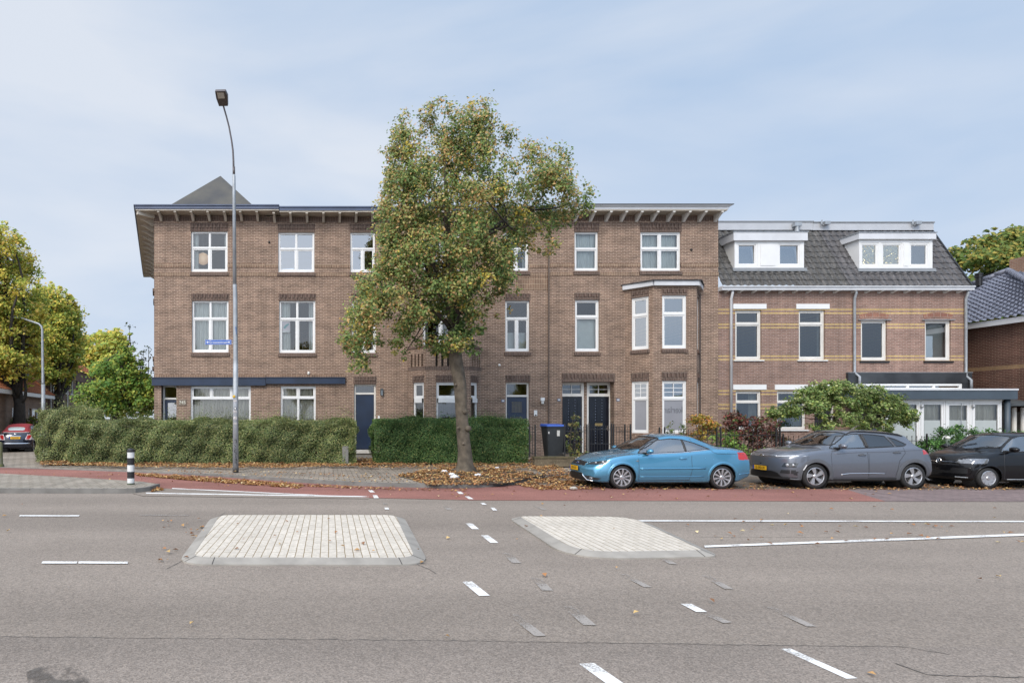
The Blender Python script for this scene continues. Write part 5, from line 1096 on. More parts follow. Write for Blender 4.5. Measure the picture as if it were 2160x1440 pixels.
# ---------------------------------------------------------------- side street trees
def gtree(lab, poly, D, trunk, n, pal, w, rr=(.5, 1.2), tmax=3.5, size=.2, dens=120, name='lime_tree', group=None, tr=.35, nl=26):
    root = thing(name, lab, 'tree', (X(trunk[0][0], D), D, 0), group=group)
    C, Rd = crown(poly, D, n, tmax, rr); per = np.maximum(15, (Rd ** 2 * dens).astype(int)); pts, nd, ci = clump_leaves(C, Rd, per, .7)
    hue = RNG.normal(0, .3, len(C))[ci]; c = palette(len(ci), pal, w); c = c * (1 + .25 * hue)[:, None].clip(.5, 1.6); c[:, 0] *= (1 + .3 * hue).clip(.6, 1.6)
    leaves('crown', pts, nd * .45 + np.array([-.2, -.75, .7]), size, c, LEAF, root)
    mb = MB(); tp = [(X(a, D), D, max(0, Z(b, D)) if i else 0) for i, (a, b) in enumerate(trunk)]; mb.tube(tp, [tr * (1.25 if i == 0 else 1 - .8 * i / len(tp)) for i in range(len(tp))], 12)
    for j in RNG.permutation(len(C))[:nl]: limb(mb, tp[min(len(tp) - 1, 1 + int(RNG.integers(len(tp) - 1)))], C[j], tr * .38, .03, .4)
    mb.build('trunk', BARKD, root, smooth=True); return root
YG = [(.46, .46, .075), (.60, .50, .085), (.35, .41, .07), (.60, .46, .12), (.25, .33, .07)]
g1 = 'lime trees along the side street'
gtree('tall yellowing lime tree cut by the left edge of the photo', [(-90, 560), (-40, 470), (10, 466), (45, 490), (62, 540), (55, 575), (92, 610), (95, 660), (80, 700), (88, 760), (70, 800), (62, 830), (20, 800), (-60, 800), (-110, 700)], 36, [(40, 905), (41, 850), (30, 790), (20, 700), (10, 600)], 420, YG, [4, 3.5, 2.5, 2, 1.2], (.5, 1.1), 4, .185, 215, group=g1, tr=.36, nl=34)
gtree('yellow-green lime tree second from the left along the side street', [(75, 640), (92, 575), (118, 610), (140, 605), (162, 640), (168, 700), (165, 760), (150, 800), (120, 830), (90, 800), (70, 720)], 47, [(125, 885), (124, 840), (122, 780), (120, 700)], 260, YG, [4, 2.5, 4, 1.5, 2], (.6, 1.3), 4, .23, 190, group=g1, tr=.42)
gtree('far lime tree with rounded top beyond the green hornbeam', [(165, 720), (200, 690), (230, 683), (258, 695), (270, 730), (282, 770), (310, 800), (325, 830), (325, 870), (180, 870), (160, 800)], 75, [(240, 880), (240, 840), (238, 760)], 220, YG, [4, 3, 3, 1.5, 1.5], (.9, 1.8), 5, .5, 45, group=g1, tr=.4)
gtree('bushy bright green hornbeam beside the corner house', [(165, 830), (185, 790), (205, 755), (235, 745), (258, 730), (272, 700), (280, 735), (300, 765), (318, 790), (340, 815), (345, 880), (170, 885), (158, 860)], 33.5, [(250, 890), (250, 850), (255, 790), (268, 730)], 190, [(.16, .28, .045), (.10, .19, .035), (.28, .35, .06), (.42, .40, .06)], [4, 3, 3, .8], (.3, .7), 2.2, .17, 330, name='hornbeam_tree', tr=.12)
tw = thing('young_tree', 'thin young tree with sparse twigs rising above the hornbeam', 'tree', (X(300, 35), 35, 0)); mb = MB(); tl = []
for (a, b) in ((272, 688), (303, 742), (313, 735), (295, 760)): pp = limb(mb, (X(298, 35), 35, Z(830, 35)), (X(a, 35), 35, Z(b, 35)), .05, .01, .15); tl += pp[2:]
mb.tube([(X(300, 35), 35, 0), (X(298, 35), 35, Z(830, 35))], .06, 6); mb.build('trunk', BARKD, tw)
pts, nd, ci = clump_leaves(np.array(tl), np.full(len(tl), .4), 16); leaves('crown', pts, nd, .15, palette(len(ci), [(.04, .07, .02), (.07, .09, .03)], [1, 1]), LEAF, tw)
gtree('broad green tree behind the hip-roofed house', [(2003, 560), (2010, 530), (2040, 505), (2075, 488), (2110, 476), (2150, 472), (2230, 480), (2300, 560), (2300, 700), (2020, 700), (2005, 620)], 52, [(2140, 860), (2140, 700), (2140, 560)], 330, [(.15, .21, .045), (.10, .16, .036), (.30, .28, .06), (.42, .33, .07)], [4, 3, 2.5, 1], (.6, 1.5), 5, .34, 110, name='broadleaf_tree', tr=.4)
# trees and gardens further back, closing the side street
for i, (px, D, zt) in enumerate(((205, 120, 12), (300, 130, 11), (90, 95, 13))):
    y0 = CY - (zt - H) * F / D; gtree(('hazy', 'pale', 'dull')[i] + ' green tree closing the far end of the side street', [(px - 55, 875), (px - 60, 830), (px - 30, y0 + 8), (px + 10, y0), (px + 45, y0 + 15), (px + 60, 840), (px + 55, 876)], D, [(px, 885), (px, 830)], 60, YG, [3, 2, 3, 1, 1], (1, 2), 5, .7, 22, name='broadleaf_tree', nl=6)
# ---------------------------------------------------------------- garden plants on the right
def shrub(name, lab, boxes, n, pal, w, size, stems=None, cat='shrub', per=40, r=(.12, .28), base=None, cut=None):
    """boxes: (px, py, D, rx, rz, weight) leafy masses"""
    root = thing(name, lab, cat, base or (X(boxes[0][0], boxes[0][2]), boxes[0][2], .15)); C = []
    ws = np.array([b[5] for b in boxes]); ws = ws / ws.sum()
    for b, k in zip(boxes, (ws * n).astype(int)):
        d = RNG.normal(0, 1, (k, 3)); d /= np.linalg.norm(d, axis=1, keepdims=True); d *= RNG.uniform(.3, 1, (k, 1)) ** .5; C.append(np.array([X(b[0], b[2]), b[2], Z(b[1], b[2])]) + d * np.array([b[3], min(b[3], .8), b[4]]))
    C = np.concatenate(C); C[:, 2] = np.maximum(C[:, 2], .2); pts, nd, ci = clump_leaves(C, RNG.uniform(*r, len(C)), np.full(len(C), per), .8); cc = palette(len(ci), pal, w) * (1 + .25 * RNG.normal(0, 1, len(C))[ci])[:, None].clip(.6, 1.5)
    leaves('foliage', pts, nd * .7 + np.array([0, -.3, .6]), size, cc, LEAF, root)
    mb = MB(); o = Vector(root.location)
    if stems:
        tops = [Vector((X(a, D), D, Z(b, D))) for a, b, D, _ in stems]
        for t_, (_, _, _, rd) in zip(tops, stems): limb(mb, (t_.x, t_.y, .1), t_, rd, rd * .7, .05)
    else: tops = [o]
    for j in RNG.permutation(len(C))[:18]: q = min(tops, key=lambda t: (t - Vector(C[j])).length); limb(mb, q, C[j], .02, .006, .3, 4)
    mb.build('stems', BARKD, root, smooth=True); return root
shrub('weeping_tree', 'umbrella-shaped weeping tree with pale green leaves behind the grey car', [(1770, 838, 22.3, 1.25, .48, 4.4), (1690, 860, 22.3, .7, .38, 2.2), (1652, 868, 22.3, .45, .26, .9), (1850, 852, 22.3, .85, .44, 3), (1898, 872, 22.3, .5, .4, 1.6), (1755, 818, 22.3, .75, .26, 1.6), (1835, 828, 22.3, .5, .26, .9), (1705, 832, 22.3, .5, .22, .8), (1785, 884, 22.1, 1.2, .28, 1.6), (1850, 898, 22.1, .7, .26, .9), (1922, 884, 22.3, .25, .32, .5), (1635, 873, 22.3, .2, .14, .25), (1860, 915, 22, .35, .25, .35), (1735, 900, 22.1, .4, .2, .4)], 520, [(.19, .27, .075), (.27, .33, .11), (.12, .19, .06), (.34, .36, .16), (.38, .38, .09)], [4, 3, 3, 1.2, .6], .085, [(1742, 880, 22.4, .12), (1850, 885, 22.4, .08)], 'tree', 52, r=(.07, .26))
shrub('maple_shrub', 'small golden-orange shrub behind the black railings', [(1478, 890, 24.6, .42, .3, 3), (1500, 905, 24.6, .5, .25, 3), (1465, 922, 24.6, .5, .3, 2)], 60, [(.50, .28, .055), (.38, .31, .06), (.52, .2, .06), (.2, .22, .05)], [4, 3, 1.5, 2], .1, [(1482, 925, 24.6, .02)], per=26)
shrub('photinia_shrub', 'dark red-leaved shrub against the banded brick house', [(1560, 900, 24.2, .65, .4, 3), (1600, 895, 24.2, .7, .32, 3), (1620, 930, 24, .7, .45, 3), (1565, 930, 24, .6, .4, 2), (1550, 882, 24.2, .3, .2, 1)], 130, [(.15, .055, .045), (.28, .09, .065), (.085, .05, .042), (.11, .15, .05)], [4, 2.5, 3, 2.2], .1, None, per=32)
shrub('leafy_shrub', 'light green shrub low behind the railings above the blue boot', [(1530, 930, 23.4, .5, .4, 3), (1545, 950, 23.2, .6, .35, 3), (1580, 958, 23.1, .5, .25, 2)], 70, [(.17, .28, .05), (.26, .36, .09), (.09, .17, .035), (.36, .15, .09)], [4, 2, 3, .5], .09, None, per=28)
shrub('evergreen_shrub', 'dense dark evergreen bush in front of the glazed annexe', [(1985, 930, 22.6, .55, .5, 3), (2025, 925, 22.6, .65, .5, 3), (1960, 945, 22.4, .4, .4, 2), (2090, 925, 23, 1.2, .35, 3), (2150, 925, 23, .8, .35, 2)], 170, [(.06, .145, .035), (.10, .21, .05), (.036, .09, .025), (.18, .28, .085)], [4, 3, 3, 1], .075, None, per=42)
shrub('climbing_plant', 'straggly tall plant growing through the railings by the front doors', [(1210, 930, 22.75, .28, .7, 3), (1212, 890, 22.75, .15, .25, 1), (1218, 955, 22.6, .4, .2, 1)], 36, [(.12, .17, .05), (.19, .22, .07), (.36, .28, .12), (.3, .24, .05)], [3, 2, 1.2, 1], .085, None, 'plant', per=16, r=(.1, .2))
shrub('flower_stalks', 'loose leafy stalks under the frosted bay window', [(1412, 905, 24.4, .1, .3, 2), (1437, 908, 24.4, .12, .25, 2), (1425, 925, 24.4, .4, .2, 2)], 26, [(.12, .17, .05), (.20, .2, .07), (.05, .1, .02)], [3, 2, 2], .08, None, 'plant', per=14, r=(.08, .18))
shrub('street_shrub', 'yellow-green garden bush at the foot of the left street tree', [(2, 880, 38, .9, .9, 3), (8, 895, 37, .6, .5, 2), (60, 893, 38, .9, .4, 2)], 60, [(.22, .2, .02), (.10, .15, .02), (.3, .12, .03)], [3, 3, 1], .2, None, per=24, r=(.25, .5))
# ---------------------------------------------------------------- fallen leaves
FL = [(.50, .29, .12), (.40, .19, .08), (.60, .41, .17), (.27, .14, .075), (.66, .53, .30)]
def litter(lab, quads, n, size=.085, z=.13, w=(4, 4, 2, 2.5, .8)):
    P_ = []
    for (pts, zz, k) in quads:
        g = GL(*pts, z=zz); xs = [p[0] for p in g]; ys = [p[1] for p in g]; q = []
        while len(q) < k:
            a = np.stack([RNG.uniform(min(xs), max(xs), k * 3), RNG.uniform(min(ys), max(ys), k * 3)], 1); ok = inpoly(a[:, 0], a[:, 1], g)
            nz_ = np.sin(a[:, 0] * 2.3 + a[:, 1] * 3.1) + np.sin(a[:, 0] * 5.7 - a[:, 1] * 4.3) * .8 + RNG.normal(0, .8, len(a)); q += list(a[ok & (nz_ > -.5)])
        q = np.array(q[:k]); P_.append(np.concatenate([q, np.full((k, 1), zz) + RNG.exponential(.012, (k, 1)) + .006], 1))
    P_ = np.concatenate(P_); o = leaves('fallen_leaves', P_, np.tile([0, 0, 1.], (len(P_), 1)), size, palette(len(P_), FL, w), LEAFD, jit=.35, fold=.2); return tag(o, lab, 'leaves', kind='stuff')
litter('carpet of orange fallen leaves along the foot of the hedges', [([(84, 971), (400, 972), (755, 972), (755, 983), (560, 987), (300, 985), (85, 980)], .12, 8500), ([(755, 968), (1130, 968), (1180, 978), (1150, 991), (755, 986)], .12, 5200), ([(750, 955), (790, 955), (792, 972), (748, 972)], .13, 150)], 0)
litter('orange leaves drifted in the gutter along the cycle path', [([(285, 999), (430, 1008), (560, 1018), (640, 1024), (630, 1030), (520, 1022), (400, 1013), (290, 1003)], .012, 4200), ([(320, 1026), (338, 1030), (345, 1034), (318, 1038)], .012, 160), ([(640, 1023), (860, 1031), (985, 1034), (985, 1036), (860, 1034), (640, 1027)], .012, 180)], 0)
litter('brown leaves covering the soil round the big tree', [([(838, 1003), (905, 1024), (1060, 1022), (1150, 1001), (1050, 988), (900, 988)], .11, 2900)], 0)
litter('leaves piled in the kerb corner in front of the blue car', [([(1085, 1022), (1130, 1012), (1170, 1005), (1215, 1001), (1240, 1020), (1250, 1032), (1130, 1033)], .008, 1500), ([(1120, 985), (1130, 965), (1180, 985), (1205, 998), (1150, 1003)], .12, 700), ([(1250, 1020), (2160, 1020), (2160, 1034), (1250, 1033)], .006, 900)], 0, w=(4, 4, 1.5, 4, .5))
litter('scattered leaves lying on the asphalt and pavement', [([(0, 1060), (2160, 1060), (2160, 1440), (0, 1440)], .016, 36), ([(340, 1090), (470, 1090), (390, 1190), (330, 1190)], .016, 26), ([(480, 1092), (810, 1092), (860, 1165), (420, 1165)], .078, 16), ([(1090, 1100), (1230, 1100), (1240, 1170), (1150, 1160)], .016, 24), ([(1400, 1090), (2160, 1110), (2160, 1150), (1520, 1150)], .016, 50), ([(300, 990), (860, 1000), (860, 1024), (600, 1008), (300, 994)], .115, 260), ([(1040, 985), (1200, 985), (1200, 1000), (1080, 1018)], .11, 240), ([(0, 990), (1900, 1038), (1900, 1054), (900, 1050), (0, 1000)], .013, 190)], 0, .075)
# ================================================================ cars
def pchip(xs, ys, q):
    xs = np.asarray(xs, float); ys = np.asarray(ys, float); h = np.diff(xs); d = np.diff(ys) / h; m = np.zeros(len(xs))
    for i in range(1, len(xs) - 1):
        if d[i - 1] * d[i] > 0: w1, w2 = 2 * h[i] + h[i - 1], h[i] + 2 * h[i - 1]; m[i] = (w1 + w2) / (w1 / d[i - 1] + w2 / d[i])
    m[0], m[-1] = d[0], d[-1]; q = np.clip(np.asarray(q, float), xs[0], xs[-1]); i = np.clip(np.searchsorted(xs, q) - 1, 0, len(xs) - 2); t = (q - xs[i]) / h[i]
    return (2 * t**3 - 3 * t**2 + 1) * ys[i] + (t**3 - 2 * t**2 + t) * h[i] * m[i] + (-2 * t**3 + 3 * t**2) * ys[i + 1] + (t**3 - t**2) * h[i] * m[i + 1]
def sat(a): return np.clip(a, 0, 1)
PLASTIC = M('dark trim plastic', (.022, .023, .025), .55, .2, 9); GRILLE = M('grille mesh', (.010, .010, .011), .5, .3, 60)
LAMPG = M('headlamp glass', (.20, .21, .23), .06, .35, 14, metal=.35, coat=1); REDL = M('tail lamp', (.50, .02, .018), .12, .25, 12, coat=1); YPL = M('yellow plate', (.72, .40, .015), .45, .05, 6); INK = M('plate ink', (.03, .025, .01), .5); PLB = M('plate blue', (.02, .06, .35), .5)
LAMPD = M('dark lamp cover', (.045, .048, .052), .08, .3, 14, coat=1); LENS = M('lamp lens', (.55, .56, .58), .25, .2, 20, metal=.3); CGL = glassmat('car glass', (.62, .66, .64), .27, .01); CGLD = glassmat('tinted car glass', (.10, .11, .12), .10, .01); ALLOY = M('alloy wheel', (.52, .52, .53), .28, .1, 9, metal=.75); SEAT = M('seat cloth', (.045, .044, .046), .9, .2, 9)
DISC = M('brake disc', (.10, .10, .10), .5, .2, 9, metal=.6)
def car(name, label, sp, loc, rz=0, group=None):
    root = thing(name, label, sp.get('cat', 'car'), loc, rz, group); OFF[root.name] = None
    Lc, hw = sp['L'], sp['W'] / 2; st = sp.get('step', .022)
    xs = np.unique(np.concatenate([np.linspace(0, .12, 7), np.arange(.12, Lc - .12, st), np.linspace(Lc - .12, Lc, 7)]))
    f = lambda k: pchip(*zip(*sp[k]), xs)
    zt, zbelt, w, wt, zb = f('top'), f('belt'), f('w'), f('wt'), f('bot')
    zbelt = np.minimum(zbelt, zt - .015); gh = sat((zt - zbelt) / .35); e = .02 + sp.get('edge', .06) * gh; hb = zbelt - zb
    crown_ = .4 * e
    ctl = [(0 * w, zb), (.78 * w, zb), (.93 * w, zb + .02), (.975 * w, zb + .10), (w, zb + .36 * hb), (.998 * w, zb + .62 * hb), (.975 * w, zbelt - .09 * sat(hb / .3)), (.945 * w, zbelt - .012),
           (.945 * w * (1 - gh) + gh * (.91 * w) - (1 - gh) * .03, zbelt + .02 * gh + .004), ((.91 * w + wt) / 2 + .018 * gh, (zbelt + zt - e) / 2 + .01 * gh), (wt, zt - e), (.93 * wt - .02, zt - e * .5), (.55 * wt, zt - e * .12), (0 * w, zt)]
    K = np.array([np.stack(c, 1) for c in ctl]).transpose(1, 0, 2)         # station, control, (y,z)
    m = 9; prof = []
    for k in range(len(ctl) - 1):
        p0, p1, p2, p3 = K[:, max(k - 1, 0)], K[:, k], K[:, k + 1], K[:, min(k + 2, len(ctl) - 1)]
        for j in range(m):
            t = j / m; prof.append(.5 * (2 * p1 + (p2 - p0) * t + (2 * p0 - 5 * p1 + 4 * p2 - p3) * t * t + (3 * p1 - p0 - 3 * p2 + p3) * t**3))
    prof.append(K[:, -1]); Pf = np.stack(prof, 1); Pf[:, :, 0] = np.maximum(Pf[:, :, 0], 0); Pf[:, 0, 0] = 0; Pf[:, -1, 0] = 0
    rings = lambda row, x: [(x, np.stack([row[:, 0] * s, row[:, 1].mean() + (row[:, 1] - row[:, 1].mean()) * s], 1)) for s in np.linspace(.04, .97, 22)]
    rows = rings(Pf[0], 0) + [(x, Pf[i]) for i, x in enumerate(xs)] + rings(Pf[-1], Lc)[::-1]
    nv = Pf.shape[1]; X_ = np.array([[x] * nv for x, _ in rows]); Y_ = np.array([r[:, 0] for _, r in rows]); Z_ = np.array([r[:, 1] for _, r in rows])
    Xf = np.concatenate([X_, X_[:, -2:0:-1]], 1); Yf = np.concatenate([Y_, -Y_[:, -2:0:-1]], 1); Zf = np.concatenate([Z_, Z_[:, -2:0:-1]], 1)
    x0 = Xf.copy(); a = np.abs(Yf) / hw
    Xf = Xf + sp['bf'] * a**2.4 * sat(1 - x0 / .9) ** 1.3 - sp['br'] * a**2.4 * sat(1 - (Lc - x0) / .8) ** 1.3
    zb_f = pchip(*zip(*sp['nose']), Zf); zb_r = pchip(*zip(*sp['tail']), Zf)
    Xf = Xf + zb_f * sat(1 - x0 / .5) ** 1.2 - zb_r * sat(1 - (Lc - x0) / .5) ** 1.2
    up = sat((Zf - 1.0) / .3); Xf = Xf + sp.get('wbow', .10) * a**2 * up * sat((sp['mid'] - x0) / .8) - sp.get('wbow', .10) * a**2 * up * sat((x0 - sp['mid']) / .8)
    nr, nc = Xf.shape; V = np.stack([Xf, Yf, Zf], 2).reshape(-1, 3)
    ii, jj = np.meshgrid(np.arange(nr - 1), np.arange(nc), indexing='ij'); j2 = (jj + 1) % nc
    Q = np.stack([ii * nc + jj, (ii + 1) * nc + jj, (ii + 1) * nc + j2, ii * nc + j2], 2).reshape(-1, 4)
    c = V[Q].mean(1); nrm = np.cross(V[Q[:, 2]] - V[Q[:, 0]], V[Q[:, 3]] - V[Q[:, 1]]); nrm /= np.linalg.norm(nrm, axis=1, keepdims=True) + 1e-12
    cen = np.array([Lc / 2, 0, .7]); 
    if ((c - cen) * nrm).sum() < 0: nrm = -nrm; Q = Q[:, ::-1]
    vn = np.zeros_like(V)
    for k in range(4): np.add.at(vn, Q[:, k], nrm)
    vn /= np.linalg.norm(vn, axis=1, keepdims=True) + 1e-12
    bvh = BVHTree.FromPolygons([tuple(v) for v in V], [tuple(q) for q in Q])
    def sub(nm, sel, mat, parent):
        if not sel.any(): return None
        q = Q[sel]; ids, inv = np.unique(q, return_inverse=True); me = bpy.data.meshes.new(nm); me.from_pydata(V[ids].tolist(), [], inv.reshape(-1, 4).tolist()); me.materials.append(mat)
        me.polygons.foreach_set('use_smooth', [True] * len(me.polygons)); me.normals_split_custom_set_from_vertices(vn[ids].tolist()); return link(nm, me, parent, True)
    free = np.ones(len(Q), bool); x, y, z = c.T; ax, ay, az = nrm.T
    # wheel openings
    r = sp['r']; Ra = sp.get('Ra', r + .055)
    for xw in (sp['xf'], sp['xr']): free &= ~(((x - xw) ** 2 + (z - r) ** 2 < Ra**2) & (np.abs(y) > .42))
    body = None; parts = []
    def take(mask):
        nonlocal free
        mk = mask & free; free = free & ~mask; return mk
    side = lambda poly: inpoly(x, z, poly) & (np.abs(ay) > .28)
    pend = []
    for (nm, mat, poly) in sp['windows']:
        for s in (-1, 1): pend.append((nm, take(side(poly) & (y * s > 0)), mat))
    for (nm, mat, poly) in sp['glass_top']:
        pend.append((nm, take(inpoly(x, np.abs(y), poly) & (az > .12) & (z > 1.0 if nm == 'windscreen' else z > .9)), mat))
    for (nm, mat, ax_, poly, *ex) in sp['regions']:
        if ax_ == 'front': mk = inpoly(np.abs(y), z, poly) & (x < .9) & (ax < -.12)
        elif ax_ == 'rear': mk = inpoly(np.abs(y), z, poly) & (x > Lc - .9) & (ax > .12)
        elif ax_ == 'side': mk = side(poly)
        elif ax_ == 'low': mk = z < pchip(*zip(*poly), x)
        else: mk = inpoly(x, np.abs(y), poly) & (az > .2)
        if 'split' in ex:
            for s in (-1, 1): pend.append((nm, take(mk & (y * s > 0)), mat))
        else: pend.append((nm, take(mk), mat))
    bm_ = sp['paint']
    for (nm, poly) in sp.get('doors', ()):
        for s in (-1, 1): pend.append((nm, take(side(poly) & (y * s > 0)), bm_))
    if 'bonnet' in sp: pend.append(('bonnet', take(inpoly(x, np.abs(y), sp['bonnet']) & (az > .3)), bm_))
    if 'roof' in sp: pend.append(('soft_top', take(inpoly(x, z, sp['roof'][1])), sp['roof'][0]))
    body = sub('body', free, bm_, root); doors = []
    for nm, mk, mat in pend:
        o = sub(nm, mk, mat, root)
        if o and nm == 'door': doors.append(o)
    def onside(px, pz, s, d=.0):
        h = bvh.ray_cast(Vector((px, s * 3, pz)), Vector((0, -s, 0)))[0]
        return Vector((px, (h.y if h else s * hw) + s * d, pz))
    def ontop(px, py, d=.0):
        h = bvh.ray_cast(Vector((px, py, 4)), Vector((0, 0, -1)))[0]; return Vector((px, py, (h.z if h else 1) + d))
    def onfront(py, pz, d=.0, rear=False):
        h = bvh.ray_cast(Vector((Lc + 2 if rear else -2, py, pz)), Vector((-1 if rear else 1, 0, 0)))[0]; return Vector(((h.x if h else (Lc if rear else 0)) + (d if rear else -d), py, pz))
    def path(poly, n=5, close=True):
        P_ = []; k = len(poly)
        for i in range(k if close else k - 1):
            a, b = poly[i], poly[(i + 1) % k]
            for j in range(n): t = j / n; P_.append((a[0] + (b[0] - a[0]) * t, a[1] + (b[1] - a[1]) * t))
        P_.append(poly[0] if close else poly[-1]); return P_
    for s in (-1, 1):
        sl = MB()
        for (nm, mat, poly) in sp['windows']: sl.tube([onside(px, pz, s, -.002) for px, pz in path(poly)], .014, 6, False)
        sl.build('window_seal', PLASTIC, root, True, smooth=True)
        ls = MB()
        for (nm, poly) in sp.get('doors', ()): ls.tube([onside(px, pz, s, -.003) for px, pz in path(poly)], .0065, 5, False)
        for poly in sp.get('gaps', ()): ls.tube([onside(px, pz, s, -.003) for px, pz in path(poly, 6, False)], .0065, 5, False)
        if ls.v: ls.build('panel_gap', PLASTIC, root, True)
        for (nm, mat, poly, rad) in sp.get('trims', ()):
            t = MB(); t.tube([onside(px, pz, s, 0) for px, pz in path(poly, 6, False)], rad, 6); t.build(nm, mat, root, True, smooth=True)
    for (nm, mat, poly) in sp['glass_top']:
        t = MB(); full = [(p[0], p[1]) for p in poly] + [(p[0], -p[1]) for p in poly[::-1]]; t.tube([ontop(px, py, 0) for px, py in path(full, 8)], .016, 6, False); t.build('glass_seal', PLASTIC, root, True, smooth=True)
    if 'bonnet' in sp:
        t = MB(); t.tube([ontop(px, py, -.002) for px, py in path([p for p in sp['bonnet']] + [(p[0], -p[1]) for p in sp['bonnet'][::-1]], 8)], .006, 5, False); t.build('panel_gap', PLASTIC, root, True)
    # arches, wells, wheels
    for xw in (sp['xf'], sp['xr']):
        for s in (-1, 1):
            arc = [(xw + Ra * math.cos(t), r + Ra * math.sin(t)) for t in np.linspace(math.pi + .25, -.25, 26)]
            pts = []
            for (px, pz) in arc:
                q = onside(px + (px - xw) * .06, pz + (pz - r) * .06, s); pts.append(Vector((px, q.y - s * .005, pz)))
            am = MB(); am.tube(pts, sp.get('lip', .017), 7); am.build('wheel_arch', sp.get('archmat', bm_), root, True, smooth=True)
            if 'clad' in sp:
                cl = MB(); n_ = len(arc); vs = []
                for k_, rr_ in ((0, Ra), (1, Ra + sp['clad'] * .5), (2, Ra + sp['clad'])):
                    for t in np.linspace(math.pi + .2, -.2, 30): px, pz = xw + rr_ * math.cos(t), r + rr_ * math.sin(t); q = onside(px, max(pz, .24), s, (.012, .016, .004)[k_]) if k_ else onside(px + .06 * math.cos(t), max(pz + .06 * math.sin(t), .24), s, .012); vs.append((px, q.y, pz))
                cl.add(vs, [(k_ * 30 + i, k_ * 30 + i + 1, (k_ + 1) * 30 + i + 1, (k_ + 1) * 30 + i) for k_ in (0, 1) for i in range(29)]); cl.build('arch_cladding', sp['archmat'], root, True, smooth=True)
            wl = MB(); a0 = [(Ra + .03, s * .40), (Ra + .012, s * (hw - .09))]
            wl.lathe([(0.01, s * .40)] + a0, (xw, 0, r), 28, 'y'); wl.build('wheel_well', RUBBER, root, True)
            yo = s * (hw - .045); wd = .20
            ty = MB(); rr_ = sp['rim']; prf = [(rr_, -wd), (rr_ + .02, -wd - .004), (r - .03, -wd - .006), (r - .008, -wd + .02), (r, -wd + .05), (r, -.05), (r - .008, -.02), (r - .03, .006), (rr_ + .02, .004), (rr_, 0)]
            ty.lathe([(q[0], s * q[1]) for q in prf], (xw, yo, r), 36, 'y'); tyre = ty.build('wheel', RUBBER, root, True, smooth=True)
            rm = MB(); R_ = rr_ + .002; rm.lathe([(R_, s * -.0), (R_ - .012, s * .004), (R_ - .022, s * -.012), (R_ - .03, s * -.10)], (xw, yo, r), 36, 'y'); sty = sp['spokes']
            n_ = sty[0]
            for k in range(n_):
                for dd in sty[2]:
                    a1 = 2 * math.pi * k / n_ + sp.get('srot', .2) + dd; ca, sa = math.cos(a1), math.sin(a1); w0, w1 = sty[1]
                    if sty[3]: # raked blades
                        b1 = a1 + sty[3]
                    else: b1 = a1
                    cb, sb = math.cos(b1), math.sin(b1); P0 = (ca * .045, sa * .045); P1 = (cb * (R_ - .01), sb * (R_ - .01)); d0 = (-sa * w0, ca * w0); d1 = (-sb * w1, cb * w1)
                    vs = [(xw + P0[0] - d0[0], yo - s * .012, r + P0[1] - d0[1]), (xw + P1[0] - d1[0], yo - s * .006, r + P1[1] - d1[1]), (xw + P1[0] + d1[0], yo - s * .006, r + P1[1] + d1[1]), (xw + P0[0] + d0[0], yo - s * .012, r + P0[1] + d0[1])]
                    vb = [(p[0], p[1] - s * .03, p[2]) for p in vs]; rm.hexa(vb + vs)
            rm.lathe([(.001, s * .004), (.04, s * .002), (.058, s * -.014), (.06, s * -.05)], (xw, yo, r), 20, 'y'); rm.build('rim', ALLOY, tyre, True)
            bd = MB(); bd.lathe([(.001, s * -.055), (rr_ * .72, s * -.055)], (xw, yo, r), 24, 'y'); bd.lathe([(rr_ * .72, s * -.075), (rr_ - .006, s * -.075)], (xw, yo, r), 24, 'y'); bd.build('brake_disc', sp.get('behind', DISC), tyre, True)
    # cabin
    if sp.get('cabin', 1):
        xc, xh = sp['seat']; fl = MB(); fl.box(xc - .75, xc + 1.9 if xc + 1.9 < Lc - .5 else Lc - .5, -hw + .14, hw - .14, .3, .36); fl.build('cabin_floor', DARK, root, True)
        for sy in (-.37, .37):
            for (sx, hh) in ((xc, .58), (xc + .85, .52)):
                b_ = MB(); b_.hexa([(sx - .45, sy - .24, .36), (sx + .08, sy - .24, .36), (sx + .08, sy + .24, .36), (sx - .45, sy + .24, .36), (sx - .48, sy - .24, .60), (sx + .05, sy - .24, .56), (sx + .05, sy + .24, .56), (sx - .48, sy + .24, .60)])
                b_.hexa([(sx, sy - .23, .5), (sx + .16, sy - .23, .5), (sx + .16, sy + .23, .5), (sx, sy + .23, .5), (sx + .16, sy - .19, .5 + hh), (sx + .26, sy - .19, .5 + hh), (sx + .26, sy + .19, .5 + hh), (sx + .16, sy + .19, .5 + hh)])
                b_.hexa([(sx + .19, sy - .12, .53 + hh), (sx + .27, sy - .12, .53 + hh), (sx + .27, sy + .12, .53 + hh), (sx + .19, sy + .12, .53 + hh), (sx + .21, sy - .1, .7 + hh), (sx + .28, sy - .1, .7 + hh), (sx + .28, sy + .1, .7 + hh), (sx + .21, sy + .1, .7 + hh)]); b_.build('seat', SEAT, root, True, bevel=.03)
        db = MB(); db.hexa([(xc - 1.25, -hw + .16, .55), (xc - .72, -hw + .16, .55), (xc - .72, hw - .16, .55), (xc - 1.25, hw - .16, .55), (xc - 1.3, -hw + .2, xh - .05), (xc - .78, -hw + .2, xh - .1), (xc - .78, hw - .2, xh - .1), (xc - 1.3, hw - .2, xh - .05)]); db.build('dashboard', PLASTIC, root, True, bevel=.04)
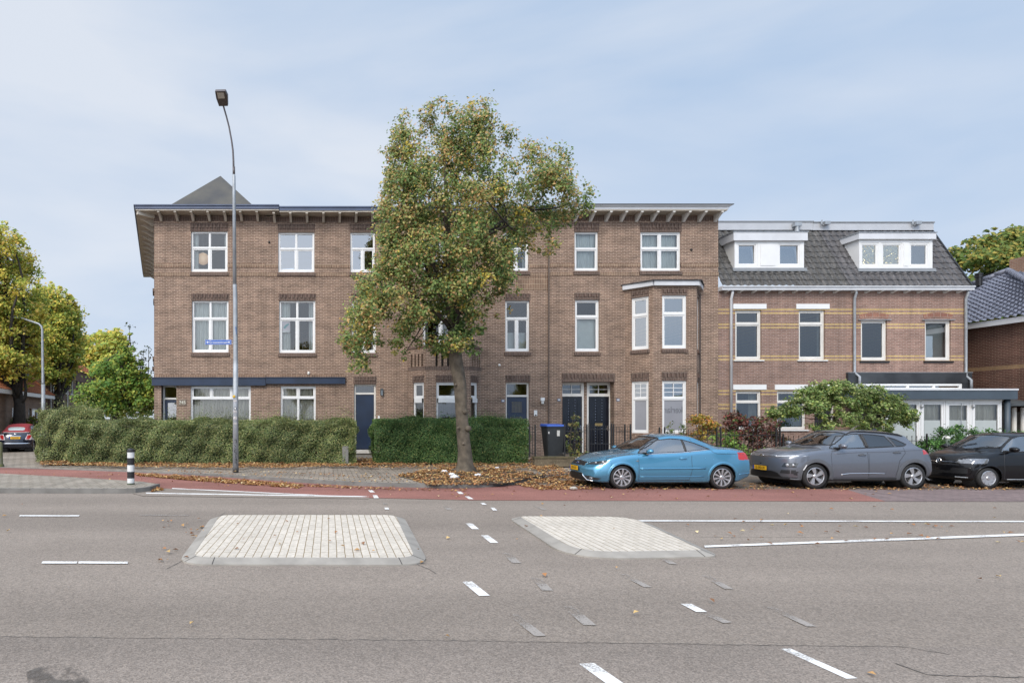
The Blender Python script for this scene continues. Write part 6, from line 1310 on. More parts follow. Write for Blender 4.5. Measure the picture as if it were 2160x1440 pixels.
        sw_ = MB(); cc_ = Vector((xc - .56, sp.get('steer', -.37), xh - .12)); ring = [cc_ + Vector((math.cos(t) * .05, math.sin(t) * .18, -math.cos(t) * .16)) for t in np.linspace(0, 2 * math.pi, 21)]; sw_.tube(ring, .016, 6, False); sw_.tube([ring[0], ring[10]], .02, 6); sw_.tube([cc_, cc_ + Vector((-.25, 0, -.08))], .03, 6); sw_.build('steering_wheel', PLASTIC, root, True)
    for (px, pz) in sp['mirrors']:
        for s in (-1, 1):
            q = onside(px, pz, s); mm = MB(); mm.ball((px + .03, q.y + s * .17, pz + .055), .085, .115, .07, 14, 10); mm.build('door_mirror', sp.get('mirrormat', bm_), root, True, smooth=True)
            mm = MB(); mm.hexa([(px - .07, q.y - s * .03, pz - .03), (px + .09, q.y - s * .03, pz - .03), (px + .09, q.y - s * .03, pz + .02), (px - .07, q.y - s * .03, pz + .02), (px - .04, q.y + s * .12, pz - .01), (px + .06, q.y + s * .12, pz - .01), (px + .06, q.y + s * .12, pz + .02), (px - .04, q.y + s * .12, pz + .02)]); mm.build('mirror_arm', PLASTIC, root, True)
    for di, (px, pz) in enumerate(sp['handles']):
        for s in (-1, 1):
            q0, q1 = onside(px - .1, pz, s), onside(px + .1, pz + .005, s); hm = MB(); hm.tube([q0 + Vector((0, 0, 0)), q0.lerp(q1, .15) + Vector((0, s * .032, 0)), q0.lerp(q1, .85) + Vector((0, s * .032, 0)), q1], [.011, .015, .015, .011], 8); hm.ball(tuple(q0.lerp(q1, .5) + Vector((0, -s * .004, .012))), .075, .006, .028, 12, 6)
            dpar = next((d for d in doors if (sum((d.matrix_local @ v.co).y for v in d.data.vertices[:5])) * s > 0 and min(v.co.x for v in d.data.vertices) < px < max(v.co.x for v in d.data.vertices)), root); hm.build('handle', sp.get('handlemat', bm_), dpar, True, smooth=True)
    def plate(sx, y0, pz, txt, tilt=0):
        """flat number plate proud of the bumper"""
        rear = sx > 0; q = onfront(y0, pz, .012, rear); xx = q.x + (.012 if rear else -.012)
        p = MB(); p.box(xx - .006, xx + .006, y0 - .26, y0 + .26, pz - .057, pz + .057); po = p.build('number_plate', YPL, root, True)
        fx = xx + (.0075 if rear else -.0075); b_ = MB(); sgn = 1 if rear else -1; yb0 = y0 - sgn * .26
        b_.box(min(fx, fx + sgn * .001), max(fx, fx + sgn * .001), min(yb0, yb0 + sgn * .05), max(yb0, yb0 + sgn * .05), pz - .055, pz + .055); b_.build('plate_band', PLB, po, True)
        fr_ = MB(); fr_.box(xx + (-.006 if rear else .006) - .004, xx + (-.006 if rear else .006) + .004, y0 - .275, y0 + .275, pz - .072, pz + .072); fr_.build('plate_holder', PLASTIC, po, True)
        text('plate_text', txt, .096, INK, po, (fx + sgn * .001, y0 + sgn * .022, pz), (R(90), 0, R(90) if rear else R(-90)), .0012, local=True, sx=.88)
    for pl_ in sp['plates']: plate(*pl_)
    if 'extra' in sp: sp['extra'](root, onside, ontop, onfront)
    return root
def disc(onfront, y0, pz, ry, rz_, d=.012, rear=False, th=.012):
    q = onfront(y0, pz, d, rear); m_ = MB(); m_.ball((q.x, y0, pz), th, ry, rz_, 20, 10); return m_, q
def patch(root, onfront, s, q, mat, name, d=.006, n=8, m=5):
    """lamp cover laid on the nose: q = four (y, z) corners, inner-bottom, outer-bottom, outer-top, inner-top"""
    vs = []
    for j in range(m + 1):
        for i in range(n + 1):
            u, v = i / n, j / m; y = (q[0][0] * (1 - u) + q[1][0] * u) * (1 - v) + (q[3][0] * (1 - u) + q[2][0] * u) * v; z = (q[0][1] * (1 - u) + q[1][1] * u) * (1 - v) + (q[3][1] * (1 - u) + q[2][1] * u) * v
            p = onfront(s * y, z, d); vs.append((p.x, p.y + s * d * .5, p.z))
    b = MB(); b.add(vs, [(j * (n + 1) + i, j * (n + 1) + i + 1, (j + 1) * (n + 1) + i + 1, (j + 1) * (n + 1) + i) for j in range(m) for i in range(n)]); o = b.build(name, mat, root, True, smooth=True); return o
# ---- blue coupe-cabriolet
def ford_extra(root, onside, ontop, onfront):
    m_, q = disc(onfront, 0, .655, .085, .038); m_.build('emblem', M('blue oval', (.03, .06, .2), .3, .1, 20, coat=1), root, True, smooth=True)
    t = MB(); t.tube([(q.x - .008, .085 * math.cos(a), .655 + .038 * math.sin(a)) for a in np.linspace(0, 2 * math.pi, 25)], .006, 5, False); t.build('emblem_ring', CHROME, root, True)
    for s in (-1, 1):
        p = onfront(s * .66, .275, .004); t = MB(); t.ball((p.x + .03, p.y, p.z), .045, .085, .048, 14, 8); t.build('fog_lamp', LAMPG, root, True, smooth=True)
        patch(root, onfront, s, [(.47, .635), (.845, .65), (.872, .775), (.52, .70)], LAMPD, 'headlight'); p = onfront(s * .80, .715, .006); t = MB(); t.ball((p.x, p.y, p.z), .03, .045, .036, 12, 8); p = onfront(s * .66, .69, .006); t.ball((p.x, p.y, p.z), .02, .035, .028, 12, 8); t.build('headlight_lens', LENS, root, True, smooth=True)
        p = onside(1.30, .75, s, .003); t = MB(); t.ball(tuple(p), .04, .008, .018, 10, 6); t.build('side_repeater', LAMPG, root, True)
        t = MB(); t.tube([onfront(s * .40, .40, .004), onfront(s * .44, .33, .006), onfront(s * .56, .22, .004), onfront(s * .72, .205, .002)], .014, 6); t.build('bumper_trim', CHROME, root, True, smooth=True)
    t = MB(); a = ontop(2.02, 0); t.tube([a, a + Vector((.24, 0, .17))], [.008, .004], 6); t.build('aerial', BLACK, root, True)
    w_ = MB()
    for s in (-.3, .35): w_.tube([ontop(1.20, s + .1, .03), ontop(1.36, s - .1, .02), ontop(1.52, s - .42, .02)], .010, 5)
    w_.build('wiper', BLACK, root, True)
FP = paint('metallic blue paint', (.088, .285, .44), .6, .26)
ford = dict(L=4.51, W=1.83, xf=.91, xr=3.55, r=.315, rim=.235, Ra=.365, mid=2.35, bf=.30, br=.26, paint=FP, seat=(2.3, .92), steer=-.37, edge=.075, wbow=.12,
    top=[(0, .60), (.05, .68), (.15, .745), (.4, .835), (.8, .915), (1.15, .965), (1.25, .99), (1.6, 1.19), (1.95, 1.365), (2.15, 1.42), (2.4, 1.45), (2.7, 1.445), (2.95, 1.405), (3.25, 1.275), (3.5, 1.155), (3.65, 1.11), (4.0, 1.085), (4.3, 1.04), (4.43, .99), (4.51, .80)],
    belt=[(0, .56), (.05, .62), (.3, .73), (.7, .84), (1.2, .905), (1.7, .925), (2.5, .965), (3.0, 1.01), (3.4, 1.04), (3.7, 1.045), (4.1, 1.01), (4.4, .95), (4.51, .76)],
    w=[(0, .80), (.2, .86), (.6, .905), (1.2, .915), (3.3, .915), (4.0, .90), (4.51, .82)], wt=[(0, .60), (.5, .66), (1.2, .70), (1.6, .66), (2.0, .60), (2.6, .585), (3.1, .60), (3.6, .66), (4.2, .70), (4.51, .68)],
    bot=[(0, .20), (.3, .17), (.7, .165), (3.8, .165), (4.1, .20), (4.51, .30)], nose=[(.15, .05), (.3, .0), (.5, .0), (.7, .10), (.9, .2)], tail=[(.2, .12), (.45, 0), (.7, 0), (.95, .05), (1.1, .1)],
    windows=[('side_window', CGL, [(1.36, .945), (1.52, 1.07), (1.74, 1.205), (2.0, 1.295), (2.31, 1.325), (2.59, 1.305), (2.59, .99), (1.75, .945)]), ('side_window', CGL, [(2.63, .995), (2.63, 1.30), (2.9, 1.215), (3.1, 1.13), (3.24, 1.06)])],
    glass_top=[('windscreen', CGL, [(1.30, 0), (1.36, .35), (1.46, .66), (1.60, .69), (2.02, .565), (1.97, .3), (1.95, 0)]), ('rear_window', CGLD, [(3.1, 0), (3.1, .48), (3.5, .56), (3.55, 0)])],
    regions=[('grille', GRILLE, 'front', [(0, .605), (.44, .605), (.40, .70), (0, .715)]), ('lower_grille', GRILLE, 'front', [(0, .21), (.52, .21), (.40, .40), (0, .41)]), ('fog_recess', PLASTIC, 'front', [(.50, .24), (.80, .235), (.84, .29), (.72, .33), (.48, .345)], 'split'),
        ('tail_light', REDL, 'side', [(4.16, .80), (4.5, .78), (4.52, .97), (4.27, .985)], 'split'), ('tail_light', REDL, 'rear', [(.48, .78), (.9, .78), (.9, .98), (.56, .96)], 'split')],
    doors=[('door', [(1.33, .24), (1.33, .90), (1.50, .935), (2.60, .985), (2.72, .975), (2.73, .5), (2.66, .25)])], bonnet=[(.16, 0), (.18, .42), (.5, .66), (1.18, .72), (1.22, 0)],
    gaps=[[(3.24, 1.05), (3.3, .98), (3.42, .935), (4.28, .925)], [(1.33, .93), (1.33, .24), (2.7, .24)], [(2.02, 1.31), (2.04, 1.37)], [(2.86, 1.25), (2.84, 1.33)]],
    trims=[('rubbing_strip', FP, [(1.36, .545), (2.0, .55), (3.08, .56)], .024), ('window_trim', CHROME, [(1.55, .925), (2.5, .968), (3.24, 1.045)], .014), ('sill_crease', FP, [(1.36, .335), (2.2, .335), (3.05, .345)], .012), ('bumper_crease', FP, [(3.98, .40), (4.25, .42), (4.4, .44)], .012), ('door_pillar', PLASTIC, [(2.61, .99), (2.61, 1.305)], .020)],
    mirrors=[(1.55, .955)], handles=[(2.50, .815)], plates=[(-1, 0, .515, '88-VB-ZS')], spokes=(10, (.012, .026), (0,), 0), lip=.02, clad=.05, archmat=FP, extra=ford_extra)
CARY = 17.03
def nose(px, xf, D): return X(px, D) - xf
car('blue_car', 'metallic blue coupe with curved hard top parked first in the row', ford, (nose(1314.3, .91, 16.12), CARY, .004))
# ---- grey crossover
def kona_extra(root, onside, ontop, onfront):
    m_, q = disc(onfront, 0, .845, .075, .04); m_.build('emblem', CHROME, root, True, smooth=True)
    for s in (-1, 1):
        t = MB(); t.tube([ontop(px, s * .585 * (1 - .04 * abs(px - 2.6)), .03 if 1.95 < px < 3.35 else -.005) for px in np.linspace(1.9, 3.42, 14)], .017, 6); t.build('roof_rail', PLASTIC, root, True, smooth=True)
        patch(root, onfront, s, [(.46, .832), (.862, .862), (.868, .905), (.47, .862)], LENS, 'drl_lamp'); patch(root, onfront, s, [(.62, .575), (.85, .565), (.855, .685), (.68, .68)], LAMPD, 'headlight')
        patch(root, onfront, s, [(.58, .40), (.84, .40), (.845, .50), (.62, .49)], PLASTIC, 'bumper_pocket')
        p = onfront(s * .74, .628, .002); t = MB(); t.ball((p.x, p.y, p.z), .03, .05, .042, 12, 8); p = onfront(s * .82, .63, .002); t.ball((p.x, p.y, p.z), .03, .035, .036, 12, 8); t.build('headlight_lens', LENS, root, True, smooth=True)
        t = MB(); pts = [onside(px, pz, s, .022) for px, pz in ((.50, .50), (.56, .60), (.585, .64))]; t.tube(pts, .014, 6); t.build('arch_reflector', M('pale reflector', (.6, .6, .6), .4), root, True)
    t = MB(); t.tube([onfront(y_, .83 + .025 * (abs(y_) / .45) ** 2, .006) for y_ in np.linspace(-.48, .48, 17)], .011, 6); t.build('grille_trim', CHROME, root, True, smooth=True)
    t = MB(); a = ontop(3.12, 0); t.hexa([(a.x - .07, -.03, a.z - .01), (a.x + .12, -.03, a.z - .01), (a.x + .12, .03, a.z - .01), (a.x - .07, .03, a.z - .01), (a.x + .05, -.01, a.z + .06), (a.x + .1, -.01, a.z + .06), (a.x + .1, .01, a.z + .06), (a.x + .05, .01, a.z + .06)]); t.build('roof_aerial', PLASTIC, root, True)
    w_ = MB()
    for s in (-.3, .35): w_.tube([ontop(1.16, s + .1, .03), ontop(1.30, s - .1, .02), ontop(1.42, s - .42, .02)], .010, 5)
    w_.build('wiper', BLACK, root, True)
KP = paint('metallic grey paint', (.155, .165, .19), .6, .32); CLAD = M('grey cladding', (.085, .09, .10), .5, .12, 8); SILL = M('dark sill plastic', (.032, .034, .038), .55, .15, 8)
kona = dict(L=4.18, W=1.80, xf=.86, xr=3.46, r=.335, rim=.235, Ra=.385, mid=2.3, bf=.30, br=.25, paint=KP, seat=(2.25, 1.08), steer=-.36, edge=.07, wbow=.12,
    top=[(0, .87), (.04, .935), (.12, .975), (.4, 1.015), (.8, 1.055), (1.1, 1.085), (1.2, 1.12), (1.55, 1.34), (1.85, 1.495), (2.1, 1.55), (2.5, 1.565), (3.0, 1.54), (3.4, 1.48), (3.58, 1.43), (3.7, 1.30), (3.85, 1.13), (3.97, 1.05), (4.1, .98), (4.18, .80)],
    belt=[(0, .82), (.05, .87), (.3, .925), (.7, .98), (1.15, 1.03), (1.7, 1.055), (2.5, 1.085), (3.1, 1.115), (3.5, 1.12), (3.9, 1.05), (4.1, .93), (4.18, .76)],
    w=[(0, .80), (.2, .855), (.6, .89), (1.2, .885), (3.2, .89), (3.8, .885), (4.18, .82)], wt=[(0, .60), (.5, .66), (1.1, .70), (1.5, .66), (1.9, .60), (2.5, .59), (3.2, .575), (3.6, .58), (3.85, .62), (4.18, .64)],
    bot=[(0, .24), (.3, .20), (.7, .20), (3.6, .20), (3.9, .24), (4.18, .32)], nose=[(.15, .10), (.3, .03), (.5, 0), (.8, .02), (.93, .10), (1.1, .2)], tail=[(.2, .12), (.45, 0), (.8, 0), (1.05, .05), (1.5, .05)],
    windows=[('side_window', CGL, [(1.30, 1.07), (1.48, 1.225), (1.70, 1.385), (2.02, 1.445), (2.20, 1.45), (2.22, 1.09), (1.7, 1.07)]), ('side_window', CGLD, [(2.30, 1.095), (2.29, 1.45), (2.56, 1.435), (2.88, 1.395), (2.98, 1.13)]), ('side_window', CGLD, [(3.03, 1.13), (2.95, 1.37), (3.12, 1.31), (3.33, 1.18), (3.24, 1.14)])],
    glass_top=[('windscreen', CGL, [(1.20, 0), (1.26, .35), (1.36, .66), (1.50, .69), (1.90, .565), (1.86, .3), (1.84, 0)]), ('rear_window', CGLD, [(3.62, 0), (3.62, .5), (3.84, .56), (3.86, 0)])],
    regions=[('lower_grille', GRILLE, 'front', [(0, .28), (.62, .28), (.52, .40), (.40, .44), (0, .45)]), ('bumper_pocket', PLASTIC, 'side', [(.30, .36), (.38, .36), (.40, .47), (.32, .46)], 'split'),
        ('tail_light', REDL, 'side', [(3.72, 1.04), (4.0, .95), (4.14, .93), (4.14, 1.01), (3.95, 1.06)], 'split'), ('tail_light', REDL, 'rear', [(.50, .93), (.9, .92), (.9, 1.03), (.6, 1.02)], 'split'),
        ('sill_cladding', SILL, 'low', [(0, .31), (.5, .30), (1.2, .29), (3.2, .30), (3.9, .36), (4.18, .45)])],
    doors=[('door', [(1.28, .31), (1.26, .9), (1.32, 1.05), (2.22, 1.08), (2.24, .5), (2.24, .31)]), ('door', [(2.26, .31), (2.26, 1.08), (3.0, 1.11), (3.18, 1.12), (3.22, .95), (3.06, .75), (2.96, .31)])], bonnet=[(.12, 0), (.14, .45), (.5, .68), (1.10, .72), (1.14, 0)],
    trims=[('door_trim', CHROME, [(1.52, .385), (1.75, .415), (2.4, .42), (2.7, .405)], .012), ('window_frame', PLASTIC, [(2.26, 1.09), (2.25, 1.45)], .028), ('shoulder_crease', KP, [(1.35, .93), (1.9, .975), (2.6, .985), (3.4, 1.03), (3.7, 1.03)], .011), ('bumper_lip', CLAD, [(.25, .26), (.35, .25), (.47, .25)], .02)],
    mirrors=[(1.47, 1.085)], handles=[(2.08, .90), (3.0, .965)], plates=[(-1, 0, .505, 'G-242-LN')], spokes=(5, (.026, .062), (0,), .35), lip=.022, clad=.085, archmat=CLAD, extra=kona_extra, handlemat=CLAD, behind=M('black wheel back', (.02, .02, .021), .5))
car('grey_car', 'metallic grey crossover with roof rails parked second in the row', kona, (nose(1722.8, .86, 16.2), CARY + .06, .004))
# ---- black city car
def up_extra(root, onside, ontop, onfront):
    q = onfront(0, .70, .014); t = MB()
    t.tube([(q.x, .068 * math.cos(a), .70 + .068 * math.sin(a)) for a in np.linspace(0, 2 * math.pi, 25)], .008, 6, False)
    for p in ([(-.04, .055), (0, .012), (.04, .055)], [(-.058, .03), (-.026, -.05), (0, .0), (.026, -.05), (.058, .03)]): t.tube([(q.x, a, .70 + b) for a, b in p], .008, 5)
    t.build('emblem', CHROME, root, True); t = MB()
    for s in (-1, 1): t.tube([onfront(s * y_, .685, .004) for y_ in (.10, .2, .32, .42)], .009, 5)
    t.build('grille_trim', CHROME, root, True); t = MB(); t.tube([onfront(y_, .615, .003) for y_ in np.linspace(-.5, .5, 15)], .008, 5); t.build('bumper_line', PLASTIC, root, True)
    for s in (-1, 1):
        t = MB(); t.tube([onfront(s * y_, z_, .004) for y_, z_ in ((.44, .555), (.7, .545), (.735, .45), (.68, .38), (.5, .36))], .012, 6); t.build('bumper_crease', VP, root, True, smooth=True)
        t = MB(); t.tube([onfront(s * y_, .285, .003) for y_ in (.42, .55, .66)], .014, 6); t.build('bumper_trim', STEEL, root, True)
        p = onfront(s * .62, .735, -.01); t = MB(); t.ball((p.x + .03, p.y, p.z), .02, .05, .045, 12, 8); t.build('headlight_lens', LENS, root, True, smooth=True)
    w_ = MB()
    for s in (-.3, .3): w_.tube([ontop(.80, s + .1, .03), ontop(.93, s - .1, .02), ontop(1.02, s - .36, .02)], .010, 5)
    w_.build('wiper', BLACK, root, True)
VP = paint('gloss black paint', (.004, .004, .005), 0, .3); VP.node_tree.nodes['Principled BSDF'].inputs['Specular IOR Level'].default_value = .1; VP.node_tree.nodes['Principled BSDF'].inputs['Coat Weight'].default_value = .6
up = dict(L=3.54, W=1.64, xf=.59, xr=3.0, r=.283, rim=.195, Ra=.33, mid=1.95, bf=.27, br=.2, paint=VP, seat=(1.85, 1.02), steer=-.34, edge=.07,
    top=[(0, .73), (.04, .81), (.12, .87), (.35, .93), (.65, .985), (.75, 1.0), (.85, 1.05), (1.2, 1.29), (1.45, 1.425), (1.7, 1.47), (2.2, 1.485), (2.8, 1.46), (3.15, 1.41), (3.3, 1.30), (3.42, 1.0), (3.54, .7)],
    belt=[(0, .68), (.05, .74), (.3, .83), (.6, .90), (.85, .945), (1.5, .965), (2.3, .99), (3.0, 1.05), (3.35, 1.0), (3.54, .66)],
    w=[(0, .74), (.2, .785), (.5, .815), (1, .82), (3.1, .82), (3.54, .75)], wt=[(0, .52), (.4, .58), (.8, .63), (1.2, .60), (1.6, .56), (2.5, .55), (3.2, .56), (3.54, .6)],
    bot=[(0, .22), (.3, .18), (3.2, .18), (3.54, .28)], nose=[(.15, .06), (.3, 0), (.55, 0), (.75, .06), (.95, .15)], tail=[(.2, .08), (.5, 0), (.9, .02), (1.5, .05)],
    windows=[('side_window', CGL, [(.96, .985), (1.15, 1.13), (1.42, 1.32), (1.65, 1.39), (1.95, 1.40), (1.97, 1.0), (1.3, .975)]), ('side_window', CGLD, [(2.04, 1.005), (2.03, 1.40), (2.5, 1.385), (2.85, 1.34), (2.95, 1.08)])],
    glass_top=[('windscreen', CGL, [(.80, 0), (.86, .3), (.96, .59), (1.08, .625), (1.45, .54), (1.42, .3), (1.40, 0)]), ('rear_window', CGLD, [(3.25, 0), (3.25, .45), (3.4, .5), (3.42, 0)])],
    regions=[('headlight', LAMPG, 'side', [(.06, .665), (.30, .69), (.42, .775), (.40, .80), (.24, .79), (.06, .72)], 'split'), ('headlight', LAMPG, 'front', [(.40, .695), (.52, .66), (.8, .665), (.8, .80), (.62, .79)], 'split'),
        ('lower_grille', GRILLE, 'front', [(0, .37), (.66, .39), (.66, .53), (.36, .54), (.3, .45), (0, .45)]), ('tail_light', REDL, 'rear', [(.5, .8), (.85, .8), (.85, 1.1), (.6, 1.1)], 'split')],
    doors=[('door', [(.98, .26), (.96, .7), (1.0, .95), (2.0, .985), (2.02, .3), (1.98, .26)])], bonnet=[(.10, 0), (.12, .4), (.4, .56), (.76, .62), (.78, 0)],
    trims=[('sill_trim', STEEL, [(1.05, .25), (2.0, .25), (2.6, .26)], .012), ('window_frame', PLASTIC, [(2.0, 1.0), (2.0, 1.39)], .025)], mirrors=[(1.10, .995)], handles=[(1.82, .84)], plates=[(-1, 0, .525, 'K-120-TD')],
    spokes=(9, (.026, .056), (0,), 0), lip=.014, extra=up_extra, handlemat=PLASTIC, behind=M('black wheel back', (.02, .02, .021), .5))
car('black_car', 'glossy black small city car cut by the right edge of the photo', up, (nose(2096.5, .59, 16.15), CARY + .02, .004))
# ---- small rounded car with red soft top seen from behind
def fiat_extra(root, onside, ontop, onfront):
    q = onfront(0, .955, .01, True); t = MB(); t.ball((q.x, 0, .955), .012, .065, .032, 12, 6); t.build('emblem', CHROME, root, True)
    t = MB(); t.tube([onfront(y_, .845, .02, True) for y_ in np.linspace(-.28, .28, 9)], .018, 6); t.build('plate_bar', CHROME, root, True)
    t = MB(); t.tube([onfront(y_, .48, .012, True) for y_ in np.linspace(-.68, .68, 19)], .024, 6); t.build('bumper_trim', CHROME, root, True)
    t = MB(); t.tube([onfront(y_, 1.035, .006, True) for y_ in np.linspace(-.6, .6, 17)], .014, 6); t.build('soft_top_edge', CREAM, root, True)
    for s in (-1, 1):
        t = MB(); t.tube([onside(px, pz, s, .005) for px, pz in ((1.15, .96), (1.7, .985), (2.5, 1.0), (3.0, 1.02))], .012, 5); t.build('window_trim', CREAM, root, True)
        for z_ in (.90, .70): 
            pass
NP = paint('dark navy paint', (.012, .016, .030), .4, .25); RF = M('red soft top cloth', (.30, .030, .035), .8, .15, 6, bump=.1)
fiat = dict(L=3.55, W=1.63, xf=.62, xr=2.92, r=.285, rim=.2, Ra=.335, mid=1.9, bf=.25, br=.22, paint=NP, seat=(1.8, 1.0), edge=.09, step=.04, wbow=.1,
    top=[(0, .6), (.05, .72), (.3, .86), (.75, .97), (.9, 1.02), (1.2, 1.25), (1.45, 1.41), (1.8, 1.48), (2.3, 1.475), (2.8, 1.40), (3.15, 1.25), (3.36, 1.06), (3.47, .95), (3.55, .70)],
    belt=[(0, .55), (.1, .66), (.5, .83), (.9, .93), (1.5, .97), (2.4, .99), (3.0, 1.0), (3.3, .97), (3.55, .66)], w=[(0, .7), (.2, .76), (.6, .805), (1.2, .815), (3.0, .815), (3.55, .76)], wt=[(0, .5), (.5, .58), (.9, .62), (1.4, .56), (2.4, .55), (3.0, .56), (3.3, .58), (3.55, .62)],
    bot=[(0, .22), (.3, .18), (3.2, .18), (3.55, .27)], nose=[(.15, .06), (.4, 0), (.7, .08), (1, .2)], tail=[(.2, .10), (.45, 0), (.8, .01), (1.0, .03), (1.5, .04)],
    windows=[('side_window', CGLD, [(1.12, .99), (1.3, 1.15), (1.55, 1.33), (1.9, 1.385), (2.35, 1.37), (2.7, 1.28), (2.85, 1.03), (1.8, .995)])], glass_top=[('windscreen', CGLD, [(.95, 0), (1.05, .5), (1.15, .6), (1.42, .52), (1.38, 0)])],
    regions=[('rear_window', M('pale soft window', (.42, .47, .46), .12, .15, 4, coat=1), 'rear', [(0, 1.13), (.34, 1.14), (.40, 1.19), (.38, 1.26), (.30, 1.30), (0, 1.31)]), ('tail_light', REDL, 'rear', [(.52, .70), (.68, .69), (.74, .88), (.64, .91), (.55, .88)], 'split'), ('tail_light_surround', M('pale lamp rim', (.7, .6, .6), .2), 'rear', [(.47, .66), (.9, .66), (.9, .94), (.55, .94)], 'split')],
    roof=(RF, [(1.42, 1.36), (2.4, 1.36), (2.85, 1.2), (2.95, 1.05), (3.0, 1.03), (3.7, 1.03), (3.7, 1.7), (1.42, 1.7)]), trims=[], mirrors=[(1.2, 1.0)], handles=[(2.0, .88)], plates=[(1, 0, .765, 'P-554-ZF')], spokes=(8, (.014, .02), (0,), 0), extra=fiat_extra)
hd = math.atan2(-.964, .267); rx, ry = X(31, 31.2), 31.2
nx, ny = rx - .267 * 3.55, ry + .964 * 3.55
car('small_car', 'small dark car with red soft top seen from behind in the side street', fiat, (nx, ny, .06), hd)
# ---- further cars glimpsed behind it
def far_car(lab, paintm, px, D, name, base, rz):
    sp = dict(base); sp.update(paint=paintm, step=.08, cabin=0, plates=[], extra=lambda *a: None); sp.pop('archmat', None); sp.pop('clad', None); sp['regions'] = [q for q in sp['regions'] if q[1] is not None]
    return car(name, lab, sp, (X(px, D), D, .06), rz)
far_car('light grey car parked beyond the small red-topped car', paint('pale silver paint', (.35, .36, .38), .5, .3), 80, 44, 'parked_car', up, hd)
def van(lab, px, D):
    root = thing('van', lab, 'van', (X(px, D), D, .06), hd); OFF[root.name] = None; wp = paint('white van paint', (.72, .73, .74), .1, .3)
    b = MB(); pr = [(0, .35), (0, .95), (.25, 1.1), (.9, 1.95), (1.2, 2.1), (4.9, 2.1), (5.0, 2.0), (5.05, .35)]; k = len(pr)
    vs = [(x, s * .95 * (.9 if z > 1.8 else 1), z) for s in (-1, 1) for x, z in pr]; b.add(vs, [tuple(range(k)), tuple(range(2 * k - 1, k - 1, -1))] + [(i, (i + 1) % k, k + (i + 1) % k, k + i) for i in range(k)]); b.build('body', wp, root, True, bevel=.05)
    for s in (-.45, .45): g = MB(); g.box(5.03, 5.06, s - .32, s + .32, 1.3, 1.8); g.build('rear_window', CGLD, root, True)
    for s in (-1, 1): g = MB(); g.box(4.95, 5.07, s * .85 - .06, s * .85 + .06, .8, 1.15); g.build('tail_light', REDL, root, True)
    for x in (.9, 4.1):
        for s in (-1, 1): w_ = MB(); w_.lathe([(.001, -.1), (.3, -.1), (.33, -.06), (.33, .06), (.3, .1), (.001, .1)], (x, s * .86, .33), 18, 'y'); w_.build('wheel', RUBBER, root, True)
    g = MB(); g.hexa([(.28, -.8, 1.12), (.33, -.8, 1.12), (.33, .8, 1.12), (.28, .8, 1.12), (.85, -.75, 1.9), (.9, -.75, 1.9), (.9, .75, 1.9), (.85, .75, 1.9)]); g.build('windscreen', CGLD, root, True)
van('white van parked far down the side street behind the hedge', 106, 56)
# ================================================================ street furniture and small things
# ---- tall lamp post with street sign
PD = F * (H - .1) / (994 - CY); lx = X(497, PD)
lp = thing('street_lamp', 'tall grey lamp post with street name sign in front of the corner house', 'street lamp', (lx, PD, .1))
z_ = lambda y: Z(y, PD); xx_ = lambda p: X(p, PD)
GALV = M('grey painted steel', (.36, .385, .41), .5, .22, 5, metal=.25, bump=.05)
mb = MB(); mb.tube([(lx, PD, .08), (lx, PD, z_(770))], [.098, .085], 16); mb.tube([(lx, PD, z_(770)), (lx, PD, z_(760)), (xx_(496), PD, z_(618)), (xx_(495), PD, z_(600))], [.085, .078, .074, .066], 16, False)
mb.tube([(xx_(495), PD, z_(600)), (xx_(493.5), PD, z_(372)), (xx_(493.5), PD, z_(366))], [.064, .052, .03], 16); mb.build('pole', GALV, lp, smooth=True)
mb = MB(); mb.tube([(lx, PD, .08), (lx, PD, .34)], .103, 16); mb.build('base_sleeve', M('dark base', (.09, .085, .085), .8, .3, 6), lp, smooth=True)
ARM = M('dark bronze arm', (.115, .10, .10), .5, .15, 8, metal=.3)
arm = [(493, 372), (492.5, 340), (491.5, 318), (489, 298), (484, 270), (479, 250), (475, 236), (473, 228)]
mb = MB(); mb.tube([(xx_(a), PD - .25 * i / 7 * (i / 7), z_(b)) for i, (a, b) in enumerate(arm)], [.034, .032, .03, .028, .027, .027, .027, .03], 10); mb.tube([(xx_(493.4), PD, z_(368)), (xx_(493.2), PD, z_(352))], .042, 12); mb.build('arm', ARM, lp, smooth=True)
# lantern: flat head tipped up towards the road
hd_ = [(453.5, 193), (475, 192.5), (480, 203), (480.5, 224), (462, 224.5), (456, 208)]
mb = MB(); vs = [P(a, b, PD - .25 - (224 - b) * .019) for a, b in hd_]; n6 = len(vs); top = [(x + .01, y + .05, z + .085) for x, y, z in vs]
mb.add(vs + top, [tuple(range(n6)), tuple(range(2 * n6 - 1, n6 - 1, -1))] + [(i, (i + 1) % n6, n6 + (i + 1) % n6, n6 + i) for i in range(n6)]); head = mb.build('lamp_head', ARM, lp)
mb = MB(); vs = [Vector(P(a, b, PD - .255 - (224 - b) * .019)) + Vector((0, 0, -.008)) for a, b in ((457.5, 194.8), (471.5, 195), (474.5, 207.5), (460, 208))]; mb.quad(*vs); mb.build('lens', M('pale lamp lens', (.52, .50, .46), .25, .06, 20), head, fix=False)
sg = MB(); x0, x1, z0, z1 = xx_(433), xx_(488.5), z_(727), z_(716.5); sg.box(x0, x1, PD - .03, PD - .005, z0, z1); SB_ = M('sign blue', (.012, .095, .42), .35, .05, 3); sgn = sg.build('street_sign', SB_, lp, bevel=.006)
wb = MB(); t_ = .006
for (a, b, c, d) in ((x0 + .012, x1 - .012, z0 + .012, z0 + .012 + t_), (x0 + .012, x1 - .012, z1 - .012 - t_, z1 - .012), (x0 + .012, x0 + .012 + t_, z0 + .024, z1 - .024), (x1 - .012 - t_, x1 - .012, z0 + .024, z1 - .024)): wb.box(a, b, PD - .033, PD - .0305, c, d)
